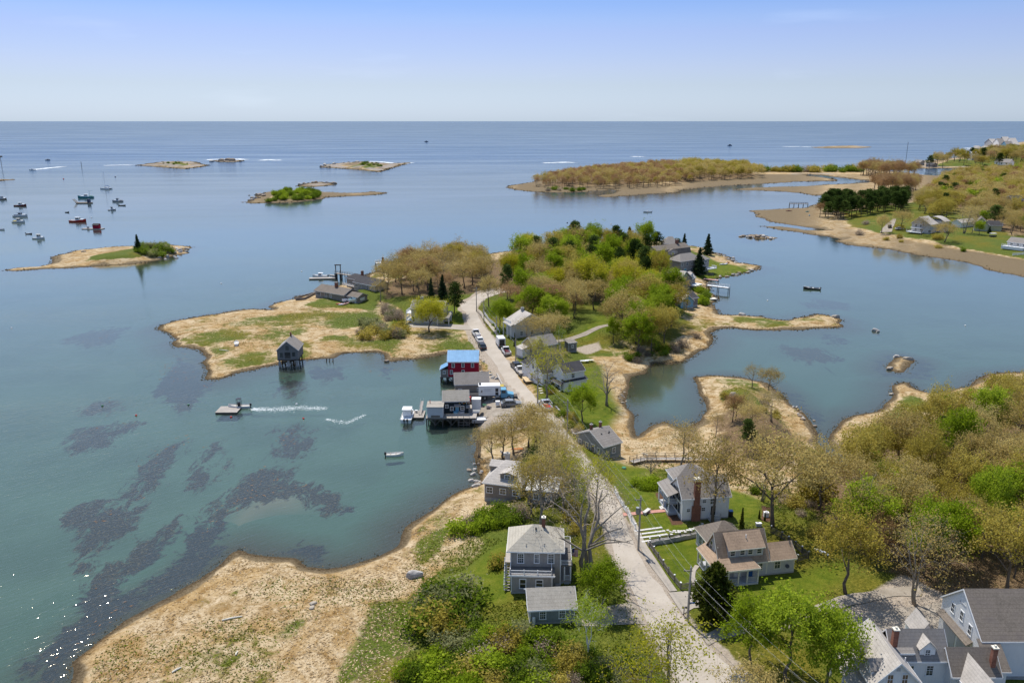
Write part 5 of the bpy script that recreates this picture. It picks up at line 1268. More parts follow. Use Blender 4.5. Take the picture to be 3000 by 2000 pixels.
b.chimney(14.6, 3.3, 3.6, 6.3, 0.5, 0.5, cap='trim_cream'); b.steps(13.9, 15.0, 2.4, 4, 0.9, 'concrete')
b.wins('F', 2.998, [(14.2, 1.2, 0.6, 1.2)])
b = Bld('white_barn', 'big white barn with stained brown roof and windowed gable end at right edge', (2756,1838), (2856,1838), 'barn')
b.o.location = (53.6, 78.3, 3.0); b.o.rotation_euler = (0, 0, 0)
b.wall(0, 13, 0, 8.6, 0, 5.0, 'clap_white', 8.6, rpos=4.6, corner='trim_white'); b.roof(0, 13, 0, 8.6, 5.0, 8.6, 'roof_umber', rpos=4.6, over=0.2)
b.wins('L', -0.002, [(2.5, 4.0, 0.6, 1.15), (4.4, 4.6, 0.6, 1.15), (6.3, 4.4, 0.6, 1.15)], nx=2, ny=2)
m_ = MB(); m_.prism([(-0.75, 3.0), (-0.003, 3.5), (-0.003, 3.62), (-0.75, 3.12)], 'y', 1.6, 8.3); b.part('pent_roof', m_, ['roof_umber'])
for y in (3.2, 6.3): 
    m_ = MB(); m_.box(-0.05, -0.004, y-1.35, y+1.35, 0, 2.7); b.part('barn_door', m_, ['trim_grey'])
m_ = MB(); m_.box(-0.04, -0.004, 3.9, 5.2, 6.6, 6.8); b.part('loft_hatch', m_, ['trim_grey'])
b.wall(-0.4, 1.6, -2.6, -0.01, 0, 2.9, 'clap_white', name='lean_to_wall'); b.shed(-0.6, 1.9, -2.9, 0.2, 2.9, 5.0, 'roof_umber', 'F', name='lean_to_roof')
# ================================================================ trees and shrubs
def leaf_mat(name, cols, rough=0.7, transl=0.45):
    m = NT(name)
    a = m.attr('tint'); inf = m.n('ShaderNodeObjectInfo')
    f = m.math('ADD', m.math('MULTIPLY', a.outputs['Fac'], 0.58), m.math('MULTIPLY', inf.outputs['Random'], 0.42))
    c = m.ramp(f, [(0.12, cols[0]), (0.5, cols[1]), (0.88, cols[2])])
    d = m.n('ShaderNodeBsdfDiffuse', Color=c); t = m.n('ShaderNodeBsdfTranslucent', Color=c)
    mx = m.n('ShaderNodeMixShader', i0=transl); m.t.links.new(d.outputs[0], mx.inputs[1]); m.t.links.new(t.outputs[0], mx.inputs[2])
    return m.done(mx)
LEAF = {
 'tan':    ((0.25, 0.175, 0.05), (0.47, 0.36, 0.12), (0.63, 0.51, 0.20)),
 'rust':   ((0.21, 0.12, 0.055), (0.38, 0.235, 0.11), (0.52, 0.35, 0.18)),
 'olive':  ((0.21, 0.165, 0.025), (0.41, 0.335, 0.060), (0.57, 0.47, 0.12)),
 'lime':   ((0.13, 0.18, 0.010), (0.26, 0.35, 0.018), (0.40, 0.48, 0.045)),
 'willow': ((0.25, 0.24, 0.012), (0.43, 0.41, 0.028), (0.58, 0.55, 0.06)),
 'green':  ((0.065, 0.105, 0.010), (0.15, 0.215, 0.018), (0.25, 0.33, 0.04)),
 'pine':   ((0.025, 0.045, 0.010), (0.068, 0.105, 0.022), (0.14, 0.18, 0.045)),
 'spruce': ((0.018, 0.032, 0.015), (0.045, 0.075, 0.032), (0.09, 0.13, 0.055)),
 'cedar':  ((0.040, 0.052, 0.008), (0.095, 0.115, 0.016), (0.19, 0.20, 0.035)),
 'red':    ((0.20, 0.045, 0.03), (0.38, 0.09, 0.06), (0.50, 0.16, 0.10)),
 'twig':   ((0.22, 0.165, 0.115), (0.37, 0.29, 0.205), (0.50, 0.41, 0.30)),
 'sage':   ((0.15, 0.165, 0.065), (0.28, 0.29, 0.12), (0.42, 0.41, 0.20)),
}
for k, v in LEAF.items(): leaf_mat('leaf_' + k, v, transl=0.3 if k in ('pine', 'spruce', 'cedar', 'twig') else 0.5)
plain('bark', (0.13, 0.105, 0.082), 0.95, 0.25, 2.0, 0.5)
plain('bark_grey', (0.24, 0.205, 0.165), 0.95, 0.25, 2.0, 0.5)
plain('bark_white', (0.62, 0.60, 0.56), 0.85, 0.15, 2.5, 0.3)

def leaf_quads(r, C, size, flat=0.0, elong=1.6):
    """little two-triangle leaves around centres C"""
    n = len(C)
    d = r.normal(size=(n, 3)); d[:, 2] *= (1 - flat); d /= np.linalg.norm(d, axis=1)[:, None] + 1e-9
    e = r.normal(size=(n, 3)); e -= (e * d).sum(1)[:, None] * d; e /= np.linalg.norm(e, axis=1)[:, None] + 1e-9
    s = (size * r.uniform(0.6, 1.4, n))[:, None]
    a = C + d * s * elong * 0.5; b = C - d * s * elong * 0.5; p = C + e * s * 0.5; q = C - e * s * 0.5
    V = np.stack([a, p, b, q], 1).reshape(-1, 3)
    F = np.arange(4 * n).reshape(n, 4)
    return V, F
def crown_mesh(name, V, F, tint, mat):
    me = mesh_np(name, V, F, [mat])
    at = me.attributes.new('tint', 'FLOAT', 'POINT'); at.data.foreach_set('value', np.repeat(tint, 4).astype(np.float32))
    return me
def grow(seed, H0=10.0, cz=0.62, rx=3.6, rz=3.6, limbs=8, tips=130, leaves=16, lsize=0.26, spread=0.34, leafk='tan', bark='bark', stems=1, trunk_r=0.2, twigcut=0.0, droop=0.0, bare=0.0):
    """broadleaf tree: trunk, limbs to points in the crown, twigs grafted on the nearest wood, leaves round the twig ends"""
    r = np.random.default_rng(seed); m = MB()
    nodes = []; nrad = []
    c0 = np.array([0, 0, H0 * cz])
    def env(nn, inner=0.35):
        d = r.normal(size=(nn, 3)); d /= np.linalg.norm(d, axis=1)[:, None]
        d[:, 2] = np.where(d[:, 2] < -0.55, -d[:, 2] * 0.6, d[:, 2])
        lump = 1 + 0.22 * np.sin(d[:, 0] * 5 + seed) * np.cos(d[:, 1] * 4 + seed * 2) + 0.12 * np.sin(d[:, 2] * 7 + seed)
        rad = (inner + (1 - inner) * r.random(nn) ** 0.55) * lump
        return c0 + d * rad[:, None] * np.array([rx, rx, rz])
    for s in range(stems):
        off = np.array([r.normal() * 0.25, r.normal() * 0.25, -0.25]) if stems > 1 else np.array([0, 0, -0.25])
        lean = np.array([r.normal(), r.normal(), 0]) * (0.10 if stems == 1 else 0.28) * rx
        top = np.array([0, 0, H0 * (cz + 0.12)]) + lean
        path = [off]
        for t in np.linspace(0.18, 1, 6):
            path.append(off * (1 - t) + top * t + np.array([r.normal(), r.normal(), 0]) * 0.12 * (t < 1))
        rr = [trunk_r * (1.25 if i == 0 else 1 - 0.72 * i / 6) / (stems ** 0.35) for i in range(7)]
        m.tube(path, rr, 7)
        for i in range(2, 7): nodes.append(path[i]); nrad.append(rr[i])
    trunkn = len(nodes)
    ends = env(limbs, 0.55)
    for e in ends[np.argsort(ends[:, 2])]:
        N = np.array(nodes[:trunkn]); 
        k = int(np.argmin(np.abs(N[:, 2] - (e[2] - 0.55 * np.hypot(e[0], e[1]) - 0.4)) + 0.3 * np.hypot(N[:, 0] - e[0], N[:, 1] - e[1])))
        a = N[k]; ra = nrad[k] * 0.62
        mid = a * 0.55 + e * 0.45 + np.array([0, 0, 0.10 * np.linalg.norm(e - a)]) + r.normal(size=3) * 0.16
        q3 = a * 0.22 + e * 0.78 + np.array([0, 0, 0.07 * np.linalg.norm(e - a)]) + r.normal(size=3) * 0.18
        m.tube([a, mid, q3, e], [ra, ra * 0.72, ra * 0.45, ra * 0.18], 5, cap=False)
        for p, q in ((a * 0.5 + mid * 0.5, ra * 0.8), (mid, ra * 0.7), (mid * 0.5 + q3 * 0.5, ra * 0.55), (q3, ra * 0.42), (e, ra * 0.2)): nodes.append(p); nrad.append(q)
    T = env(tips, 0.4); T = T[np.argsort(np.linalg.norm((T - c0) / np.array([rx, rx, rz]), axis=1))]
    lc = []
    for t in T:
        N = np.array(nodes); D = np.linalg.norm(N - t, axis=1) + 0.35 * np.maximum(0, N[:, 2] - t[2])
        k = int(np.argmin(D)); a = N[k]; ra = max(0.014, min(nrad[k] * 0.55, 0.055))
        mid = a * 0.5 + t * 0.5 + r.normal(size=3) * 0.13 + np.array([0, 0, 0.05 * D[k]])
        m.tube([a, mid, t], [ra, ra * 0.65, ra * 0.25], 3, cap=False)
        nodes += [mid, t]; nrad += [ra * 0.6, ra * 0.3]
        # fine twigs
        for _ in range(2):
            tt = t + r.normal(size=3) * 0.5; m.tube([mid * 0.4 + t * 0.6, tt], [ra * 0.4, ra * 0.12 + 0.004], 3, cap=False)
            lc.append((tt, 0.75))
        lc.append((t, 1.0)); lc.append((mid, 0.45))
    C = []; 
    for p, wgt in lc:
        if r.random() < bare: continue
        k = max(1, int(1.9 * leaves * wgt / 2.2 * r.uniform(0.5, 1.5)))
        q = p + r.normal(size=(k, 3)) * spread * np.array([1, 1, 0.75])
        if droop: q[:, 2] -= r.random(k) ** 1.4 * droop
        C.append(q)
    C = np.concatenate(C)
    V, F = leaf_quads(r, C, lsize * 0.62)
    rel = np.linalg.norm((C - c0) / np.array([rx, rx, rz]), axis=1)
    clump = 0.5 + 0.5 * np.sin(C[:, 0] * 1.7 + seed) * np.sin(C[:, 1] * 1.9 + 1) * np.sin(C[:, 2] * 1.6 + 2)
    tint = np.clip(0.25 * r.random(len(C)) + 0.40 * clump + 0.25 + 0.12 * r.normal(size=len(C)), 0, 1)
    return m.mesh('trunk', [bark], True, False), crown_mesh('crown', V, F, tint, 'leaf_' + leafk)
def conifer(seed, H0=10.0, r0=2.2, kind='spruce', tiers=22, lsize=0.3, dens=1.0, base=0.08):
    r = np.random.default_rng(seed); m = MB()
    m.tube([(0, 0, -0.2), (0.05, 0, H0 * 0.5), (0, 0, H0 * 0.98)], [0.17, 0.10, 0.02], 6)
    C = []
    for i in range(tiers):
        t = i / (tiers - 1); z = H0 * (base + (0.98 - base) * t); R_ = r0 * ((1 - t) ** 0.85 if kind != 'cedar' or r0 < 2 else math.sin(math.pi * (0.16 + 0.82 * t)) ** 0.7) * (0.82 + 0.36 * r.random()) + 0.12
        nb = int((5 + 6 * (1 - t)) * dens) + 3
        for j in range(nb):
            a = r.random() * 6.283; L = R_ * r.uniform(0.65, 1.1); d = np.array([math.cos(a), math.sin(a), 0])
            m.tube([(0, 0, z), tuple(d * L + np.array([0, 0, z - 0.12 * L]))], [0.03, 0.008], 3, cap=False)
            k = int(6 + 9 * L * dens)
            s = r.random(k) ** 0.7
            q = d * (L * s)[:, None] + np.array([0, 0, z]) + np.stack([0 * s, 0 * s, -0.18 * L * s ** 1.5 + r.normal(size=k) * 0.07], 1) + r.normal(size=(k, 3)) * 0.10 * (1 + 0.6 * L * s)[:, None] * np.array([1, 1, 0.5])
            C.append(q)
    C = np.concatenate(C); V, F = leaf_quads(r, C, lsize, 0.3, 1.8)
    tint = np.clip(0.3 + 0.35 * r.random(len(C)) + 0.14 * r.normal(size=len(C)), 0, 1)
    return m.mesh('trunk', ['bark'], True, False), crown_mesh('crown', V, F, tint, 'leaf_' + kind)
def pine(seed, H0=10.0, r0=2.6, clumps=34, kind='pine', base=0.4, lsize=0.26):
    """pitch pine: irregular flat pads of needles on crooked limbs"""
    r = np.random.default_rng(seed); m = MB()
    bend = r.normal(size=2) * 0.35
    path = [(0, 0, -0.2), (bend[0] * 0.4, bend[1] * 0.4, H0 * 0.35), (bend[0], bend[1], H0 * 0.7), (bend[0] * 0.6, bend[1], H0 * 0.95)]
    m.tube(path, [0.2, 0.15, 0.09, 0.03], 6)
    C = []
    for i in range(clumps):
        t = base + (1 - base) * (i + r.random()) / clumps; z = H0 * t
        R_ = r0 * (1.0 - 0.75 * ((t - base) / (1 - base)) ** 1.6) * r.uniform(0.35, 1.05); a = i * 2.4 + r.normal() * 0.5
        e = np.array([math.cos(a) * R_ + bend[0] * t, math.sin(a) * R_ + bend[1] * t, z + 0.15 * R_])
        m.tube([(bend[0] * t, bend[1] * t, z - 0.25 * R_), tuple(e)], [0.055, 0.015], 4, cap=False)
        k = int(r.uniform(50, 90)); q = e + r.normal(size=(k, 3)) * np.array([0.62, 0.62, 0.26]) * r.uniform(0.7, 1.15)
        C.append(q)
    C = np.concatenate(C); V, F = leaf_quads(r, C, lsize, 0.0, 2.0)
    tint = np.clip(0.25 + 0.4 * r.random(len(C)) + 0.14 * r.normal(size=len(C)), 0, 1)
    return m.mesh('trunk', ['bark'], True, False), crown_mesh('crown', V, F, tint, 'leaf_' + kind)
def bush(seed, leafk='green', r0=1.0, h=1.3, stems=26, leaves=40, lsize=0.105, spread=0.20):
    r = np.random.default_rng(seed); m = MB(); C = []
    for i in range(stems):
        a = r.random() * 6.283; rr = r0 * math.sqrt(r.random()); zt = h * (1 - 0.55 * (rr / r0) ** 2) * r.uniform(0.6, 1.1)
        e = np.array([math.cos(a) * rr, math.sin(a) * rr, zt]); b0 = e * np.array([0.35, 0.35, 0]) + np.array([0, 0, -0.1])
        m.tube([tuple(b0), tuple(b0 * 0.4 + e * 0.6 + r.normal(size=3) * 0.07), tuple(e)], [0.022, 0.014, 0.005], 3, cap=False)
        for t, w in ((1.0, 1.0), (0.7, 0.8), (0.42, 0.6)):
            k = max(2, int(leaves * w * r.uniform(0.5, 1.4) / 1.6)); C.append(b0 * (1 - t) + e * t + r.normal(size=(k, 3)) * spread)
    C = np.concatenate(C); C[:, 2] = np.abs(C[:, 2]); V, F = leaf_quads(r, C, lsize)
    clump = 0.5 + 0.5 * np.sin(C[:, 0] * 4 + seed) * np.sin(C[:, 1] * 4.4 + 1) * np.sin(C[:, 2] * 4 + 2)
    tint = np.clip(0.3 * r.random(len(C)) + 0.35 * clump + 0.22 + 0.12 * r.normal(size=len(C)), 0, 1)
    return m.mesh('stem', ['bark_grey'], True, False), crown_mesh('foliage', V, F, tint, 'leaf_' + leafk)

TM = {}
def reg(k, lst): TM[k] = lst
reg('tan', [grow(11 + i, rx=3.7 + 0.3 * i, rz=3.5, leafk='tan', leaves=15, tips=135, lsize=0.22) for i in range(4)])
reg('rust', [grow(31 + i, rx=3.6, rz=3.5, leafk='rust', leaves=14, tips=130, lsize=0.22) for i in range(2)])
reg('olive', [grow(21 + i, rx=3.5 + 0.3 * i, rz=3.6, leafk='olive', leaves=20, tips=130, lsize=0.24) for i in range(3)])
reg('lime', [grow(41 + i, rx=3.4, rz=3.8, leafk='lime', leaves=30, tips=130, lsize=0.26) for i in range(3)])
reg('green', [grow(51 + i, rx=3.5, rz=3.8, leafk='green', leaves=34, tips=130, lsize=0.27, cz=0.58) for i in range(2)])
reg('willow', [grow(61 + i, rx=4.0, rz=3.6, leafk='willow', leaves=46, tips=130, lsize=0.23, droop=1.7, cz=0.66, spread=0.34) for i in range(2)])
reg('bare', [grow(71 + i, rx=4.2, rz=4.2, leafk='twig', leaves=5, tips=190, lsize=0.13, bark='bark_grey', stems=1 + 2 * i, trunk_r=0.30, cz=0.58, limbs=11, bare=0.45) for i in range(2)])
reg('budding', [grow(81 + i, rx=3.9, rz=3.8, leafk='tan', leaves=8, tips=165, lsize=0.19, bark='bark_grey', limbs=10, cz=0.6, bare=0.2, stems=1 + 2 * (i == 1)) for i in range(3)])
reg('yellowing', [grow(91 + i, rx=3.6, rz=3.9, leafk='willow', leaves=9, tips=150, lsize=0.20, bark='bark_grey', limbs=10, cz=0.6, bare=0.25) for i in range(2)])
reg('birch', [grow(101, rx=2.9, rz=3.6, leafk='lime', leaves=14, tips=110, lsize=0.18, bark='bark_white', stems=3, trunk_r=0.15, cz=0.6)])
reg('red', [grow(111, rx=3.2, rz=3.4, leafk='red', leaves=18, tips=120, lsize=0.22)])
reg('pine', [pine(121 + i) for i in range(3)])
reg('white_pine', [pine(131 + i, r0=2.9, clumps=42, base=0.25, kind='pine') for i in range(2)])
reg('spruce', [conifer(141 + i, r0=2.0 + 0.3 * i) for i in range(2)])
reg('cedar', [conifer(151, r0=3.0, kind='cedar', tiers=26, dens=1.7, lsize=0.26, base=0.06)])
reg('column', [conifer(161, r0=1.2, kind='cedar', tiers=22, dens=1.2, base=0.03)])
reg('s_green', [bush(201 + i, 'green') for i in range(2)]); reg('s_lime', [bush(211 + i, 'lime') for i in range(2)])
reg('s_olive', [bush(221 + i, 'olive', leaves=32) for i in range(2)]); reg('s_twig', [bush(231 + i, 'twig', leaves=16, stems=48, lsize=0.085) for i in range(2)])
reg('s_sage', [bush(241 + i, 'sage', leaves=30) for i in range(2)])

KNAME = {'tan': 'oak_tree', 'rust': 'maple_tree', 'olive': 'budding_tree', 'lime': 'leafy_tree', 'green': 'leafy_tree', 'willow': 'willow_tree', 'bare': 'bare_tree', 'budding': 'bare_tree', 'yellowing': 'flowering_tree', 'birch': 'birch_tree', 'red': 'maple_tree', 'pine': 'pine_tree', 'white_pine': 'pine_tree', 'spruce': 'spruce_tree', 'cedar': 'cedar_tree', 'column': 'arborvitae'}
TREE_POS = []
def tree(kind, loc, h, wide=1.0, label=None, group=None, rz=None, var=None):
    L = TM[kind]; tr, cr = L[(var if var is not None else random.randrange(len(L))) % len(L)]
    s = h / 10.0
    shrub = kind.startswith('s_')
    o = thing('shrub' if shrub else KNAME[kind], label, 'shrub' if shrub else 'tree', loc, random.random() * 6.28 if rz is None else rz, group)
    if shrub: s = h / 1.3
    o.scale = (s * wide, s * wide, s)
    link(bpy.data.objects.new('stem' if shrub else 'trunk', tr), o); link(bpy.data.objects.new('foliage' if shrub else 'crown', cr), o)
    TREE_POS.append((loc[0], loc[1], 0.25 * h * wide))
    return o
def treepx(kind, u, vb, vt, label, wide=1.0, var=None, rz=None):
    p = P(u, vb); h = HT(u, vb, vt, p) / (0.97 if kind in ('spruce', 'cedar', 'pine', 'column', 'white_pine') else 1.0)
    return tree(kind, p, h, wide, label, var=var, rz=rz)

NEAR = [
 ('bare', 1711, 1676, 1362, 'huge bare grey tree with several trunks between hip-roofed house and road', 1.05, 1),
 ('budding', 1586, 1548, 1325, 'tall orange-budded tree directly behind the hip-roofed house chimney', 0.95, 0),
 ('yellowing', 1744, 1524, 1335, 'yellow-green tree at left road edge beyond the huge bare tree', 0.95, 0),
 ('budding', 1505, 1330, 1196, 'bare budding tree with thick trunk beside the white lawn chairs', 1.15, 2),
 ('budding', 1443, 1352, 1238, 'leaning budding tree hanging over the water by the shore house', 1.2, 0),
 ('budding', 1405, 1340, 1250, 'thin budding tree nearest the water beside the shore house', 1.0, 1),
 ('tan', 1548, 1310, 1190, 'tan budding tree at the roadside just below the wharf', 1.1, 1),
 ('tan', 1590, 1335, 1215, 'tan budding tree left of road above white-roofed garage', 1.0, 2),
 ('budding', 1625, 1385, 1255, 'budding roadside tree above the white-roofed garage', 0.95, 1),
 ('yellowing', 1665, 1440, 1300, 'pale yellow-green roadside tree right of white-roofed garage', 0.9, 1),
 ('bare', 1650, 1500, 1345, 'slim bare tree behind hip-roofed house near the road', 0.75, 0),
 ('tan', 1568, 1302, 1172, 'tan tree overhanging the road just below the hauled boat', 1.1, 0),
 ('budding', 1618, 1350, 1215, 'grey-branched tree leaning over the road above cottage', 1.1, 1),
 ('tan', 1642, 1402, 1268, 'tan tree arching over the road left of cottage lawn', 1.0, 3),
 ('yellowing', 1684, 1475, 1330, 'yellowish tree over the road beyond the huge bare tree', 1.0, 1),
 ('budding', 1600, 1455, 1300, 'many-stemmed budding tree right behind white-roofed garage', 1.0, 1),
 ('olive', 1556, 1505, 1340, 'olive budding tree between white-roofed garage and hip-roofed house', 0.8, 1),
 ('tan', 1474, 1345, 1232, 'tan tree rising behind the shore house roof', 1.1, 3),
 ('tan', 2088, 1530, 1268, 'tall tan-leaved tree in front of the brick-chimneyed white house', 0.78, 0),
 ('tan', 2264, 1542, 1248, 'broad ochre tree with many upright limbs right of rounded lawn', 0.98, 2),
 ('budding', 1996, 1374, 1225, 'crooked budding tree behind the white house beside footbridge', 1.1, 0),
 ('budding', 2018, 1368, 1245, 'second crooked budding tree beside the footbridge', 0.9, 2),
 ('bare', 1905, 1402, 1315, 'small leaning bare tree right of the pond cottage', 0.9, 0),
 ('budding', 2235, 1470, 1330, 'slender budding tree at back corner of the rounded lawn', 0.8, 1),
 ('cedar', 2088, 1815, 1652, 'dense dark evergreen beside the utility pole at junction', 1.0, 0),
 ('lime', 2198, 1950, 1752, 'fresh lime-green tree in mulch ring near bottom right road edge', 1.0, 0),
 ('lime', 2300, 1995, 1725, 'large airy lime-green tree at bottom left of dormered house', 0.95, 1),
 ('lime', 2420, 2030, 1775, 'lime-green tree touching the porch of the dormered house', 0.8, 2),
 ('yellowing', 1955, 2085, 1800, 'sparse yellow-flowering tree at bottom edge overhanging road', 1.05, 0),
 ('yellowing', 1880, 2120, 1870, 'sparse yellow tree in bottom thicket left of road', 1.0, 1),
 ('tan', 2190, 2140, 1945, 'rusty tan tree top at the bottom edge right of road', 1.0, 3),
 ('birch', 1722, 1928, 1735, 'clump of white birches below the garage driveway', 1.0, 0),
 ('lime', 1766, 1780, 1642, 'round lime-green tree between garage and road', 1.15, 1),
 ('lime', 1706, 1236, 1120, 'bright green maple on lawn above the pond cottage', 0.95, 2),
 ('bare', 1777, 1188, 1055, 'spreading leafless tree by the salt pond behind white farmhouse', 1.0, 0),
 ('yellowing', 1601, 1168, 1008, 'large sparse yellow tree at roadside in front of white farmhouse', 1.0, 1),
 ('budding', 1560, 1065, 985, 'budding tree in front of weathered roadside house', 1.0, 0),
 ('tan', 1590, 1015, 915, 'tan tree hiding the gables of the weathered roadside house', 1.1, 1),
 ('birch', 1640, 1032, 948, 'thin pale birch beside the square garden shed', 0.9, 0),
 ('budding', 2203, 1134, 1062, 'left of two small trees on the tip of grassy knob', 0.95, 0),
 ('tan', 2252, 1150, 1074, 'right of two small trees on the tip of grassy knob', 1.15, 1),
 ('budding', 1546, 1012, 918, 'bare tree screening the grey-roofed house beside picket fence', 1.1, 0),
 ('tan', 1622, 1004, 908, 'tan tree behind the weathered roadside house', 1.1, 2),
 ('yellowing', 1578, 1078, 985, 'sparse yellow tree in front of weathered roadside house', 1.0, 0),
 ('budding', 1634, 1100, 1010, 'bare tree between white farmhouse and weathered house', 1.0, 2),
 ('willow', 1258, 972, 868, 'yellow-green weeping willow in front of balconied house', 1.15, 0),
 ('spruce', 1264, 876, 815, 'left of two narrow dark spruces behind the willow', 0.85, 0),
 ('spruce', 1297, 876, 806, 'right taller narrow dark spruce behind the willow', 0.95, 1),
 ('white_pine', 1331, 926, 832, 'dark pine with drooping boughs at the road bend', 1.0, 0),
 ('tan', 1432, 900, 800, 'tan tree standing inside the curve of the road', 0.9, 0),
 ('white_pine', 1486, 876, 780, 'dark pine right of the road curve', 0.8, 1),
 ('lime', 1530, 890, 785, 'bright green tree beside the dark pine at road curve', 0.85, 0),
 ('green', 1510, 790, 752, 'round dark green tree behind the road curve pines', 1.4, 0),
 ('budding', 1570, 905, 800, 'leafless dark tree right of the bright green one', 0.8, 0),
 ('willow', 1645, 866, 782, 'rounded golden willow with forked trunk left of centre island', 1.2, 0),
 ('willow', 1728, 876, 745, 'tallest golden-green willow in the island centre', 0.9, 1),
 ('green', 1745, 880, 800, 'dark green tree beneath the tallest golden willow', 1.0, 1),
 ('willow', 1832, 870, 772, 'golden-green willow right of the tallest one', 1.05, 0),
 ('lime', 1822, 920, 808, 'dense bright green tree in front of golden willows', 0.95, 0),
 ('lime', 1465, 965, 872, 'young green tree in garden beside the sidewalk', 0.8, 1),
 ('lime', 1485, 960, 880, 'second young green tree in garden beside sidewalk', 0.7, 2),
 ('column', 1508, 1014, 975, 'tall clipped columnar evergreen beside the white van', 0.7, 0),
 ('spruce', 1842, 742, 667, 'leftmost tall conifer against the water at island back', 1.25, 0),
 ('spruce', 1888, 738, 674, 'second conifer from the left at island back', 0.9, 1),
 ('pine', 1922, 742, 683, 'bushy dark pine third of the conifers at island back', 1.2, 0),
 ('spruce', 2004, 730, 685, 'small conifer behind the gambrel house', 1.1, 0),
 ('pine', 1985, 728, 700, 'low rounded pine behind the gambrel house', 1.6, 1),
 ('spruce', 2073, 748, 687, 'lone spruce at the tip of green lawn', 1.15, 1),
 ('spruce', 2047, 806, 728, 'dark spruce in front of the gambrel house', 1.25, 0),
 ('pine', 1718, 742, 687, 'dark round-topped pine left of the flagpole', 1.25, 2),
 ('white_pine', 1858, 810, 707, 'tall open pine in the middle of island wood', 0.75, 0),
 ('white_pine', 1872, 815, 718, 'second tall open pine in the middle of island wood', 0.7, 1),
 ('red', 2868, 1262, 1208, 'small deep red shrub-like maple by the right shore', 1.0, 0),
 ('white_pine', 2652, 1330, 1240, 'broad dark pine at the edge of right woods', 1.2, 0),
 ('white_pine', 2800, 1260, 1190, 'upper dark pine in the right woods', 1.1, 1),
 ('white_pine', 2890, 1420, 1300, 'big dark pine in the middle of right woods', 1.15, 0),
 ('lime', 2590, 1475, 1350, 'brightest green tree in the right woods', 1.15, 1),
 ('budding', 2676, 1766, 1500, 'massive budding tree with three trunks at the barn drive', 1.0, 1),
 ('olive', 2478, 1738, 1500, 'olive budding tree at the lawn edge left of barn drive', 1.0, 0),
 ('olive', 2950, 1740, 1480, 'tall olive tree right behind the barn ridge', 0.95, 2),
 ('spruce', 405, 736, 688, 'lone spruce on the low islet at left', 1.15, 0),
 ('column', 1957, 1490, 1448, 'little dark conifer in mulch bed left of white house', 0.9, 0),
 ('column', 2172, 1545, 1488, 'narrow weeping conifer right of the white house', 0.9, 0),
 ('column', 2224, 1518, 1492, 'left small columnar evergreen around white tank', 1.0, 0),
 ('column', 2240, 1524, 1500, 'right small columnar evergreen around white tank', 1.0, 0),
 ('tan', 2583, 684, 625, 'small tan tree beside the sandy lane on right shore', 1.1, 0),
 ('tan', 2640, 672, 612, 'tan tree between sandy lane and curved-roof house', 1.25, 1),
 ('budding', 2698, 692, 628, 'bare tree in front of the curved-roof house', 1.1, 0),
 ('tan', 2766, 712, 645, 'round tan tree right of curved-roof house near the marsh', 1.25, 2),
 ('budding', 2826, 684, 600, 'tall bare twin-trunked tree left of the yellow house', 1.0, 1),
 ('pine', 2912, 668, 605, 'dark pine behind the yellow house', 1.3, 0),
 ('spruce', 2898, 684, 664, 'small dark conifer right of the yellow house', 1.3, 1),
 ('tan', 2965, 688, 630, 'tan tree right of the yellow house', 1.2, 3),
]
for kd, u, vb, vt, lb, wd_, vr in NEAR: treepx(kd, u, vb, vt, lb, wd_, vr)
# cedar by the junction: fill out the base
BP = []
for o in bpy.data.objects:
    if o.type == 'EMPTY' and o.get('category') in ('house', 'garage', 'building', 'barn', 'shed'): BP.append(o)
bpy.context.view_layer.update()
FOOT = []
for o in BP:
    for ch in o.children:
        if ch.type == 'MESH' and 'wall' in ch.name:
            M_ = ch.matrix_world; c8 = [M_ @ Vector(c) for c in ch.bound_box]
            FOOT.append((np.mean([c.x for c in c8]), np.mean([c.y for c in c8]), max((c - c8[0]).length for c in c8) * 0.5))
FOOT = np.array(FOOT)
ROADW = np.concatenate([np.array([P(u, v)[:2] for u, v in ROAD_L]), np.array([P(u, v)[:2] for u, v in ROAD_R])[::-1]])
def scatter(poly_px, spacing, z=2.3, clear=1.0, road=2.0):
    poly = WP(poly_px, z); lo = poly.min(0); hi = poly.max(0)
    nx = int((hi[0]-lo[0])/spacing) + 2; ny = int((hi[1]-lo[1])/spacing) + 2
    X, Y = np.meshgrid(lo[0] + np.arange(nx) * spacing, lo[1] + np.arange(ny) * spacing)
    X = X.ravel() + rng.uniform(-0.46, 0.46, X.size) * spacing; Y = Y.ravel() + rng.uniform(-0.46, 0.46, Y.size) * spacing
    k = sdist(X, Y, poly) > 0
    X, Y = X[k], Y[k]
    Z = H(X, Y); d = CT * Y - ST * (Z - CAM_Z); U = 1500 + F_PX * X / d
    k = (Z > 0.45) & (U < 3120) & (U > -100)
    if road: k &= sdist(X, Y, ROADW) < -road
    X, Y, Z = X[k], Y[k], Z[k]
    for fx, fy, fr in FOOT:
        k = np.hypot(X - fx, Y - fy) > fr + clear
        X, Y, Z = X[k], Y[k], Z[k]
    return X, Y, Z
def wood(poly_px, spacing, kinds, hmin, hmax, label, group, clear=2.0, road=3.0, limit=300, wide=(0.85, 1.15)):
    X, Y, Z = scatter(poly_px, spacing, clear=clear, road=road)
    order = np.argsort(Y); ks, ws = zip(*kinds); ws = np.array(ws) / sum(ws)
    rest = []
    for n, i in enumerate(order):
        kd = ks[rng.choice(len(ks), p=ws)]; h = rng.uniform(hmin, hmax)
        if min((math.hypot(X[i]-a, Y[i]-b_) - c for a, b_, c in TREE_POS[:96]), default=9) < 0.6: continue
        lb = label(kd) if callable(label) else label
        gp = group(kd) if callable(group) else group
        if n < limit: tree(kd, (X[i], Y[i], Z[i] - 0.1), h, rng.uniform(*wide), lb, gp)
        else: rest.append((kd, X[i], Y[i], Z[i], h))
    return rest
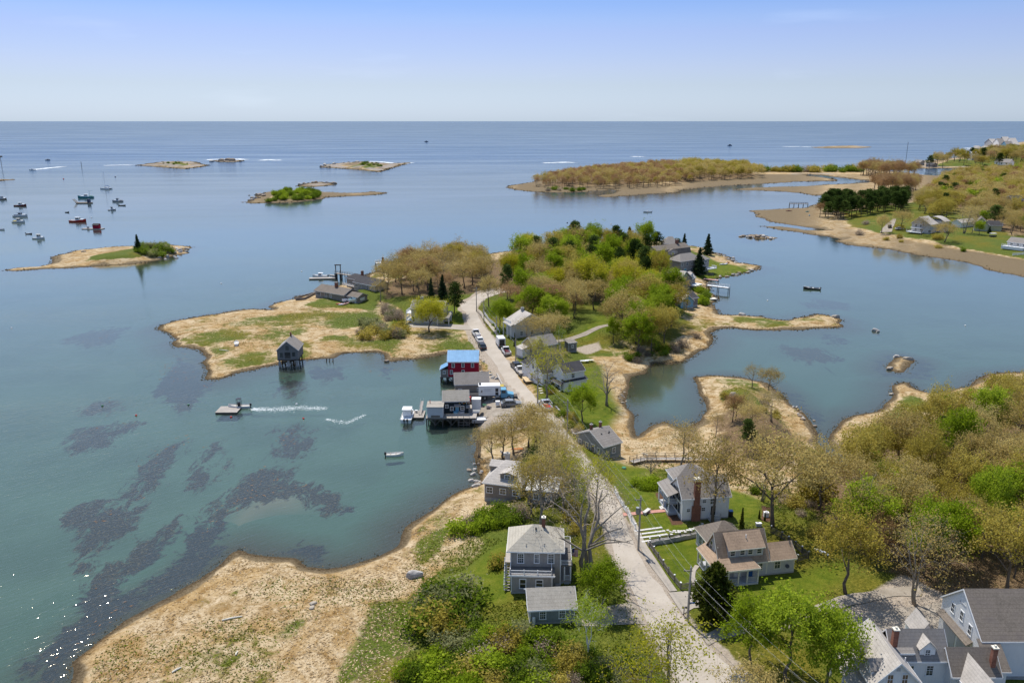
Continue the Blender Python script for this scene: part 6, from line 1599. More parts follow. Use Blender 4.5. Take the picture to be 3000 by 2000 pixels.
CW = {'tan': 'tan', 'rust': 'rusty brown', 'olive': 'olive yellow', 'lime': 'bright green', 'green': 'dark green', 'budding': 'bare grey-branched', 'bare': 'leafless grey', 'yellowing': 'sparse yellow', 'pine': 'dark pine', 'white_pine': 'dark pine', 'willow': 'golden', 'red': 'deep red', 'spruce': 'dark spruce',
      's_green': 'dark green', 's_lime': 'bright green', 's_olive': 'olive', 's_twig': 'brown twiggy', 's_sage': 'grey-green'}
def lab(tail): return lambda k: CW[k] + ' ' + tail
MIXW = [('tan', 28), ('olive', 40), ('rust', 7), ('budding', 8), ('lime', 16), ('white_pine', 3)]
wood([(2400,1450),(2490,1420),(2570,1335),(2700,1285),(2840,1220),(3300,1120),(3300,1720),(2990,1735),(2790,1720),(2600,1690),(2480,1650),(2400,1560),(2360,1490)], 5.8, MIXW, 7, 13.5, lab('tree in the dense wood along the right side'), lab('trees of the right-hand wood'), clear=3, wide=(0.65, 1.0))
wood([(2480,1660),(2420,1580),(2420,1500),(2600,1480),(2800,1500),(3100,1560),(3100,1730),(2800,1715)], 7.5, [('lime', 40), ('olive', 50)], 7, 11, lab('tree low in the right wood near the barn'), lab('trees near the barn'), clear=3)
wood([(2330,1350),(2440,1420),(2400,1500),(2330,1560),(2290,1500)], 5.5, [('lime', 30), ('olive', 40), ('s_olive', 10)], 5, 8, lab('tree between rounded lawn and the right-hand wood'), lab('young trees beside rounded lawn'))
wood([(2080,1250),(2120,1200),(2200,1180),(2290,1215),(2360,1280),(2330,1330),(2150,1345),(2080,1330)], 6.4, [('budding', 60), ('tan', 25), ('rust', 8), ('pine', 7)], 4.5, 8, lab('tree in the copse on wooded knob'), lab('trees of the knob copse'))
wood([(1108,888),(1110,832),(1180,792),(1300,765),(1400,790),(1446,842),(1385,858),(1340,868),(1300,895),(1200,880),(1150,900)], 7.0, [('tan', 50), ('rust', 18), ('budding', 25), ('olive', 10)], 9, 13.5, lab('tree in the tan grove left of the road bend'), lab('trees of the tan grove'))
wood([(1470,850),(1500,790),(1560,760),(1640,745),(1800,730),(1890,745),(1930,800),(1950,850),(1945,900),(1820,880),(1700,900),(1590,870)], 6.8, [('tan', 20), ('olive', 30), ('rust', 6), ('willow', 18), ('green', 4), ('white_pine', 15), ('lime', 20)], 8, 16, lab('tree in the wood on the island crown'), lab('trees of the island crown wood'), wide=(0.7, 1.0))
wood([(1800,930),(1860,900),(1960,890),(1990,950),(1980,1000),(1900,1030),(1800,1020),(1770,980)], 6.2, [('lime', 48), ('olive', 28), ('green', 5), ('tan', 20)], 8, 15, lab('tree in the leafy grove facing the tidal cove'), lab('trees of the leafy cove grove'), wide=(0.7, 1.0))
wood([(1470,900),(1560,885),(1700,895),(1770,925),(1690,955),(1640,975),(1590,965),(1500,935)], 6.5, [('rust', 30), ('tan', 30), ('lime', 20), ('red', 4)], 8, 12.5, lab('tree around the meadow lane on the island'), lab('trees by the meadow lane'))
REST = []
REST += wood([(2680,600),(2720,565),(2765,525),(2900,508),(3300,490),(3300,720),(3000,700),(2930,655),(2840,640),(2760,630)], 9.5, [('tan', 55), ('olive', 26), ('rust', 12), ('lime', 3), ('pine', 4), ('green', 3)], 7.5, 13.5, lab('tree in the big wood on the far right'), lab('trees of the far right wood'), clear=5, limit=60, wide=(0.85, 1.2))
REST += wood([(1545,543),(1620,525),(1700,514),(1850,497),(1960,492),(2010,505),(2040,530),(1950,545),(1850,550),(1720,548),(1620,548)], 9.0, [('tan', 36), ('rust', 54), ('olive', 8)], 8, 13.5, lab('tree in the wood covering the far island'), lab('trees of the far island wood'), limit=60, wide=(0.75, 1.0))
REST += wood([(1960,520),(2000,492),(2110,491),(2225,501),(2232,518),(2100,526),(2000,530)], 9.0, [('olive', 40), ('tan', 40)], 10, 14, lab('tree in the rounded wood at far island right end'), lab('trees of the rounded far wood'), limit=30, wide=(0.75, 1.0))
wood([(2520,512),(2540,500),(2640,505),(2690,512),(2670,517),(2580,519)], 9, [('rust', 60), ('tan', 30)], 15, 19, lab('tree in the rear round grove on the marsh'), lab('trees of the rear marsh grove'), wide=(0.75, 1.0))
wood([(2553,556),(2570,545),(2650,545),(2690,553),(2670,565),(2590,565)], 8, [('rust', 70), ('tan', 30)], 14, 18, lab('tree in the front round grove on the marsh'), lab('trees of the front marsh grove'), wide=(0.75, 1.0))
wood([(2390,628),(2420,604),(2520,596),(2650,594),(2665,622),(2600,636),(2450,640)], 7.5, [('pine', 92), ('rust', 8)], 9, 15, lab('tree in the grove on the near right shore'), lab('trees of the shore pine grove'), wide=(0.9, 1.2))
wood([(2660,600),(2720,600),(2800,630),(2780,665),(2740,660),(2690,625)], 9, [('olive', 60), ('tan', 20), ('budding', 20)], 10, 15, lab('tree behind the curved-roof shore house'), lab('trees behind curved-roof house'), clear=4)
wood([(2780,660),(2850,650),(2960,660),(3100,690),(3100,720),(2900,700),(2800,690)], 13, [('tan', 60), ('budding', 30), ('lime', 8)], 8, 13, lab('tree around the yellow shore house'), lab('trees round the yellow house'), clear=4)
wood([(2690,490),(2740,474),(2850,463),(2990,462),(3100,470),(3100,486),(2880,489)], 26, [('tan', 40), ('rust', 25), ('lime', 15), ('pine', 10), ('olive', 20)], 12, 22, lab('tree on the far green lawns'), lab('trees on the far lawns'), clear=8)
wood([(2860,470),(2900,455),(3100,445),(3100,480),(2960,484)], 18, [('tan', 50), ('olive', 40), ('pine', 6)], 14, 22, lab('tree in the far wood below the rocky point'), lab('trees below the far point'), clear=8)
# the mass of wood beyond: one far-off canopy
if REST:
    low = {}
    for kd in {q[0] for q in REST}:
        me = TM[kd][0][1]; n = len(me.vertices); v = np.empty(n * 3, np.float32); me.vertices.foreach_get('co', v)
        sel = np.arange(n // 4)[:: max(1, n // 4 // 1000)]
        low[kd] = v.reshape(-1, 4, 3)[sel]
    parts = []; tin = []; mi = []; kl = sorted(low)
    for (k2, x, y, z, h) in REST:
        q = low[k2]; c = q.mean(1, keepdims=True); a = rng.uniform(0, 6.28); s = h / 10
        w = (c + (q - c) * 2.0) * s; ca, sa = math.cos(a), math.sin(a)
        parts.append(np.stack([w[..., 0] * ca - w[..., 1] * sa + x, w[..., 0] * sa + w[..., 1] * ca + y, w[..., 2] + z], -1))
        tin.append(np.clip(rng.random(len(q)) * 0.4 + rng.uniform(0, 0.6), 0, 1)); mi.append(np.full(len(q), kl.index(k2)))
    V = np.concatenate(parts).reshape(-1, 3)
    me = crown_mesh('far_canopy', V, np.arange(len(V)).reshape(-1, 4), np.concatenate(tin), 'leaf_' + kl[0])
    for k2 in kl[1:]: me.materials.append(MATS['leaf_' + k2])
    me.polygons.foreach_set('material_index', np.concatenate(mi).astype(np.int32))
    tag(link(bpy.data.objects.new('far_canopy', me)), 'far-off canopy of the woods running back beyond the nearest trees', 'wood', kind='stuff')
# ---- shrubs
def shrubs(poly_px, spacing, kinds, hmin, hmax, tail, group, clear=0.6, road=1.2, wide=(0.9, 1.4)):
    X, Y, Z = scatter(poly_px, spacing, clear=clear, road=road); ks, ws = zip(*kinds); ws = np.array(ws) / sum(ws)
    for i in range(len(X)):
        kd = ks[rng.choice(len(ks), p=ws)]; tree(kd, (X[i], Y[i], Z[i] - 0.05), rng.uniform(hmin, hmax), rng.uniform(*wide), CW[kd] + ' ' + tail, CW[kd] + ' ' + group)
TH = [('s_green', 24), ('s_lime', 34), ('s_olive', 18), ('s_twig', 12), ('s_sage', 14)]
shrubs([(1060,2040),(1130,1960),(1260,1900),(1420,1860),(1560,1850),(1700,1935),(1850,1960),(1920,2040)], 2.1, TH, 1.2, 2.3, 'bush in the thicket along the bottom edge', 'bushes of the bottom thicket')
shrubs([(1225,1865),(1245,1770),(1300,1715),(1345,1730),(1390,1790),(1410,1860)], 1.9, [('s_green', 50), ('s_sage', 30), ('s_olive', 20)], 1.8, 3.4, 'bush in the tall thicket left of garage', 'bushes of the thicket left of garage')
shrubs([(1340,1540),(1400,1490),(1480,1490),(1560,1500),(1560,1530),(1420,1560)], 2.2, [('s_green', 40), ('s_twig', 30), ('s_lime', 30)], 1.2, 2.4, 'bush on the bank below the shore house', 'bushes below the shore house')
shrubs([(1640,1480),(1700,1460),(1720,1560),(1700,1600),(1640,1560)], 2.4, [('s_olive', 50), ('s_sage', 30), ('s_green', 20)], 1.0, 2.2, 'bush under the huge bare tree', 'bushes under the huge bare tree')
shrubs([(1480,1640),(1440,1660),(1460,1720),(1495,1720)], 1.5, [('s_green', 50), ('s_olive', 50)], 1.0, 1.9, 'bush against the left wall of hip-roofed house', 'bushes beside hip-roofed house')
shrubs([(1820,1445),(1900,1400),(1960,1405),(1960,1430),(1890,1440)], 1.8, [('s_lime', 50), ('s_green', 30), ('s_sage', 20)], 0.8, 1.6, 'bush in the hedge behind the white house lawn', 'hedge bushes behind the white house lawn')
shrubs([(2000,1555),(2060,1545),(2055,1530),(2000,1532)], 1.2, [('s_green', 60), ('s_lime', 40)], 0.5, 1.0, 'bush at the foot of the white house wall', 'bushes at the white house wall')
shrubs([(2200,1420),(2280,1420),(2400,1500),(2460,1560),(2380,1600),(2300,1560),(2270,1480)], 3.8, [('s_olive', 40), ('s_twig', 40), ('s_green', 20)], 0.9, 2.0, 'bush on the rough slope right of rounded lawn', 'bushes on the rough slope')
shrubs([(1030,960),(1080,930),(1180,945),(1200,975),(1120,985),(1040,975)], 3.4, [('s_olive', 40), ('s_sage', 40), ('s_twig', 20)], 1.6, 3.2, 'bush on the marsh edge left of the willow', 'bushes left of the willow')
shrubs([(1100,890),(1160,900),(1180,925),(1120,935)], 3.5, [('s_twig', 60), ('s_sage', 40)], 1.6, 3.0, 'bush below the tan grove', 'bushes below the tan grove')
shrubs([(1780,1030),(1990,1000),(2060,960),(2090,930),(2060,1000),(1960,1055),(1850,1050)], 4.2, [('s_green', 30), ('s_olive', 30), ('s_twig', 40)], 1.2, 2.6, 'bush along the cove edge under green grove', 'bushes along the cove edge')
shrubs([(2040,840),(2080,830),(2080,860),(2060,890),(2040,880)], 3, [('s_green', 60), ('s_lime', 40)], 1.2, 2.4, 'bush beside the white pier on the island', 'bushes beside the white pier')
shrubs([(1580,1080),(1620,1060),(1650,1100),(1640,1160),(1600,1150)], 2.4, [('s_green', 50), ('s_olive', 50)], 0.8, 1.8, 'bush in the white farmhouse front garden', 'bushes of the farmhouse garden')
shrubs([(1430,945),(1470,960),(1500,1000),(1470,990)], 2.0, [('s_green', 50), ('s_lime', 50)], 0.5, 1.1, 'bush in the garden beds by the picket fence', 'bushes by the picket fence')
shrubs([(1620,1230),(1680,1200),(1700,1280),(1680,1330),(1650,1300)], 2.2, [('s_green', 40), ('s_olive', 40), ('s_twig', 20)], 0.8, 1.7, 'bush along the road above the pond cottage', 'bushes above the pond cottage')
shrubs([(400,745),(410,730),(480,722),(510,735),(470,752)], 3.4, [('s_green', 60), ('s_sage', 40)], 1.6, 3.4, 'bush on the low islet with the spruce', 'bushes on the low islet')
shrubs([(785,585),(800,566),(930,560),(940,572),(860,586)], 8.0, [('s_green', 70), ('s_lime', 30)], 2.6, 4.5, 'bush covering the long shrubby islet', 'bushes on the shrubby islet')
shrubs([(470,482),(530,476),(560,481),(520,486)], 14, [('s_green', 60), ('s_sage', 40)], 1.5, 2.6, 'bush on the far left bare islet', 'bushes on the far left islet')
shrubs([(1040,488),(1060,481),(1130,484),(1110,491)], 12, [('s_green', 60), ('s_sage', 40)], 2.2, 3.8, 'bush on the rocky outer islet', 'bushes on the rocky outer islet')
shrubs([(2225,501),(2235,498),(2370,499),(2520,497),(2520,502),(2370,503)], 13, [('s_green', 60), ('s_olive', 30), ('s_twig', 10)], 5, 9, 'bush in the hedge line along far beach ridge', 'bushes of the far beach ridge')
shrubs([(1600,560),(1700,560),(1720,552),(1610,549)], 11, [('s_green', 60), ('s_twig', 40)], 2, 4, 'bush along the front of far island wood', 'bushes fronting the far island wood')
shrubs([(2440,660),(2560,645),(2680,690),(2900,725),(3050,745),(2900,755),(2700,720),(2540,690)], 20, [('s_green', 30), ('s_twig', 40), ('s_olive', 30)], 1.5, 3.2, 'bush on the right shore meadow', 'bushes of the right shore meadow', clear=3)
shrubs([(2430,1320),(2520,1250),(2600,1230),(2720,1220),(2800,1200),(2900,1150),(3000,1130),(3000,1200),(2700,1270),(2500,1350)], 5.5, [('s_twig', 50), ('s_olive', 30), ('s_sage', 20)], 1.2, 2.6, 'bush along the right wood shoreline edge', 'bushes along the right wood edge')
shrubs([(2110,1150),(2230,1140),(2290,1180),(2330,1240),(2200,1200)], 4.2, [('s_twig', 50), ('s_olive', 50)], 0.9, 1.8, 'bush on the grassy knob', 'bushes on the grassy knob')

# ---- tufts of marsh straw and rough grass
LEAF2 = {'straw': ((0.20, 0.13, 0.06), (0.46, 0.33, 0.175), (0.66, 0.52, 0.33)), 'grass': ((0.08, 0.105, 0.008), (0.17, 0.20, 0.02), (0.33, 0.32, 0.08))}
for k, v in LEAF2.items(): leaf_mat('leaf_' + k, v, transl=0.25)
def tufts(name, label, kind, polys, n, size, flat, hmax=9.0):
    C = []
    for pp, frac in polys:
        poly = WP(pp, 1.2); lo = poly.min(0); hi = poly.max(0); k = int(n * frac)
        x = rng.uniform(lo[0], hi[0], k * 2); y = rng.uniform(lo[1], hi[1], k * 2)
        q = sdist(x, y, poly) > 0; x, y = x[q], y[q]
        q = sdist(x, y, ROADW) < -0.6; x, y = x[q], y[q]
        g = zone(x, y, 'lawn') + zone(x, y, 'dirt'); q = g < 0.3; x, y = x[q], y[q]
        d = 0.5 + fbm(x, y, 5, 71, 3) + 0.6 * fbm(x, y, 22, 73, 2) if kind == 'straw' else 4 * (fbm(x, y, 13, 45, 4) - 0.04 if 'marsh' in name else 0.25 + fbm(x, y, 8, 45, 4)); q = rng.random(len(x)) < np.clip(d, 0.0, 1); x, y = x[q], y[q]
        for fx, fy, fr_ in FOOT:
            q = np.hypot(x - fx, y - fy) > fr_ * 0.75; x, y = x[q], y[q]
        z = H(x, y); q = (z > 0.3) & (z < hmax); C.append(np.stack([x[q], y[q], z[q] + size * (0.1 if flat > 0 else 0.3)], 1))
    C = np.concatenate(C); V, F = leaf_quads(rng, C, size, flat, 2.4)
    tag(link(bpy.data.objects.new(name, crown_mesh(name, V, F, np.clip(rng.random(len(C)), 0, 1), 'leaf_' + kind))), label, 'grass', kind='stuff')
M1 = [(205,2000),(290,1876),(446,1773),(616,1675),(701,1612),(862,1645),(951,1672),(1110,1640),(1186,1555),(1300,1475),(1400,1430),(1340,1560),(1270,1700),(1215,1850),(1150,2050)]
M2 = [(470,960),(630,926),(794,910),(900,890),(1100,900),(1200,960),(1400,980),(1420,1030),(1310,1032),(1130,1050),(1000,1030),(870,1052),(700,1090),(600,1105),(610,1040),(520,1010)]
M3 = [(1840,1200),(1860,1260),(2000,1290),(2100,1200),(2120,1120),(2300,1170),(2380,1250),(2440,1340),(2300,1400),(1900,1350),(1800,1290),(1800,1200)]
M4 = [(2440,1300),(2520,1225),(2620,1130),(2720,1155),(2880,1110),(3000,1100),(3000,1200),(2700,1260),(2500,1340)]
M5 = [(1780,1080),(1830,1040),(2000,1055),(2090,990),(2100,930),(2460,930),(2440,955),(2100,975),(1900,1070),(1850,1110),(1830,1180),(1800,1140)]
tufts('marsh_straw', 'dry tan marsh straw lying over the salt meadows', 'straw', [(M1, 0.5), (M2, 0.28), (M3, 0.1), (M4, 0.07), (M5, 0.05)], 30000, 0.17, 0.8)
tufts('marsh_grass', 'green tufts sprouting through the salt meadow straw', 'grass', [(M1, 0.5), (M2, 0.3), (M3, 0.1), (M4, 0.1)], 30000, 0.16, 0.2)
G1 = [(1150,2050),(1215,1850),(1270,1700),(1340,1560),(1480,1480),(1640,1440),(1720,1560),(1850,1745),(1880,1830),(1960,2050)]
G2 = [(1740,1390),(1860,1340),(2100,1370),(2400,1420),(2480,1500),(2480,1660),(2300,1660),(2250,1540),(2200,1420),(1960,1420)]
G3 = [(1400,960),(1420,870),(1620,880),(1900,900),(2040,930),(1990,990),(1850,1030),(1700,1040),(1790,1130),(1690,1260),(1600,1180),(1470,990)]
tufts('rough_grass', 'rough green grass tufts around the houses and banks', 'grass', [(G1, 0.5), (G2, 0.25), (G3, 0.25)], 32000, 0.16, 0.0)

# ---- rockweed fringe along the tide line
leaf_mat('leaf_fringe', ((0.03, 0.022, 0.012), (0.10, 0.07, 0.032), (0.24, 0.175, 0.085)), transl=0.1)
FC = []
for k, L in enumerate(LANDS):
    D = np.r_[L, L[:1]]; seg = np.hypot(*np.diff(D, axis=0).T); cs = np.r_[0, np.cumsum(seg)]
    n = int(min(26000, cs[-1] * (14 if k == 0 else 5)))
    t = rng.random(n) * cs[-1]; x = np.interp(t, cs, D[:, 0]); y = np.interp(t, cs, D[:, 1]); f = np.clip(y / 220, 0.6, 5)
    x = x + rng.normal(size=n) * 1.3 * f; y = y + rng.normal(size=n) * 1.3 * f
    q = (y > 60) & (y < 1500) & (np.abs(x) < 0.72 * y + 20); x, y, f = x[q], y[q], f[q]
    z = H(x, y); q = (z > -0.12) & (z < 0.42) & (fbm(x, y, 8, 37, 3) > -0.22); FC.append(np.stack([x[q], y[q], np.maximum(z[q], 0) + 0.04 * f[q], f[q]], 1))
FC = np.concatenate(FC); V, F = leaf_quads(rng, FC[:, :3], 0.2, 0.85, 1.9); c = np.repeat(FC[:, :3], 4, 0); V = c + (V - c) * np.repeat(FC[:, 3:], 4, 0)
tag(link(bpy.data.objects.new('shore_rockweed', crown_mesh('shore_rockweed', V, F, rng.random(len(FC)), 'leaf_fringe'))), 'dark brown rockweed fringe along the tide line', 'seaweed', kind='stuff')
# ================================================================ boats, vehicles, docks, poles, fences, stones
def head(a, b):
    """bearing of the line between two surveyed ground points"""
    p, q = P(*a), P(*b); return math.atan2(q.y - p.y, q.x - p.x)
# ---- boats
def hull_mb(L, B, Hs, draft=0.3, bow=0.35, stern=0.82, deck=0.18):
    h = MB(); rings = []; dk = []
    for t in np.linspace(0, 1, 9):
        x = -L/2 + L*t
        b_ = B/2 * (stern + (1-stern)*min(1, t*2.2)) * (1 if t < 0.55 else max(0.03, 1 - ((t-0.55)/0.45)**2.2))
        zs = Hs + bow * max(0, t-0.35)**1.6 * 1.6; kl = -draft * (1 if t < 0.75 else 1 - (t-0.75)/0.25*0.8)
        rings.append([(x, -b_, zs), (x, -b_*0.94, 0.02), (x, -b_*0.55, kl*0.7), (x, 0, kl), (x, b_*0.55, kl*0.7), (x, b_*0.94, 0.02), (x, b_, zs)])
        dk.append([(x, -b_*0.97, zs-deck), (x, b_*0.97, zs-deck)])
    h.loft(rings, closed=False, cap=False)
    h.add(rings[0], [tuple(range(7))])
    d = MB(); d.loft(dk, closed=False, cap=False)
    g = MB()   # gunwale
    for sgn in (0, 6): g.tube([r[sgn] for r in rings], 0.05, 4)
    return h, d, g
def boat(name, label, u, v, L, B, rz, hullm='gelcoat', deckm='gelcoat', Hs=0.7, group=None, cat='boat', bow=0.5, stern=0.82, railm=None, z=0.0):
    p = PW(u, v, 0.0)
    o = thing(name, label, cat, (p.x, p.y, z), rz, group)
    h, d, g = hull_mb(L, B, Hs, bow=bow, stern=stern)
    h.build('hull', [hullm], o, True); d.build('deck', [deckm], o); g.build('gunwale', [railm or deckm], o)
    return o
def wheelhouse(o, x0, x1, w, z0, h, mat='gelcoat', roof='gelcoat', over=0.25):
    m = MB(); m.prism([(x0, z0), (x1+0.25, z0), (x1-0.1, z0+h), (x0, z0+h)], 'y', -w/2, w/2); m.build('wheelhouse', [mat], o)
    m = MB(); m.box(x0-over*2, x1+over*0.6, -w/2-over*0.4, w/2+over*0.4, z0+h+0.002, z0+h+0.1); m.build('canopy_roof', [roof], o)
    for s in (-1, 1):
        m = MB(); m.box(x0+0.15, x1-0.15, s*(w/2+0.012)-0.012, s*(w/2+0.012)+0.012, z0+h*0.45, z0+h*0.85); m.build('side_window', ['window_glass'], o)
    m = MB(); m.box(x1+0.05, x1+0.12, -w/2+0.12, w/2-0.12, z0+h*0.45, z0+h*0.85); m.build('windscreen', ['window_glass'], o)
def outboard(o, x, y=0.0, z=0.5):
    m = MB(); m.box(x-0.35, x+0.05, y-0.16, y+0.16, z, z+0.5); m.box(x-0.25, x-0.05, y-0.06, y+0.06, z-0.9, z); m.build('outboard_motor', ['paint_black'], o)
def lobster_boat(label, u, v, L, rz, hullm, roofm='gelcoat', extra=None):
    B = L*0.33; o = boat('lobster_boat', label, u, v, L, B, rz, hullm, 'gelcoat', L*0.10, bow=L*0.12)
    z = L*0.10
    m = MB(); m.prism([(L*0.05, z), (L*0.36, z+0.2), (L*0.30, z+0.75), (L*0.05, z+0.75)], 'y', -B*0.36, B*0.36); m.build('trunk_cabin', ['gelcoat'], o)
    wheelhouse(o, -L*0.10, L*0.10, B*0.66, z-0.1, 1.95, 'gelcoat', roofm, 0.35)
    m = MB(); m.tube([(0, 0, z+1.9), (0, 0, z+3.2)], 0.04, 5); m.box(-0.05, 0.05, -0.5, 0.5, z+2.7, z+2.76); m.build('mast', ['metal_white'], o)
    if extra:
        m = MB(); m.box(-L*0.42, -L*0.2, -B*0.3, B*0.3, z-0.1, z+0.5); m.build('traps', [extra], o)
    return o
lobster_boat('maroon-hulled lobster boat with white cabin moored at left', 60, 604, 9.2, 0.05, 'paint_maroon')
lobster_boat('white lobster boat with blue canopy top moored at left', 60, 635, 9.5, math.pi-3.05, 'gelcoat', 'paint_navy', 'paint_navy')
lobster_boat('white lobster boat with yellow gear on deck moored at left', 55, 652, 8.0, 0.03, 'gelcoat', 'canvas', 'paint_yellow')
lobster_boat('red-hulled lobster boat with white wheelhouse', 229, 650, 11.0, -0.02, 'paint_red')
lobster_boat('small white cabin boat nearest the low islet', 114, 700, 7.0, -0.1, 'gelcoat', 'canvas')
lobster_boat('grey workboat with dark cabin right of moorings', 345, 591, 8.5, math.pi+0.1, 'trim_grey', 'paint_black', 'old_wood')
lobster_boat('small dark-cabined boat below the grey workboat', 328, 616, 5.5, 0.2, 'trim_grey', 'paint_black')
lobster_boat('dark blue workboat cut by the left edge', 6, 585, 8.0, 0.0, 'old_wood', 'paint_navy', 'paint_navy')
o = boat('motor_skiff', 'low dark skiff below the grey workboat', 358, 603, 5.2, 1.8, 0.1, 'old_wood', 'old_wood', 0.5); outboard(o, -2.6)
o = boat('motor_skiff', 'small grey skiff left of the cabin boat', 85, 686, 3.4, 1.4, 0.1, 'paint_navy', 'canvas', 0.4); outboard(o, -1.7)
o = boat('dinghy', 'tiny black dinghy between the two lobster boat rows', 197, 623, 2.8, 1.4, 0.0, 'paint_black', 'paint_black', 0.45)
o = boat('motor_skiff', 'small skiff cut by the left edge near moorings', 4, 674, 4.0, 1.6, 0.0, 'gelcoat', 'paint_maroon', 0.5)
o = boat('motorboat', 'small dark motorboat alone far offshore at left', 140, 470, 8, 2.6, 0.1, 'paint_navy', 'canvas', 1.0); wheelhouse(o, -1, 1.4, 1.8, 0.9, 1.5)
o = boat('motorboat', 'speedboat trailing a long curved wake at far left', 95, 499, 9, 2.8, math.pi, 'gelcoat', 'gelcoat', 0.9); wheelhouse(o, -1, 1, 1.8, 0.8, 1.2)
o = boat('motorboat', 'tiny dark boat far out near the middle horizon', 1249, 416, 12, 3.5, 0.1, 'paint_navy', 'paint_navy', 1.4); wheelhouse(o, -2, 2, 2.4, 1.2, 2.2, 'paint_navy', 'paint_navy')
o = boat('motorboat', 'tiny dark boat far out toward the right horizon', 2138, 427, 12, 3.5, 0.1, 'paint_navy', 'paint_navy', 1.4); wheelhouse(o, -2, 2, 2.4, 1.2, 2.2, 'paint_navy', 'paint_navy')
# catamaran
p = PW(311, 554, 0); o = thing('catamaran', 'white catamaran with tall bare mast and furled blue sail', 'sailboat', (p.x, p.y, 0), math.pi-0.35)
for s in (-1, 1):
    h, d, g = hull_mb(10.5, 1.4, 1.1, bow=0.4, stern=0.7)
    q = h.build('hull', ['gelcoat'], o, True); q.location = (0, s*2.2, 0); q = d.build('deck', ['gelcoat'], o); q.location = (0, s*2.2, 0)
m = MB(); m.box(-4.2, 2.2, -1.7, 1.7, 0.7, 1.05); m.build('bridge_deck', ['gelcoat'], o)
m = MB(); m.prism([(-3.0, 1.05), (1.8, 1.05), (0.8, 2.1), (-3.0, 2.3)], 'y', -1.5, 1.5); m.build('cabin', ['gelcoat'], o)
m = MB(); m.box(-2.4, 0.6, -1.53, 1.53, 1.5, 1.9); m.build('cabin_window', ['window_glass'], o)
m = MB(); m.tube([(1.0, 0, 1.0), (1.0, 0, 17.3)], [0.12, 0.06], 6); m.build('mast', ['metal_white'], o)
m = MB(); m.tube([(1.0, 0, 3.2), (-3.6, 0, 3.3)], 0.22, 6); m.build('furled_sail', ['paint_blue'], o)
m = MB()
for e in ((5.0, 0, 1.2), (-2.5, 2.6, 1.1), (-2.5, -2.6, 1.1)): m.tube([(1.0, 0, 16.6), e], 0.03, 3)
m.build('rigging', ['metal_grey'], o)
# teal dragger, landing barge, red-shack raft
o = lobster_boat('teal fishing dragger with deck gear behind the landing barge', 252, 580, 12.5, math.pi+0.35, 'paint_teal', 'gelcoat', 'paint_green')
m = MB(); m.tube([(-3, 0, 1), (-3, 0, 6.5)], 0.1, 5); m.tube([(-3, 0, 5.5), (-6, 0, 6.2)], 0.07, 5); m.build('gantry', ['paint_teal'], o)
p = PW(246, 596, 0); o = thing('landing_barge', 'rusty brown landing barge with raised bow ramps and crane', 'barge', (p.x, p.y, 0), 0.0)
m = MB(); m.prism([(-6.0, 0.8), (-5.0, -0.3), (6.0, -0.3), (6.4, 0.8)], 'y', -2.0, 2.0); m.build('hull', ['rock_brown'], o)
for y in (-1.2, 1.2):
    m = MB(); m.prism([(-5.9, 0.8), (-5.5, 0.75), (-8.0, 3.6), (-8.3, 3.5)], 'y', y-0.4, y+0.4); m.build('ramp', ['rock_brown'], o)
m = MB(); m.box(3.4, 5.2, -1.2, 1.2, 0.8, 3.4); m.build('cabin', ['paint_navy'], o); m = MB(); m.tube([(5.6, 0, 0.8), (5.6, 0, 5.0), (3.0, 0, 6.0)], 0.14, 5); m.build('crane', ['paint_blue'], o)
p = PW(273, 671, 0); o = thing('work_raft', 'wooden work raft carrying a small red shack and skiff', 'raft', (p.x, p.y, 0), -0.02)
m = MB(); m.box(-6.4, 6.4, -1.8, 1.8, -0.15, 0.4); m.build('platform', ['deck_wood'], o)
m = MB(); m.prism([(-1.5, 0.4), (1.5, 0.4), (1.5, 2.6), (0, 3.4), (-1.5, 2.6)], 'x', 0.6, 4.2); m.build('shack_wall', ['clap_red'], o)
m = MB(); m.prism([(-1.7, 2.5), (0, 3.42), (1.7, 2.5), (1.7, 2.6), (0, 3.52), (-1.7, 2.6)], 'x', 0.4, 4.4); m.build('shack_roof', ['roof_dark'], o)
m = MB(); m.box(-3.6, -2.6, -0.5, 0.5, 0.4, 1.6); m.build('engine_box', ['metal_grey'], o)
# mid harbour
o = boat('console_boat', 'small white open boat alone in the middle channel', 1897, 622, 6.0, 2.1, math.pi-0.1, 'gelcoat', 'canvas', 0.6); m = MB(); m.box(-0.4, 0.4, -0.4, 0.4, 0.4, 1.4); m.build('console', ['gelcoat'], o); outboard(o, -3)
o = boat('bowrider', 'dark-hulled motorboat moored in the calm right cove', 2378, 847, 6.4, 2.2, math.pi-0.32, 'paint_black', 'gelcoat', 0.62, railm='gelcoat'); m = MB(); m.prism([(-0.2, 0.5), (1.0, 0.6), (0.3, 1.15)], 'y', -0.85, 0.85); m.build('windscreen', ['window_glass'], o); m = MB(); m.box(-2.6, -0.8, -0.8, 0.8, 0.46, 0.72); m.build('seats', ['paint_black'], o); outboard(o, -3.2)
o = boat('rowing_skiff', 'open white skiff drifting below the wharf', 1157, 1334, 3.5, 1.35, 0.08, 'gelcoat', 'canvas', 0.42, bow=0.3)
for x in (-0.9, 0.2): m = MB(); m.box(x-0.12, x+0.12, -0.6, 0.6, 0.28, 0.34); m.build('thwart', ['deck_wood'], o)
outboard(o, -1.75, 0, 0.3)
p = PW(671, 1203, 0); o = thing('swim_float', 'square grey wooden float being pushed by a small boat', 'float', (p.x, p.y, 0), 0.02)
for i in range(14): m = MB(); m.box(-2.5+5*i/14, -2.5+5*(i+1)/14-0.03, -2.1, 2.1, 0.32, 0.4); m.build('plank', ['deck_wood'], o)
m = MB(); m.box(-2.45, 2.45, -2.05, 2.05, -0.2, 0.318); m.build('frame', ['dark_wood'], o)
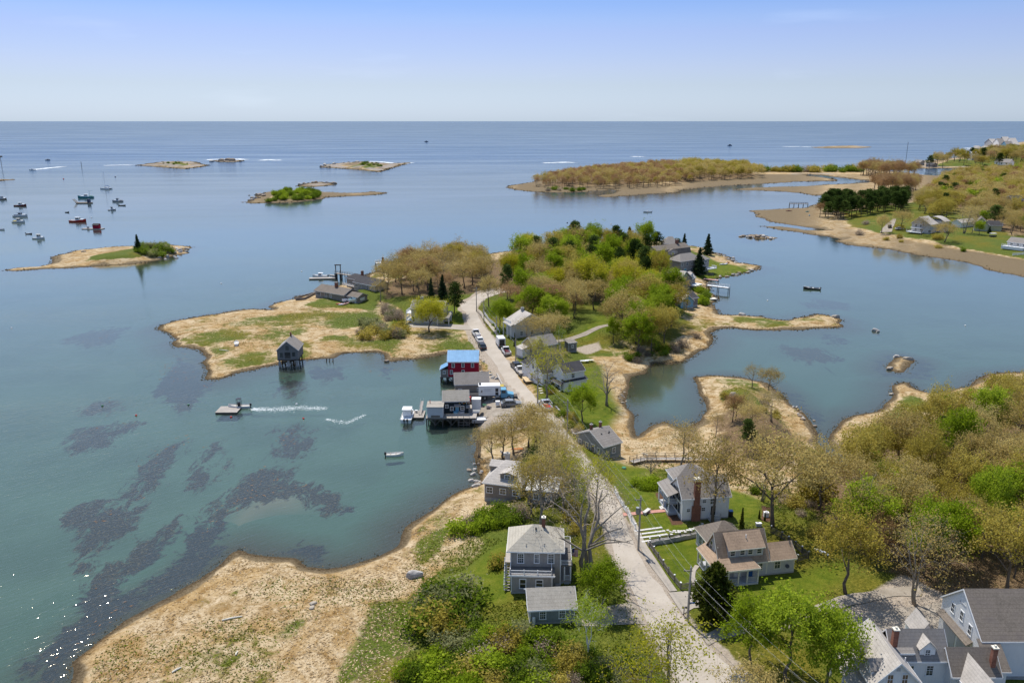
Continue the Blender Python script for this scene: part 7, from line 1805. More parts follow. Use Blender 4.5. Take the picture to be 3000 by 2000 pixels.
o = boat('console_boat', 'small boat with dark canopy frame pushing the wooden float', 701, 1194, 4.9, 1.7, math.pi+0.1, 'gelcoat', 'canvas', 0.55); outboard(o, -2.5)
m = MB(); m.box(-0.5, 0.5, -0.55, 0.55, 2.2, 2.3)
for x, y in ((-0.45, -0.5), (0.45, -0.5), (-0.45, 0.5), (0.45, 0.5)): m.tube([(x, y, 0.4), (x, y, 2.2)], 0.05, 4)
m.build('canopy_frame', ['paint_black'], o); m = MB(); m.box(-0.3, 0.3, -0.35, 0.35, 0.4, 1.4); m.build('console', ['paint_black'], o)
p = PW(1195, 1222, 0); o = boat('cabin_cruiser', 'white cabin motorboat with twin black outboards tied at wharf float', 1195, 1222, 7.4, 2.55, math.pi/2, 'gelcoat', 'gelcoat', 0.85, bow=0.5, stern=0.95)
m = MB(); m.prism([(-0.6, 0.7), (2.3, 0.8), (1.6, 1.4), (-0.6, 1.4)], 'y', -0.95, 0.95); m.build('cabin', ['gelcoat'], o); wheelhouse(o, -1.4, 0.3, 1.9, 0.8, 1.6); outboard(o, -3.7, 0.35); outboard(o, -3.7, -0.35)
# hauled-out boat by the wharf
a = P(1388, 1243); o = thing('hauled_boat', 'grey and white workboat hauled out on the bank beside the wharf', 'boat', (a.x + 2.4, a.y, a.z + 0.7), 0.06)
h, d, g = hull_mb(5.6, 1.9, 0.75); h.build('hull', ['trim_grey'], o, True); d.build('deck', ['gelcoat'], o); g.build('gunwale', ['gelcoat'], o)
# ---- buoys
for k, (u, v, mt, cl) in enumerate([(34,961,'trim_white','white mooring buoy in open water at far left'),(300,1189,'paint_green','green mooring buoy left of the kelp patches'),(552,1186,'paint_green','green mooring buoy below the marsh point'),(399,1217,'paint_red','red mooring buoy beside the thin kelp bed'),(677,1222,'paint_red','red lobster buoy below the float'),(889,1226,'paint_red','red lobster buoy at the end of wake'),(869,1184,'trim_white','white lobster buoy behind the wake'),(648,830,'trim_white','white buoy off the seawall'),(884,795,'trim_white','white buoy near the left pier'),(2249,880,'trim_white','white buoy off the island cove'),(2828,954,'trim_white','white buoy in the right bay'),(1662,653,'paint_navy','dark buoy left in the middle channel'),(1790,656,'trim_white','white buoy in the middle channel'),(338,519,'paint_navy','dark buoy behind the catamaran'),(186,525,'paint_red','reddish channel buoy left of catamaran'),(268,638,'trim_white','white buoy above the red lobster boat')]):
    p = PW(u, v, 0); s = max(0.28, p.y/1100)
    o = thing('mooring_buoy', cl, 'buoy', (p.x, p.y, 0)); m = MB()
    rr = [[(s*c_*math.cos(a_), s*c_*math.sin(a_), s*z_) for a_ in np.linspace(0, 6.283, 9)[:-1]] for c_, z_ in ((0.3, -0.4), (0.85, -0.1), (1.0, 0.3), (0.75, 0.75), (0.3, 0.95))]
    m.loft(rr); m.build('float', [mt], o, True); m = MB(); m.tube([(0, 0, 0.9*s), (0, 0, 1.5*s)], 0.08*s, 5); m.build('stem', ['metal_dark'], o)
for u, v, h, lb in [(6,493,17,'channel marker post with board at far left edge'),(240,495,10,'thin channel marker post left of far islet'),(2654,470,30,'thin marker pole off the far point')]:
    p = PW(u, v, 0); o = thing('channel_marker', lb, 'marker', (p.x, p.y, 0)); m = MB(); m.tube([(0, 0, -1), (0, 0, h)], 0.32, 6); m.build('post', ['dark_wood'], o)
    if u == 6: m = MB(); m.box(-3, 3, -0.3, 0.3, h-2, h); m.build('board', ['rock_brown'], o)
# ---- foam
def foam_mat():
    m = NT('sea_foam'); m.done(m.bsdf(Base__Color=(0.82, 0.86, 0.87), Roughness=0.8))
foam_mat()
def foam(name, label, path, width, n, size, z=0.03, el=2.2):
    W_ = np.array([W(u, v, 0) for u, v in path]); d = np.r_[0, np.cumsum(np.hypot(*np.diff(W_, axis=0).T))]
    t = rng.random(n) ** 1.25 * d[-1]; x = np.interp(t, d, W_[:, 0]); y = np.interp(t, d, W_[:, 1])
    wd2 = np.interp(t / d[-1], np.linspace(0, 1, len(width)), width)
    x = x + rng.normal(size=n) * 0.3 * wd2; y = y + rng.normal(size=n) * 0.5 * wd2
    s = size * rng.uniform(0.4, 1.3, n); a = rng.normal(size=n) * 0.35
    V = []
    for k, (dx, dy) in enumerate(((-el, -0.5), (el*0.4, -0.7), (el, 0.4), (-el*0.3, 0.6))):
        V.append(np.stack([x + s*(dx*np.cos(a) - dy*np.sin(a))*0.5, y + s*(dx*np.sin(a) + dy*np.cos(a))*0.5, np.full(n, z) + rng.uniform(0, 0.02, n)], 1))
    V = np.stack(V, 1).reshape(-1, 3)
    tag(link(bpy.data.objects.new(name, mesh_np(name, V, np.arange(4*n).reshape(n, 4), ['sea_foam']))), label, 'foam', kind='stuff')
foam('wake_foam', 'white wake foam trailing right of the small pushing boat', [(738,1199),(800,1199),(880,1195),(955,1196)], [0.9, 1.9, 1.9, 1.3], 1500, 0.12, el=1.8)
foam('wake_foam', 'fading crooked wash of foam right of the wake', [(958,1228),(1000,1236),(1020,1238),(1040,1228),(1070,1214)], [0.6, 1.3, 1.2, 0.7], 420, 0.11, el=1.8)
foam('breaker_foam', 'white breakers along the reef right of far left islet', [(610,468),(650,466.5),(690,466),(720,468)], [8, 14, 14, 6], 120, 4, 0.1, 3)
foam('breaker_foam', 'white breaker in open water between two far islets', [(765,470),(790,468),(815,470)], [8, 10, 6], 60, 4, 0.1, 3)
foam('breaker_foam', 'white breakers left of the far left islet', [(315,485),(350,484),(395,484)], [5, 7, 4], 40, 3.5, 0.1, 3)
foam('breaker_foam', 'white surf behind the rocky outer islet', [(1060,474),(1100,473.5),(1150,478)], [4, 6, 4], 70, 5, 0.1, 3)
foam('breaker_foam', 'white surf on the rock tip of rocky islet', [(1180,480),(1205,477)], [4, 3], 40, 4, 0.1, 3)
foam('breaker_foam', 'breakers beyond the left end of far wooded island', [(1600,478),(1650,476),(1700,477)], [8, 12, 6], 50, 5, 0.1, 3)
foam('breaker_foam', 'small breaker beyond the far wooded island', [(1855,459),(1880,459.5)], [8, 6], 18, 6, 0.1, 3)
foam('breaker_foam', 'surf off the left tip of distant islet', [(2300,430),(2340,430),(2375,431)], [12, 12, 6], 40, 7, 0.1, 3)
foam('breaker_foam', 'surf along the far rocky point', [(2840,434),(2870,441),(2900,450)], [12, 12, 8], 60, 7, 0.1, 3)
foam('wake_foam', 'curved wake behind the far left speedboat', [(98,498),(110,496),(150,492),(190,488)], [3, 3, 2, 1], 60, 4, 0.1, 3)
# floating rockweed fronds over the kelp beds
plain('rockweed', (0.17, 0.085, 0.035), 0.6, 0.35, 0.8)
fr = []
for p_ in WEEDW[:20]:
    lo = p_.min(0); hi = p_.max(0); n = int(min(600, (hi[0]-lo[0])*(hi[1]-lo[1])*0.35))
    x = rng.uniform(lo[0], hi[0], n); y = rng.uniform(lo[1], hi[1], n)
    k = (sdist(x, y, p_) > 0.6) & (fbm(x, y, 9, 91, 3) > 0.05); x, y = x[k], y[k]
    k = H(x, y) < -0.12; fr.append(np.stack([x[k], y[k]], 1))
fr = np.concatenate(fr); n = len(fr); s = rng.uniform(0.08, 0.28, n); a = rng.normal(size=n) * 0.5 + 0.5
V = np.stack([np.stack([fr[:, 0] + s*(dx*np.cos(a) - dy*np.sin(a)), fr[:, 1] + s*(dx*np.sin(a) + dy*np.cos(a)), np.full(n, 0.015) + rng.uniform(0, 0.03, n)], 1) for dx, dy in ((-1.3, -0.3), (0.2, -0.42), (1.3, 0.25), (-0.2, 0.4))], 1).reshape(-1, 3)
tag(link(bpy.data.objects.new('floating_rockweed', mesh_np('floating_rockweed', V, np.arange(4*n).reshape(n, 4), ['rockweed']))), 'brown rockweed fronds floating over the dark beds', 'seaweed', kind='stuff')

# ---- vehicles
def wheels(o, L, w, r=0.34, xs=(0.31, -0.30)):
    for x in xs:
        for s in (-1, 1):
            m = MB(); m.tube([(x*L, s*(w/2-0.12), r), (x*L, s*(w/2+0.06), r)], r, 12); q = m.build('wheel', ['rubber'], o)
            m = MB(); m.tube([(x*L, s*(w/2+0.062), r), (x*L, s*(w/2+0.075), r)], r*0.6, 10); m.build('rim', ['metal_grey'], q)
def lamps(o, L, w, z=0.75):
    for s in (-1, 1):
        m = MB(); m.box(L/2-0.03, L/2+0.02, s*w*0.36-0.16, s*w*0.36+0.16, z-0.08, z+0.08); m.build('headlight', ['trim_white'], o)
        m = MB(); m.box(-L/2-0.02, -L/2+0.03, s*w*0.40-0.12, s*w*0.40+0.12, z-0.1, z+0.12); m.build('tail_light', ['paint_red'], o)
def cabin(o, prof, w, paint, inset=0.12):
    """greenhouse: profile lower/upper x and z, glass band round it"""
    x0, x1, x2, x3, z0, z1 = prof
    m = MB(); hw, hi_ = w/2-0.05, w/2-0.05-inset
    v = [(x0,-hw,z0),(x1,-hw,z0),(x1,hw,z0),(x0,hw,z0),(x2,-hi_,z1),(x3,-hi_,z1),(x3,hi_,z1),(x2,hi_,z1)]
    m.add(v, [(0,3,2,1),(4,5,6,7),(0,1,5,4),(1,2,6,5),(2,3,7,6),(3,0,4,7)]); m.build('cabin', ['window_glass'], o)
    m = MB(); m.box(x2-0.03, x3+0.03, -hi_-0.02, hi_+0.02, z1-0.02, z1+0.05); m.build('roof', [paint], o)
    m = MB()
    for s in (-1, 1):
        m.tube([(x0, s*hw, z0), (x2, s*hi_, z1)], 0.05, 4); m.tube([(x1, s*hw, z0), (x3, s*hi_, z1)], 0.05, 4); m.tube([((x0+x1)/2, s*hw, z0), ((x2+x3)/2, s*hi_, z1)], 0.05, 4)
    m.build('pillars', [paint], o)
def car(label, loc, rz, paint, suv=False, name='parked_car', cat='car'):
    L, w = (4.7, 1.85); o = thing(name, label, cat, loc, rz)
    m = MB(); z1 = 0.95 if suv else 0.85
    m.prism([(-L/2, 0.35), (-L/2+0.1, 0.25), (L/2-0.1, 0.25), (L/2, 0.4), (L/2-0.05, 0.75), (L/2-1.25, z1), (-L/2+0.5, z1+0.03), (-L/2, 0.85)], 'y', -w/2, w/2); m.build('body', [paint], o)
    cabin(o, (-L/2+0.35, L/2-1.2, -L/2+(0.6 if suv else 1.1), L/2-1.9, z1, 1.7 if suv else 1.42), w, paint); wheels(o, L, w); lamps(o, L, w, 0.68)
    return o
def pickup(label, loc, rz, paint, cargo=None, rack=False, flat=False):
    L, w = 5.6, 1.95; o = thing('pickup_truck', label, 'pickup', loc, rz)
    m = MB(); m.prism([(-0.15, 0.4), (L/2-0.05, 0.4), (L/2, 0.6), (L/2-0.05, 1.0), (1.4, 1.1), (-0.15, 1.1)], 'y', -w/2, w/2); m.box(-L/2, -0.15, -w/2+0.02, w/2-0.02, 0.4, 0.62); m.build('body', [paint], o)
    cabin(o, (-0.15, 1.45, 0.0, 0.85, 1.1, 1.85), w, paint)
    if flat: m = MB(); m.box(-L/2-0.4, -0.25, -w/2-0.1, w/2+0.1, 0.85, 1.0); m.build('flatbed', ['deck_wood'], o)
    else:
        m = MB(); m.box(-L/2, -0.18, -w/2, -w/2+0.09, 0.62, 1.12); m.box(-L/2, -0.18, w/2-0.09, w/2, 0.62, 1.12); m.box(-L/2, -L/2+0.08, -w/2+0.09, w/2-0.09, 0.62, 1.1); m.build('bed', [paint], o)
    if cargo:
        m = MB(); m.box(-2.3, -1.3, -0.6, 0.4, 0.64, 1.15); m.box(-1.2, -0.5, -0.3, 0.6, 0.64, 1.25); m.build('cargo', [cargo], o)
    if rack:
        m = MB()
        for x in (-2.6, -0.4):
            for s in (-1, 1): m.tube([(x, s*0.9, 1.1), (x, s*0.9, 2.0)], 0.04, 4)
            m.tube([(x, -0.9, 2.0), (x, 0.9, 2.0)], 0.04, 4)
        for s in (-1, 1): m.tube([(-2.6, s*0.9, 2.0), (1.0, s*0.9, 2.0)], 0.04, 4)
        m.build('ladder_rack', ['metal_white'], o)
    m = MB(); m.box(L/2-0.02, L/2+0.12, -w/2, w/2, 0.42, 0.62); m.box(-L/2-0.12, -L/2+0.02, -w/2, w/2, 0.42, 0.6); m.build('bumper', ['metal_grey'], o)
    wheels(o, L, w, 0.4, (0.32, -0.29)); lamps(o, L, w, 0.85)
    return o
RZ = 0.10
def on(u, v): return P(u, v, RZ)
hd = head((1425,1030), (1402,995)); hd2 = head((1490,1065), (1455,1010)); hd3 = head((1560,1150), (1525,1110)); hd4 = head((1620,1225), (1575,1175))
pickup('white pickup with tan load parked on left verge up the road', on(1395,984), hd, 'car_white', 'canvas')
car('white hatchback parked behind the farthest white pickup', on(1405,1001), hd, 'car_white')
car('dark sedan nearest the red fish house roof', on(1413,1020), hd, 'car_dark')
pickup('white pickup with red gear in its bed on right verge', on(1483,1036), hd2, 'car_white', 'paint_maroon')
car('dark off-roader parked third on the right verge', on(1511,1078), hd2+0.1, 'car_dark', True)
pickup('white flatbed truck behind the dark off-roader', on(1526,1094), hd3, 'car_white', None, False, True)
p = on(1546,1118); o = thing('flat_trailer', 'empty wooden flatbed trailer on the right verge', 'trailer', p, hd3)
m = MB(); m.box(-2.0, 2.0, -1.0, 1.0, 0.55, 0.68); m.build('bed', ['fresh_wood'], o); m = MB(); m.tube([(2.0, 0, 0.6), (3.0, 0, 0.5)], 0.06, 4); m.build('drawbar', ['metal_dark'], o); wheels(o, 4, 2.0, 0.32, (0.1, -0.12))
pickup('white pickup with ladder rack and red jackets below the shack bend', on(1598,1196), hd4, 'car_white', 'paint_red', True)
car('dark car with red hood parked on the wharf apron', on(1497,1189), 0.1, 'car_grey')
# white delivery van
p = on(1466,1012); o = thing('delivery_van', 'white box van with open rear door at the roadside', 'van', p, hd2)
m = MB(); m.box(-2.6, 1.3, -1.05, 1.05, 0.5, 2.7); m.build('cargo_box', ['car_white'], o); m = MB(); m.prism([(1.3, 0.4), (2.9, 0.4), (2.9, 1.1), (2.1, 1.3), (1.8, 2.1), (1.3, 2.1)], 'y', -0.95, 0.95); m.build('cab', ['car_white'], o)
m = MB(); m.box(-2.63, -2.605, -0.75, 0.75, 0.6, 2.4); m.build('rear_opening', ['paint_black'], o); m = MB(); m.prism([(2.1, 1.35), (2.13, 1.35), (1.85, 2.0), (1.82, 2.0)], 'y', -0.85, 0.85); m.build('windscreen', ['window_glass'], o); wheels(o, 5.5, 2.0, 0.38); lamps(o, 5.5, 1.9)
# box truck with blue cab
p = on(1436,1168); o = thing('box_truck', 'long white box truck with blue cab and wooden steps beside the wharf', 'truck', (p.x, p.y, p.z), 0.05)
m = MB(); m.box(-2.7, 2.3, -1.15, 1.15, 1.1, 3.4); m.build('cargo_box', ['metal_white'], o); m = MB(); m.box(-2.72, 2.32, -1.17, 1.17, 3.4, 3.5); m.build('box_roof', ['trim_white'], o)
m = MB(); m.box(1.2, 1.9, -1.18, -1.152, 1.2, 2.9); q = m.build('side_door', ['paint_black'], o); m = MB(); m.box(1.2, 1.9, -1.20, -1.182, 1.95, 2.05); m.build('door_bar', ['metal_white'], q)
m = MB(); m.tube([(-2.0, -1.16, 2.0), (-1.9, -1.165, 2.5)], [0.18, 0.1], 7); m.build('emblem', ['rock_brown'], o)
m = MB()
for z, x1 in ((2.65, 0.4), (2.4, 0.1), (2.15, 0.3)): m.box(-1.5, x1, -1.158, -1.152, z, z+0.09)
m.build('lettering', ['trim_grey'], o)
m = MB(); m.prism([(2.45, 0.5), (5.4, 0.5), (5.5, 1.25), (4.1, 1.5), (3.7, 2.45), (2.45, 2.45)], 'y', -1.05, 1.05); m.build('cab', ['paint_sky'], o)
m = MB(); m.box(2.7, 3.6, -1.07, -1.052, 1.6, 2.25); m.build('cab_window', ['window_glass'], o); m = MB(); m.box(-2.5, 5.2, -0.5, 0.5, 0.6, 0.9); m.build('chassis', ['metal_dark'], o)
m = MB()
for i in range(5): m.box(0.3+0.2*i, 0.55+0.2*i, -2.1, -1.25, 0.2*i, 0.2*i+0.06)
m.box(1.3, 2.1, -2.1, -1.25, 1.0, 1.08); m.build('wooden_steps', ['deck_wood'], o)
m = MB(); m.box(5.5, 6.4, -0.9, 0.9, 0.55, 0.75); m.build('bumper_rack', ['dark_wood'], o); wheels(o, 7, 2.1, 0.48, (0.62, -0.18)); m = MB(); m.box(-2.6, -2.1, -0.4, 0.4, 3.5, 3.9); m.build('roof_unit', ['metal_dark'], o)
# vehicles near the point
pickup('white pickup beside the ranch house on the point', P(1026,884,0.05), 0.5, 'car_white')
a = P(1046,886); o = thing('trailered_boat', 'white and teal boat on trailer beside the ranch house', 'boat', (a.x, a.y, a.z+0.7), 0.5); h, d, g = hull_mb(6.0, 2.1, 0.8); h.build('hull', ['gelcoat'], o, True); d.build('deck', ['paint_teal'], o); g.build('gunwale', ['gelcoat'], o)
for i, (u, v, mt, lb) in enumerate([(1000,892,'paint_red','red kayak lying left on the point lawn'),(1006,893,'trim_white','white kayak between two red ones on the lawn'),(1013,892,'paint_pink','pink kayak at right on the point lawn'),(2118,776,'trim_white','white upturned dinghy on the island lawn'),(2132,771,'paint_orange','orange kayak on the island lawn'),(2128,774,'trim_white','white kayak under the orange one'),(2311,619,'paint_maroon','maroon upturned boat on right shore meadow'),(2365,621,'paint_teal','green upturned boat on right shore meadow'),(2371,632,'paint_sky','blue upturned boat on right shore meadow'),(2475,628,'paint_orange','orange kayak under the shore pines')]):
    a = P(u, v); o = thing('kayak', lb, 'kayak', (a.x, a.y, a.z+0.32), 0.3 + 0.4*(i % 3)); L = 4.0 if i < 6 else 5.5
    m = MB(); m.loft([[(x*L/2, 0.42*(1-x*x)*c_ + 0.0, 0.28*(1-0.6*x*x)*s_) for c_, s_ in ((math.cos(t), math.sin(t)) for t in np.linspace(0, 6.283, 9)[:-1])] for x in np.linspace(-0.99, 0.99, 9)]); m.build('hull', [mt], o, True)
    m = MB(); m.tube([(-0.35, 0, 0.26), (0.35, 0, 0.26)], 0.18, 8); m.build('cockpit', ['paint_black'], o)
car('dark car on the sandy lane of right shore', P(2606,670,0.15), 1.2, 'car_dark', True); car('white car parked by the curved-roof house', P(2634,676,0.15), 0.2, 'car_white')
p = P(2908,694); o = thing('golf_cart', 'white-roofed golf cart below the yellow house', 'cart', p, 0.1); m = MB(); m.box(-1.8, 1.8, -0.8, 0.8, 0.3, 0.8); m.build('body', ['paint_black'], o); m = MB(); m.box(-1.7, 1.7, -0.8, 0.8, 1.9, 2.0); m.build('roof', ['trim_white'], o); m = MB(); [m.tube([(x, y, 0.8), (x, y, 1.9)], 0.04, 4) for x in (-1.6, 1.6) for y in (-0.7, 0.7)]; m.build('roof_posts', ['metal_grey'], o); wheels(o, 3, 1.4, 0.3)

# ---- the wharf
def pxloc(u, v, z): q = PW(u, v, z); return q
a = PW(1248, 1226, 1.75); b_ = PW(1396, 1224, 1.75)
o = thing('wharf', 'timber wharf deck on dark piles carrying the lobster shacks', 'wharf', (a.x, a.y, 1.75), 0.0)
Wd = b_.x - a.x; n = 34
for i in range(n):
    m = MB(); x = Wd*i/n; m.box(x, x+Wd/n-0.02, 0.0, 8.6, 0.0+0.004*(i % 3), 0.14+0.006*(i % 3)); m.build('deck_plank', ['deck_wood'], o)
for y in (0.15, 3.0, 5.8, 8.4): m = MB(); m.box(0, Wd, y-0.12, y+0.12, -0.3, -0.01); m.build('beam', ['dark_wood'], o)
for x in np.linspace(0.15, Wd-0.4, 7):
    for y in (0.15, 3.0, 5.8, 8.4): m = MB(); m.tube([(x, y, -3.6), (x+rng.normal()*0.05, y, -0.05)], 0.13, 7); m.build('pile', ['dark_wood'], o)
m = MB(); 
for x in (1.0, 4.6, 8.2): m.tube([(x, 0.0, -0.2), (x+1.1, 0.0, -1.5)], 0.06, 4); m.tube([(x+2.2, 0.0, -0.2), (x+1.1, 0.0, -1.5)], 0.06, 4)
m.build('brace', ['old_wood'], o)
m = MB()
for x in np.linspace(4.5, Wd-1.6, 5): m.box(x-0.05, x+0.05, 0.03, 0.13, 0.14, 1.1)
for z in (0.55, 1.0): m.box(4.4, Wd-1.5, 0.04, 0.10, z, z+0.1)
m.build('railing', ['deck_wood'], o)
m = MB()
for x in (-0.1, 2.0): m.box(x-0.05, x+0.05, 5.5, 8.6, 0.9, 1.0)
for x, y in ((-0.1, 5.5), (-0.1, 7.0), (-0.1, 8.6), (2.0, 8.6)): m.box(x-0.06, x+0.06, y-0.06, y+0.06, 0, 1.0)
m.build('railing', ['fresh_wood'], o)
m = MB(); m.box(7.0, 9.6, -0.05, 0.0, -0.95, -0.8); m.box(7.0, 9.6, -0.05, 0.0, -1.5, -1.38); [m.box(x, x+0.09, -0.06, -0.01, -1.9, -0.1) for x in (7.0, 8.2, 9.5)]; m.build('ladder', ['old_wood'], o)
p = PW(1224, 1226, 0); o = thing('dock_float', 'pale wooden float between the cabin boat and wharf', 'float', (p.x, p.y, 0), 0.0)
for i in range(9): m = MB(); m.box(-1.35+2.7*i/9, -1.35+2.7*(i+1)/9-0.025, -0.4, 4.2, 0.35, 0.43); m.build('plank', ['deck_wood'], o)
m = MB(); m.box(-1.3, 1.3, -0.35, 4.15, -0.2, 0.348); m.build('frame', ['dark_wood'], o)
o = thing('gangway', 'narrow ramp leading up from float to wharf', 'ramp', (p.x+0.4, p.y+1.2, 0.44)); m = MB(); m.add([(-0.32,0,0),(0.32,0,0),(0.32,5.2,1.4),(-0.32,5.2,1.4),(-0.32,0,0.1),(0.32,0,0.1),(0.32,5.2,1.5),(-0.32,5.2,1.5)], [(0,3,2,1),(4,5,6,7),(0,1,5,4),(1,2,6,5),(2,3,7,6),(3,0,4,7)]); m.build('walkway', ['deck_wood'], o)
m = MB(); [m.tube([(x, 0, 0.8), (x, 5.2, 2.2)], 0.03, 4) for x in (-0.32, 0.32)]; [m.tube([(x, y, y*0.27), (x, y, y*0.27+0.8)], 0.025, 4) for x in (-0.32, 0.32) for y in (0.1, 2.6, 5.1)]; m.build('handrail', ['metal_grey'], o)
def crate(name, label, cat, u, v, z, s, mat, lid=None, rz=0.0, group=None):
    q = PW(u, v, z); o = thing(name, label, cat, (q.x, q.y, z), rz, group)
    m = MB(); m.box(-s[0]/2, s[0]/2, -s[1]/2, s[1]/2, 0, s[2]); m.build('body', [mat], o)
    m = MB(); m.box(-s[0]/2-0.03, s[0]/2+0.03, -s[1]/2-0.03, s[1]/2+0.03, s[2]+0.002, s[2]+0.07); m.build('lid', [lid or mat], o)
    return o
z = 1.92
crate('storage_container', 'white cabinet-like container at the wharf edge by the truck', 'container', 1396, 1196, z, (2.0, 1.6, 2.4), 'metal_white', 'trim_white')
crate('generator_unit', 'grey metal unit with pipe behind the white container', 'machine', 1388, 1168, z, (2.6, 1.2, 1.3), 'metal_grey', 'metal_dark')
crate('blue_tote', 'blue plastic tote in front of the black shack door', 'tote', 1335, 1213, z, (0.9, 0.6, 0.6), 'paint_sky')
crate('fish_box', 'grey fish box in front of the black shack', 'box', 1352, 1211, z, (1.3, 0.7, 0.5), 'trim_grey')
crate('cooler', 'small white cooler on the wooden float', 'cooler', 1220, 1208, 0.43, (0.5, 0.4, 0.5), 'canvas', 'trim_white')
crate('white_bin', 'white bin beside the dark car on the apron', 'bin', 1458, 1186, 2.4, (0.9, 0.8, 0.9), 'trim_white')
crate('lobster_crates', 'row of low white crates at the wharf corner', 'crate', 1395, 1207, z, (1.6, 0.9, 0.35), 'trim_white', 'metal_grey')
crate('orange_bin', 'orange gear bin beside the blue truck cab', 'bin', 1473, 1147, 2.6, (0.9, 0.8, 1.0), 'paint_orange')
crate('yellow_reel', 'yellow equipment box behind the orange bin', 'box', 1468, 1138, 2.6, (1.2, 0.8, 0.7), 'paint_yellow')
crate('orange_barrel', 'red barrel at the end of black shack', 'barrel', 1375, 1176, z, (0.6, 0.6, 1.1), 'paint_red')
for i, (u, v, mt, lb) in enumerate([(1462,1132,'paint_green','green lobster trap left in the pile by the truck'),(1469,1131,'paint_yellow','yellow lobster trap on the pile by the truck'),(1477,1137,'rock_brown','brown lobster trap right in the pile by the truck'),(1410,1186,'dark_wood','dark lobster trap beside the white container'),(1420,1190,'paint_green','green lobster trap behind the low white crates'),(1432,1196,'paint_navy','dark blue trap in the middle of the apron')]):
    q = P(u, v); o = thing('lobster_trap', lb, 'trap', q, 0.5*i, 'lobster traps on the wharf apron'); MB().box(-0.6, 0.6, -0.35, 0.35, 0.04, 0.06).build('base', ['dark_wood'], o)
    m = MB(); [m.tube([(x, -0.33, 0.06), (x, -0.33, 0.42), (x, 0.33, 0.42), (x, 0.33, 0.06)], 0.035, 4) for x in np.linspace(-0.57, 0.57, 6)]; [m.tube([(-0.57, y, z_), (0.57, y, z_)], 0.03, 4) for y in (-0.33, 0, 0.33) for z_ in (0.24, 0.42) if y or z_ > 0.3]; m.build('cage', [mt], o)
for i, (u, v, w_, d_, lb) in enumerate([(1415,1088,2.6,0.5,'leftmost pale board stack by the red fish house'),(1424,1086,2.6,0.4,'middle pale board stack by the red fish house'),(1432,1092,0.5,2.6,'long board lying right of the board stacks')]):
    q = P(u, v); o = thing('lumber_stack', lb, 'lumber', q, 0.3*i); 
    for k in range(4): m = MB(); m.box(-w_/2, w_/2, -d_/2+d_*k/4, -d_/2+d_*(k+1)/4-0.02, 0.05, 0.16+0.03*(k % 2)); m.build('board', ['fresh_wood'], o)
q = P(1466, 1118); o = thing('timber_kerb', 'long weathered timber lying along the wharf verge', 'timber', (q.x, q.y, q.z+0.05), head((1480,1135),(1450,1090))); m = MB(); m.box(-6, 6, -0.2, 0.2, 0, 0.35); m.build('beam', ['deck_wood'], o)
q = PW(1260, 1180, 4.75); o = thing('red_marker', 'small red cone standing behind the wharf shed roof', 'cone', (q.x, q.y, 1.92)); m = MB(); m.tube([(0, 0, 0), (0, 0, 3.6)], [0.2, 0.06], 8); m.build('cone', ['paint_red'], o); m = MB(); m.box(-0.3, 0.3, -0.3, 0.3, 0, 0.06); m.build('base', ['paint_red'], o)

# ---- piers
def pier(name, label, A, B, z, w=1.6, mat='deck_wood', pile='dark_wood', railm=None, step=3.0, zb=None, zw=0.0):
    a, b2 = PW(A[0], A[1], zw), PW(B[0], B[1], zw); d = b2 - a; L = math.hypot(d.x, d.y); rz = math.atan2(d.y, d.x)
    o = thing(name, label, 'pier', (a.x, a.y, z), rz); n = max(4, int(L/0.8))
    for i in range(n): m = MB(); m.box(L*i/n, L*(i+1)/n-0.04, -w/2, w/2, 0, 0.1); m.build('plank', [mat], o)
    m = MB(); m.box(0, L, -w/2+0.05, -w/2+0.2, -0.25, -0.005); m.box(0, L, w/2-0.2, w/2-0.05, -0.25, -0.005); m.build('stringer', [pile], o)
    k = max(2, int(L/step))
    for i in range(k+1):
        for s in (-1, 1): m = MB(); m.tube([(L*i/k, s*w*0.44, -z-1.5), (L*i/k, s*w*0.44, 0)], 0.14, 6); m.build('pile', [pile], o)
    if railm:
        m = MB()
        for s in (-1, 1):
            for i in range(k*2+1): m.box(L*i/(2*k)-0.05, L*i/(2*k)+0.05, s*w/2-0.05, s*w/2+0.05, 0.1, 1.1)
            for zz in (0.6, 1.05): m.box(0, L, s*w/2-0.04, s*w/2+0.04, zz, zz+0.08)
        m.build('railing', [railm], o)
    return o, L
pier('long_pier', 'grey trestle pier running out from the cove house', (1030,822), (985,815), 2.2, 1.6, railm='deck_wood')
p = PW(992,817,0); o = thing('pier_gantry', 'tall timber gantry at the pier end', 'gantry', (p.x, p.y, 0)); m = MB(); [m.tube([(x, 0, -1.5), (x, 0, 6.0)], 0.2, 6) for x in (-1, 1)]; m.box(-1.4, 1.4, -0.2, 0.2, 5.8, 6.2); m.build('frame', ['dark_wood'], o); m = MB(); [m.tube([(x, y, -1.5), (x, y, 2.2)], 0.2, 6) for x in (-1, 1) for y in (-1.2, 1.2)]; m.build('dolphin_piles', ['dark_wood'], o)
pier('gangplank', 'thin gangplank from gantry down to the boat float', (985,816), (966,813), 1.2, 1.0, step=9)
p = PW(945,817,0); o = thing('boat_float', 'low float at the end of the left gangplank', 'float', (p.x, p.y, 0), 0.1); m = MB(); m.box(-5.5, 5.5, -1.4, 1.4, 0.2, 0.5); m.build('deck', ['deck_wood'], o); m = MB(); m.box(-5.3, 5.3, -1.2, 1.2, -0.3, 0.198); m.build('pontoon', ['dark_wood'], o)
o = boat('motorboat', 'white motorboat tied to the float at left pier', 938, 812, 6.5, 2.2, math.pi, 'gelcoat', 'gelcoat', 0.8); wheelhouse(o, -0.8, 0.6, 1.5, 0.6, 1.2); outboard(o, -3.2)
pier('raised_dock', 'white-railed raised dock on tall posts above the rocks', (1102,798), (1136,796), 4.2, 2.4, 'trim_white', 'dark_wood', 'trim_white')
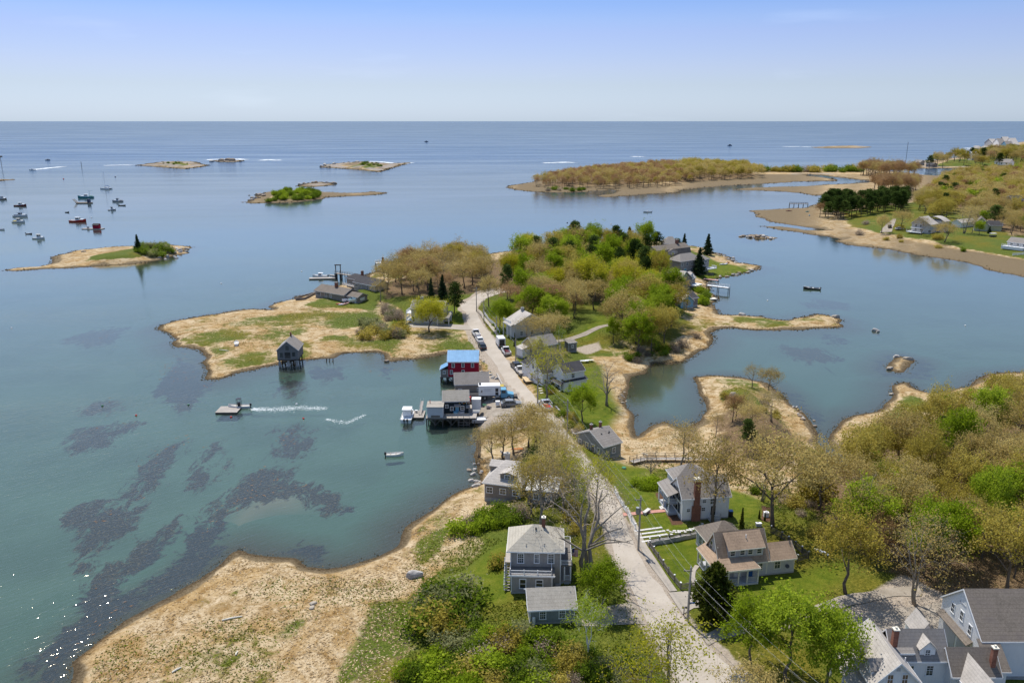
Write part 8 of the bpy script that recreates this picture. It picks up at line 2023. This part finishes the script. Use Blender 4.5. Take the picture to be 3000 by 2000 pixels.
pier('trestle_pier', 'tall dark trestle pier beside the outer house', (1384,758), (1428,762), 4.0, 1.6, 'deck_wood', 'dark_wood', 'dark_wood')
pier('white_pier', 'white-railed pier over the cove right of the island', (2072,850), (2135,858), 2.0, 1.8, 'trim_white', 'dark_wood', 'trim_white')
pier('far_dock', 'small railed dock off the pine grove shore', (2312,608), (2366,609), 3.0, 1.8, 'deck_wood', 'dark_wood', 'dark_wood')
pier('beach_ramp', 'long pinkish plank ramp at the island lawn shore', (2062,822), (2104,827), 0.8, 1.4, 'paint_pink', 'dark_wood')
q = P(2086, 877); o = thing('beached_float', 'square pale float resting on the cove beach', 'float', (q.x, q.y, q.z), 0.2); m = MB(); m.box(-1.5, 1.5, -1.3, 1.3, 0.15, 0.45); m.build('deck', ['trim_cream'], o); m = MB(); m.box(-1.4, 1.4, -1.2, 1.2, -0.1, 0.148); m.build('frame', ['dark_wood'], o)
# footbridge over the creek
a = P(1852, 1358); b2 = P(2120, 1352)
for seg, (A, B, lb) in enumerate([((1850,1360),(1892,1350),'short sloping section of the weathered marsh boardwalk'),((1893,1350),(2118,1351),'long level section of weathered marsh boardwalk')]):
    a, b2 = P(*A), P(*B); d = b2 - a; L = math.hypot(d.x, d.y); o = thing('boardwalk', lb, 'boardwalk', (a.x, a.y, max(a.z, b2.z)+0.5), math.atan2(d.y, d.x)); n = int(L/0.5)
    for i in range(n): m = MB(); m.box(L*i/n, L*(i+1)/n-0.03, -0.6, 0.6, 0, 0.07); m.build('plank', ['deck_wood'], o)
    m = MB(); k = max(2, int(L/1.8))
    for i in range(k+1):
        for s in (-1, 1): m.box(L*i/k-0.05, L*i/k+0.05, s*0.6-0.05, s*0.6+0.05, -1.2, 1.0)
    m.build('rail_posts', ['old_wood'], o); m = MB()
    for s in (-1, 1):
        for zz in (0.5, 0.95):
            for i in range(k): m.tube([(L*i/k, s*0.6, zz), (L*(i+0.5)/k, s*0.6, zz-0.1), (L*(i+1)/k, s*0.6, zz)], 0.035, 4)
    m.build('rope_rail', ['old_wood'], o)
# ---- seawall on the point
def wallrun(name, label, pts, h, th, mat, cat='wall', px=True, zoff=0.0, blocks=0):
    Q = [P(*q) for q in pts]; o = thing(name, label, cat, Q[0]); o0 = Q[0]
    for a, b2 in zip(Q[:-1], Q[1:]):
        d = b2 - a; L = math.hypot(d.x, d.y); n = max(1, int(L/2.4)) if not blocks else max(2, int(L/blocks))
        for i in range(n):
            p0 = a + d*(i/n); p1 = a + d*((i+1)/n); c = (p0+p1)/2 - o0; hh = h*(1+0.12*random.uniform(-1, 1) if blocks else 1)
            m = MB(); m.obox((c.x, c.y, c.z-0.4+zoff), (L/n-0.02, th*(1+0.3*random.uniform(-1, 1) if blocks else 1), hh+0.4), math.atan2(d.y, d.x)); m.build('stone' if blocks else 'panel', [mat], o)
    return o
wallrun('seawall', 'low timber seawall round the ranch house lawn', [(866,880),(893,878),(924,862),(930,860)], 0.9, 0.3, 'old_wood')
wallrun('seawall', 'timber bulkhead behind the ranch house along the water', [(866,876),(924,860),(990,838)], 0.8, 0.3, 'old_wood')
wallrun('stone_wall', 'dry stone wall along the back of the fenced lawn', [(1898,1598),(1960,1588),(2055,1568)], 0.7, 0.45, 'granite', blocks=0.9)
wallrun('curved_wall', 'curving pale stone wall beside road above the cottage', [(1628,1192),(1640,1205),(1648,1215),(1644,1225),(1655,1240)], 0.3, 0.3, 'granite', blocks=0.7)
wallrun('timber_bench', 'weathered timber beam beside cottage path', [(1675,1262),(1681,1276)], 0.5, 0.4, 'deck_wood')
# ---- fences
def fence(name, label, pts, h, mat, kind='picket', cap=None, step=2.0):
    Q = [P(*q) for q in pts]; o0 = Q[0]; o = thing(name, label, 'fence', o0)
    for a, b2 in zip(Q[:-1], Q[1:]):
        d = b2 - a; L = math.hypot(d.x, d.y); rz = math.atan2(d.y, d.x); n = max(1, round(L/step))
        for i in range(n+1):
            c = a + d*(i/n) - o0; m = MB(); m.obox((c.x, c.y, c.z-0.2), (0.12, 0.12, h+0.3), rz)
            q = m.build('post', [mat], o)
            if cap: m = MB(); m.obox((c.x, c.y, c.z+h+0.102), (0.2, 0.2, 0.09), rz); m.build('cap', [cap], q)
        m = MB(); k = int(L/(0.17 if kind == 'picket' else 0.14))
        for i in range(k):
            c = a + d*((i+0.5)/k) - o0; m.obox((c.x, c.y, c.z+0.06), (0.09, 0.025, h-0.06), rz)
        m.build('pickets', [mat], o)['kind'] = 'stuff'
        for zz in (0.25, h-0.15):
            for i in range(n):
                p0 = a + d*(i/n) - o0; p1 = a + d*((i+1)/n) - o0; m = MB(); m.tube([(p0.x, p0.y, p0.z+zz), (p1.x, p1.y, p1.z+zz)], 0.045, 4); m.build('rail', [mat], o)
    return o
fence('picket_fence', 'white picket fence along road left of the white house lawn', [(1800,1443),(1818,1475),(1834,1502)], 1.0, 'trim_white', cap='trim_white')
fence('picket_fence', 'white picket fence below the brick path by the road', [(1839,1506),(1850,1530),(1862,1552)], 1.0, 'trim_white', cap='trim_white')
fence('picket_fence', 'white picket fence beside upper sidewalk garden', [(1416,916),(1432,940),(1450,955),(1464,978)], 1.0, 'trim_white')
fence('yard_fence', 'grey board fence with white post caps along the sidewalk', [(1903,1602),(1928,1638),(1958,1682),(1993,1726)], 1.0, 'old_wood', cap='trim_white')
fence('yard_fence', 'short grey board fence beside the driveway mouth', [(1994,1727),(2040,1722)], 1.0, 'old_wood', cap='trim_white')
fence('yard_fence', 'dark rail fence on top of the dry stone wall', [(1903,1597),(1960,1586),(2052,1568)], 1.1, 'dark_wood', cap='trim_white')
fence('yard_fence', 'dark board fence enclosing the rear corner of porch house', [(2258,1560),(2290,1578),(2330,1606),(2368,1636),(2336,1646)], 1.1, 'dark_wood', cap='trim_white')
fence('yard_fence', 'white fence at right edge above the creek', [(2966,752),(3010,752)], 1.2, 'trim_white')
fence('yard_fence', 'dark fence below the gambrel house', [(2015,803),(2060,805),(2090,807)], 1.2, 'old_wood')
# ---- pavers, stones, paths
def paver(name, label, A, B, w, mat='granite_pale', seg=0.55, cat='paving'):
    a, b2 = P(*A), P(*B); d = b2 - a; L = math.hypot(d.x, d.y); rz = math.atan2(d.y, d.x); o = thing(name, label, cat, a, rz); n = max(2, int(L/seg)); dz = (b2.z - a.z)
    for i in range(n): m = MB(); m.box(L*i/n, L*(i+1)/n-0.02, -w/2, w/2, dz*(i+0.5)/n-0.1, dz*(i+0.5)/n+0.10+0.01*(i % 2)); m.build('paver', [mat], o)
for k, (A, B) in enumerate([((1858,1556),(1940,1545)),((1866,1566),(1949,1555)),((1873,1576),(1956,1565)),((1880,1587),(1962,1576))]):
    paver('paver_strip', ('farthest', 'second', 'third', 'nearest')[k] + ' of four white paver strips on the lawn', A, B, 0.42)
for k, (A, B) in enumerate([((1578,1138),(1634,1131)),((1580,1145),(1640,1138)),((1582,1152),(1642,1145))]):
    paver('paver_strip', ('farthest', 'middle', 'nearest')[k] + ' of three pale parking strips by white farmhouse', A, B, 0.5)
strip('brick_walk', [(1824,1503),(1890,1497),(1962,1490)], [(1826,1512),(1892,1505),(1965,1498)], 'brick_path', 0.09)
strip('porch_walk', [(2036,1655),(2026,1668),(2022,1690),(2030,1715)], [(2050,1658),(2038,1672),(2036,1692),(2046,1712)], 'path_asphalt', 0.09)
STONES = [(640,1402),(668,1406),(690,1392),(705,1410),(735,1392),(742,1408),(768,1394),(800,1390),(815,1404),(842,1384),(868,1372),(878,1388),(905,1370),(925,1358),(930,1400),(990,1330),(1010,1310),(612,1385),(650,1432)]
o = thing('stepping_stones', 'winding path of pale stepping stones toward the white house door', 'stones', P(1800+640*.2551, 1200+1402*.2551)); o0 = o.location.copy()
for x, y in STONES:
    q = P(1800+x*.2551, 1200+y*.2551) - o0; m = MB(); r = rng.uniform(0.2, 0.34); k = 7
    m.plate([(q.x+r*rng.uniform(0.75, 1.1)*math.cos(6.283*i/k), q.y+r*0.8*rng.uniform(0.75, 1.1)*math.sin(6.283*i/k)) for i in range(k)], q.z-0.08, q.z+0.1); m.build('stone', ['granite_pale'], o)
def rock_mesh(seed, mat):
    r = np.random.default_rng(seed); bm = bmesh.new(); bmesh.ops.create_icosphere(bm, subdivisions=3, radius=1.0)
    ax = r.normal(size=(7, 3)); ax /= np.linalg.norm(ax, axis=1)[:, None]; off = r.uniform(0.45, 0.85, 7)
    for v in bm.verts:
        p = np.array(v.co)
        for a_, o_ in zip(ax, off):
            d = p @ a_ - o_
            if d > 0: p = p - a_*d*0.9
        p *= 1 + 0.05*math.sin(5*p[0]+seed)*math.cos(6*p[1])
        v.co = Vector((p[0], p[1]*0.75, p[2]*0.6))
    me = bpy.data.meshes.new('boulder'); bm.to_mesh(me); bm.free(); me.materials.append(MATS[mat]); return me
ROCKS = [rock_mesh(s, m) for s, m in ((1, 'granite'), (2, 'granite'), (3, 'rock_brown'), (4, 'rock_tan'))]
def boulder(label, loc, s, k=0, rz=0.0, sq=1.0, group=None):
    o = tag(link(bpy.data.objects.new('boulder', ROCKS[k])), label, 'boulder', group); o.location = loc; o.scale = (s, s*sq, s*0.9); o.rotation_euler = (0, 0, rz); return o
for u, v, s, k, rz, sq, lb in [(1211,1688,1.65,0,0.25,0.55,'big rounded grey boulder at the marsh edge left of lawn'),(918,1768,0.55,3,0.3,1,'upper of two pale boulders in the near marsh'),(915,1780,0.5,3,1.2,1,'lower of two pale boulders in the near marsh'),(2172,924,1.7,0,0.1,0.8,'flat boulder at the root of the sand spit'),(2608,1080,1.2,3,0.4,0.8,'pale boulder on the near side of tidal islet'),(2660,1053,1.5,3,-0.3,0.6,'long pale rock on the far side of tidal islet'),(2625,1046,1.2,0,0.8,1,'dark rock at the tip of tidal islet'),(2562,969,1.4,0,0.2,0.7,'left rock awash beyond the spit'),(2572,972,1.0,0,0.9,0.7,'right rock awash beyond the spit'),(2448,930,1.8,3,0.3,0.6,'pale ledge at the tip of sand spit'),(2612,1155,0.7,3,0.2,1,'small pale rock at the green marsh shore'),(2148,1153,0.8,3,0.1,0.8,'pale rock on the grassy knob'),(245,738,1.3,3,0.2,0.8,'pale boulder on the low islet'),(862,1066,0.7,2,0.3,1,'brown rock beside the stilt house'),(1133,1059,0.9,2,0.3,0.9,'brown rock at the marsh inlet corner')]:
    q = P(u, v); boulder(lb, (q.x, q.y, q.z+0.12*s), s, k, rz, sq)
def rocks(path, n, smin, smax, lb, gp, kinds=(0, 2), spread=1.2):
    W_ = np.array([P(u, v)[:2] for u, v in path]); d = np.r_[0, np.cumsum(np.hypot(*np.diff(W_, axis=0).T))]
    for i in range(n):
        t = rng.random()*d[-1]; x = np.interp(t, d, W_[:, 0]) + rng.normal()*spread; y = np.interp(t, d, W_[:, 1]) + rng.normal()*spread; s = rng.uniform(smin, smax)
        boulder(lb, (x, y, max(-0.2, float(H(x, y)[0])) + 0.1*s), s, kinds[rng.integers(len(kinds))], rng.uniform(0, 6.28), rng.uniform(0.7, 1), gp)
rocks([(1398,1420),(1396,1390),(1392,1360)], 16, 0.35, 0.9, 'brown rock on the bank at the foot of the shore house', 'rocks below the shore house', (2, 2, 0), 0.8)
rocks([(1815,1130),(1822,1150),(1826,1185)], 14, 0.2, 0.42, 'pale rock edging the salt pond lawn', 'pale rocks edging the pond lawn', (3, 3), 0.4)
rocks([(2232,788),(2157,806),(2100,818)], 26, 0.5, 1.2, 'grey rock in the rip-rap below the island lawn', 'rip-rap below the island lawn', (0, 0, 2))
rocks([(2097,744),(2138,757),(2160,772)], 14, 0.5, 1.3, 'grey rock on the outer shore of the island lawn', 'rocks on the outer lawn shore', (0, 2))
rocks([(1408,1060),(1412,1085),(1440,1110)], 16, 0.3, 0.8, 'grey rock in the pile right of the red fish house', 'rocks beside the red fish house', (0, 0), 1.0)
rocks([(480,748),(520,738),(548,726)], 16, 0.8, 2.0, 'pale rock on the right end of low islet', 'rocks on the low islet end', (3, 0, 0), 2.5)
rocks([(2180,694),(2220,694),(2265,698)], 16, 1.0, 2.4, 'brown rock of the ledge in the right channel', 'rocks of the channel ledge', (2, 0), 2.0)
rocks([(725,592),(750,580),(765,568)], 14, 1.0, 3.0, 'grey rock on the left end of shrubby islet', 'rocks on the shrubby islet', (0, 2), 4)
rocks([(950,490),(960,484),(1000,479),(1060,475)], 16, 2.0, 5.0, 'grey rock around the rocky outer islet', 'rocks of the rocky outer islet', (0, 3), 8)
rocks([(880,543),(905,537),(940,535),(978,539)], 12, 1.5, 3.5, 'dark rock on the small bare islet', 'rocks of the small bare islet', (2, 0), 4)
rocks([(1640,730),(1660,728),(1690,722)], 10, 1.2, 2.6, 'pale rock on the island outer shore left of flagpole', 'rocks on the island outer shore', (3, 0), 3)
rocks([(1740,709),(1765,711),(1785,713)], 10, 1.5, 3.0, 'whitish ledge rock behind the flagpole', 'ledge rocks behind the flagpole', (3, 3), 3)
rocks([(2300,1170),(2340,1210),(2380,1250)], 10, 0.4, 0.9, 'dark rock along the creek side of knob', 'rocks along the knob shore', (2, 0), 0.8)
rocks([(2850,434),(2880,440),(2900,447),(2860,446)], 18, 5, 12, 'pale ledge rock of the far rocky point', 'ledge rocks of the far point', (3, 0), 14)
rocks([(625,472),(660,471),(705,472)], 10, 3, 7, 'dark rock of the wave-washed reef', 'rocks of the washed reef', (2, 0), 5)
# driftwood, small things ashore
for u, v, L, rz, lb in [(680,1812,2.6,0.35,'white plank stranded in the near marsh'),(694,1914,0.7,1.5,'tiny white stake in the near marsh'),(518,1963,1.2,0.9,'short white driftwood in the lower marsh'),(657,1027,3.4,-0.35,'long pale driftwood beside the beached dinghy'),(1262,1975,4.0,0.75,'pale fallen log at the bottom edge'),(1889,1331,1.4,-0.7,'white driftwood post behind the boardwalk')]:
    q = P(u, v); o = thing('driftwood', lb, 'driftwood', (q.x, q.y, q.z+0.12), rz); m = MB(); m.tube([(-L/2, 0, 0), (0, 0.04, 0.03), (L/2, 0, 0)], [0.09, 0.11, 0.07], 6); m.build('log', ['trim_cream'], o)
    m = MB(); m.tube([(0.1*L, 0, 0.05), (0.18*L, 0.12, 0.18)], [0.04, 0.02], 5); m.build('stub', ['trim_cream'], o)
q = P(693, 1009); o = thing('beached_dinghy', 'white dinghy lying on the marsh point', 'boat', (q.x, q.y, q.z+0.2), 1.9); h, d, g = hull_mb(3.2, 1.3, 0.4); h.build('hull', ['gelcoat'], o, True); d.build('deck', ['canvas'], o); g.build('gunwale', ['gelcoat'], o)
for i, u in enumerate((956, 965, 975)):
    p = PW(u, 1058, 0); o = thing('old_pile', ('left', 'middle', 'right')[i] + ' of three broken piles in the inlet', 'pile', (p.x, p.y, 0)); m = MB(); m.tube([(0, 0, -1.5), (0.1, 0, 0.9)], [0.16, 0.12], 6); m.build('stake', ['dark_wood'], o); m = MB(); m.tube([(0, 0, -0.1), (0, 0, 0.12)], 0.19, 6); m.build('weed_ring', ['rock_brown'], o)
# ---- utility poles and wires
POLES = [(2014,1819,1661,'utility pole with street sign at the road junction'),(1870,1610,1455,'utility pole with transformer at the four paver strips'),(1661,1292,1172,'utility pole at roadside left of pond cottage'),(1575,1182,1081,'utility pole with street lamp at the bend'),(1511,1062,992,'utility pole by the white pickup with red gear'),(1455,1000,928,'utility pole beside the white van'),(1418,946,880,'utility pole at end of upper picket fence'),(1396,912,842,'farthest utility pole at road curve')]
tops = []
for k, (u, vb, vt, lb) in enumerate(POLES):
    q = P(u, vb); h = HT(u, vb, vt, q); o = thing('utility_pole', lb, 'pole', q); m = MB(); m.tube([(0, 0, -0.5), (0, 0, h)], [0.17, 0.11], 8); m.build('pole', ['deck_wood'], o)
    a = math.atan2(ROADW[1][1]-ROADW[0][1], 1)
    m = MB(); m.box(-0.9, 0.2, -0.06, 0.06, h-0.55, h-0.43); m.build('crossarm', ['old_wood'], o); m = MB(); m.box(-0.4, 0.4, -0.05, 0.05, h-2.3, h-2.2); m.build('lower_crossarm', ['old_wood'], o)
    for x in (-0.8, 0.0): m = MB(); m.tube([(x, 0, h-0.43 if x else h), (x, 0, h-0.25 if x else h+0.2)], 0.05, 6); m.build('insulator', ['trim_grey'], o)
    if k == 1: m = MB(); m.tube([(-0.4, -0.2, h-2.6), (-0.4, -0.2, h-1.6)], 0.28, 10); m.build('transformer', ['metal_grey'], o)
    if k == 0: m = MB(); m.box(0.1, 0.75, -0.02, 0.02, 2.6, 2.8); m.build('street_sign', ['paint_blue'], o)
    if k == 3: m = MB(); m.tube([(0, 0, h-0.4), (-0.9, -0.3, h-0.1)], 0.04, 5); m.build('lamp_arm', ['metal_grey'], o); m = MB(); m.tube([(-0.9, -0.3, h-0.3), (-0.9, -0.3, h+0.02)], [0.2, 0.12], 8); m.build('lamp_head', ['metal_white'], o)
    tops.append((q, h))
q0 = P(2420, 2250); tops.insert(0, (q0, 8.5))
for dx, dz, nm in ((0.0, 0.15, 'top'), (-0.8, -0.28, 'outer'), (0.0, -1.2, 'middle'), (0.0, -2.2, 'lower')):
    m = MB(); 
    for (qa, ha), (qb, hb) in zip(tops[:-1], tops[1:]):
        A = qa + Vector((dx, 0, ha+dz)); B = qb + Vector((dx, 0, hb+dz)); L = (B-A).length
        m.tube([A.lerp(B, t) - Vector((0, 0, 0.02*L*4*t*(1-t))) for t in np.linspace(0, 1, 9)], 0.008 if dz > -1 else 0.010, 4)
    o = m.build('power_line', ['trim_grey' if dz > -1 else 'metal_dark']); tag(o, nm + ' overhead wire strung from pole to pole along the road', 'wire')
A = tops[1][0] + Vector((0, 0, tops[1][1]-2.2)); m = MB(); B = P(2145, 1640) + Vector((0, 0, 3.0)); m.tube([A.lerp(B, t) - Vector((0, 0, 0.5*4*t*(1-t))) for t in np.linspace(0, 1, 7)], 0.015, 4); tag(m.build('service_wire', ['metal_grey']), 'thin service wire from junction pole to porch house', 'wire')
# ---- flags, mailboxes, garden things
def flag_mat():
    m = NT('flag_cloth'); c = m.co('UV'); s = m.n('ShaderNodeSeparateXYZ', Vector=c)
    st = m.math('GREATER_THAN', m.math('FRACT', m.math('MULTIPLY', s.outputs['Y'], 6.5)), 0.5)
    col = m.mix(st, (0.45, 0.03, 0.04), (0.75, 0.73, 0.70))
    can = m.math('MULTIPLY', m.math('LESS_THAN', s.outputs['X'], 0.4), m.math('GREATER_THAN', s.outputs['Y'], 0.46))
    dots = m.n('ShaderNodeTexVoronoi', Vector=m.map(c, (16, 12, 1)), Scale=1.0).outputs['Distance']
    blue = m.mix(m.math('LESS_THAN', dots, 0.22), (0.02, 0.03, 0.14), (0.7, 0.7, 0.7))
    col = m.mix(can, col, blue)
    m.done(m.bsdf(Base__Color=col, Roughness=0.85))
flag_mat()
def flag(label, base, pole, tip, w, h, droop=0.0, rz=0.0):
    o = thing('flag', label, 'flag', base, rz); m = MB(); m.tube(pole, [0.05, 0.03], 6); m.build('flagpole', ['metal_white'], o)
    nx, ny = 12, 7; V = []; U = []
    for j in range(ny):
        for i in range(nx):
            a, b2 = i/(nx-1), j/(ny-1); V.append((tip[0]+w*a*(1-0.3*droop), tip[1]+0.10*math.sin(7*a+1)*a, tip[2]-h*(1-b2)-droop*w*a*0.9)); U.append((a, b2))
    Fq = [(j*nx+i, j*nx+i+1, (j+1)*nx+i+1, (j+1)*nx+i) for j in range(ny-1) for i in range(nx-1)]
    me = mesh_np('cloth', V, Fq, ['flag_cloth'], True); uv = me.uv_layers.new(name='UVMap')
    for l in me.loops: uv.data[l.index].uv = U[l.vertex_index]
    link(bpy.data.objects.new('cloth', me), o)
q = P(1774, 722); h = HT(1774, 722, 680, q); flag('stars and stripes flying on tall pole behind the island wood', q, [(0, 0, -0.5), (0, 0, h)], (0.05, 0, h-0.1), 3.2, 2.0, 0.15)
bo = bpy.data.objects['shingled_house'].location; flag('stars and stripes hanging from roof deck of the hip-roofed house', (bo.x+8.3, bo.y+5.6, bo.z+3.3), [(0, 0, 0), (0.9, -0.1, 0.55)], (0.35, -0.05, 0.35), 0.95, 1.25, 0.25)
flag('small folded flag on the dormered house porch', (38.2-1.3, 74.5, 5.2), [(0, 0, 0), (-0.7, -0.3, 0.6)], (-0.6, -0.2, 0.5), 0.5, 0.8, 0.5)
q = P(2003, 1802); o = thing('mailbox', 'dark mailbox on a post beside the junction pole', 'mailbox', q); m = MB(); m.box(-0.05, 0.05, -0.05, 0.05, -0.2, 1.1); m.build('post', ['dark_wood'], o)
for x in (-0.28, 0.12): m = MB(); m.prism([(-0.11, 1.1), (0.11, 1.1), (0.11, 1.28), (0.0, 1.36), (-0.11, 1.28)], 'x', x, x+0.3); m.build('box', ['metal_dark'], o)
q = P(1564, 1829); o = thing('propane_tank', 'white upright gas cylinder at the garage corner', 'tank', q); m = MB(); m.tube([(0, 0, 0), (0, 0, 1.05), (0, 0, 1.15)], [0.19, 0.19, 0.1], 12); m.build('cylinder', ['trim_white'], o); m = MB(); m.tube([(0, 0, 1.15), (0, 0, 1.32)], 0.09, 8); m.build('collar', ['metal_grey'], o)
q = P(2244, 1512); o = thing('white_tank', 'white cabinet tank between little evergreens by the lawn', 'tank', q); m = MB(); m.box(-0.4, 0.4, -0.3, 0.3, 0, 0.8); m.build('cabinet', ['trim_white'], o); m = MB(); m.tube([(0, 0, 0.8), (0, 0, 1.0)], [0.28, 0.1], 8); m.build('dome', ['trim_white'], o)
for u, v, mt, lb in [(2140,1512,'paint_blue','blue-lidded wheeled bin at white house corner'),(2195,1690,'paint_blue','blue bin on the porch of porch house'),(1540,0,'','')][:2]:
    q = P(u, v); o = thing('wheeled_bin', lb, 'bin', q if u != 2195 else (q.x, q.y, q.z+0.3)); m = MB(); m.box(-0.3, 0.3, -0.35, 0.35, 0.08, 1.0); m.build('body', ['paint_black' if u == 2140 else mt], o); m = MB(); m.box(-0.33, 0.33, -0.38, 0.38, 1.0, 1.08); m.build('lid', [mt], o)
q = P(2222, 1540); o = thing('planter_box', 'white chest behind the porch house roof ridge', 'chest', q); m = MB(); m.box(-0.42, 0.42, -0.25, 0.25, 0, 0.5); m.build('chest', ['trim_grey'], o); m = MB(); m.box(-0.46, 0.46, -0.28, 0.28, 0.5, 0.56); m.build('lid', ['trim_white'], o)
q = P(1894, 1502); o = thing('granite_bench', 'white granite slabs beside the brick path', 'bench', q, 0.9); m = MB(); m.box(-0.9, 0.9, -0.3, 0.3, 0.35, 0.5); m.build('seat', ['granite_pale'], o); [MB().box(x-0.15, x+0.15, -0.25, 0.25, 0, 0.35).build('leg', ['granite'], o) for x in (-0.6, 0.6)]
for i, (u, v) in enumerate([(1474,1332),(1479,1338)]):
    q = P(u, v); o = thing('lawn_chair', ('farther', 'nearer')[i] + ' white slatted lawn chair by the shore', 'chair', q, 2.4); MB().box(-0.3, 0.3, -0.3, 0.3, 0.35, 0.42).build('seat', ['trim_white'], o); MB().prism([(0.3, 0.4), (0.36, 0.4), (0.62, 1.1), (0.55, 1.1)], 'x', -0.32, 0.32).build('backrest', ['trim_white'], o)
    for s in (-1, 1): MB().box(s*0.36-0.06, s*0.36+0.06, -0.35, 0.35, 0.55, 0.6).build('armrest', ['trim_white'], o); MB().box(s*0.34-0.03, s*0.34+0.03, -0.32, -0.26, 0, 0.55).build('leg', ['trim_white'], o)
q = P(1828, 1372); o = thing('green_lid', 'round pale green lid on the cottage lawn', 'cover', q); m = MB(); m.tube([(0, 0, -0.1), (0, 0, 0.22)], 0.42, 12); m.build('rim', ['trim_grey'], o); m = MB(); m.tube([(0, 0, 0.222), (0, 0, 0.3)], [0.44, 0.38], 12); m.build('lid', ['paint_green'], o)
q = P(2408, 1622); o = thing('upturned_canoe', 'silver upturned canoe at the lawn edge by the wood', 'canoe', (q.x, q.y, q.z+0.3), -0.9); m = MB(); m.loft([[(x*1.3, 0.35*(1-x*x)*math.cos(t), 0.3*(1-0.6*x*x)*math.sin(t)) for t in np.linspace(0, 6.283, 9)[:-1]] for x in np.linspace(-0.99, 0.99, 9)]); m.build('hull', ['metal_white'], o, True); m = MB(); m.tube([(-1.25, 0, 0.08), (0, 0, 0.32), (1.25, 0, 0.08)], 0.03, 4); m.build('keel', ['metal_grey'], o)
for u, v, mt, lb, L in [(1712,1062,'trim_white','white paddleboard on sawhorses behind the farmhouse',2.6),(1727,1060,'trim_cream','tan paddleboard behind the farmhouse',2.6),(1516,1322,'paint_orange','orange kayak under the bare trees by the shore',2.6)]:
    q = P(u, v); o = thing('paddleboard', lb, 'paddleboard', (q.x, q.y, q.z+0.5), 0.1); m = MB(); m.plate([(L/2*math.cos(t), 0.42*math.sin(t)) for t in np.linspace(0, 6.283, 17)[:-1]], 0, 0.12); m.build('board', [mt], o); [MB().box(x-0.05, x+0.05, -0.35, 0.35, -0.6, -0.005).build('stand', ['old_wood'], o) for x in (-0.7, 0.7)]
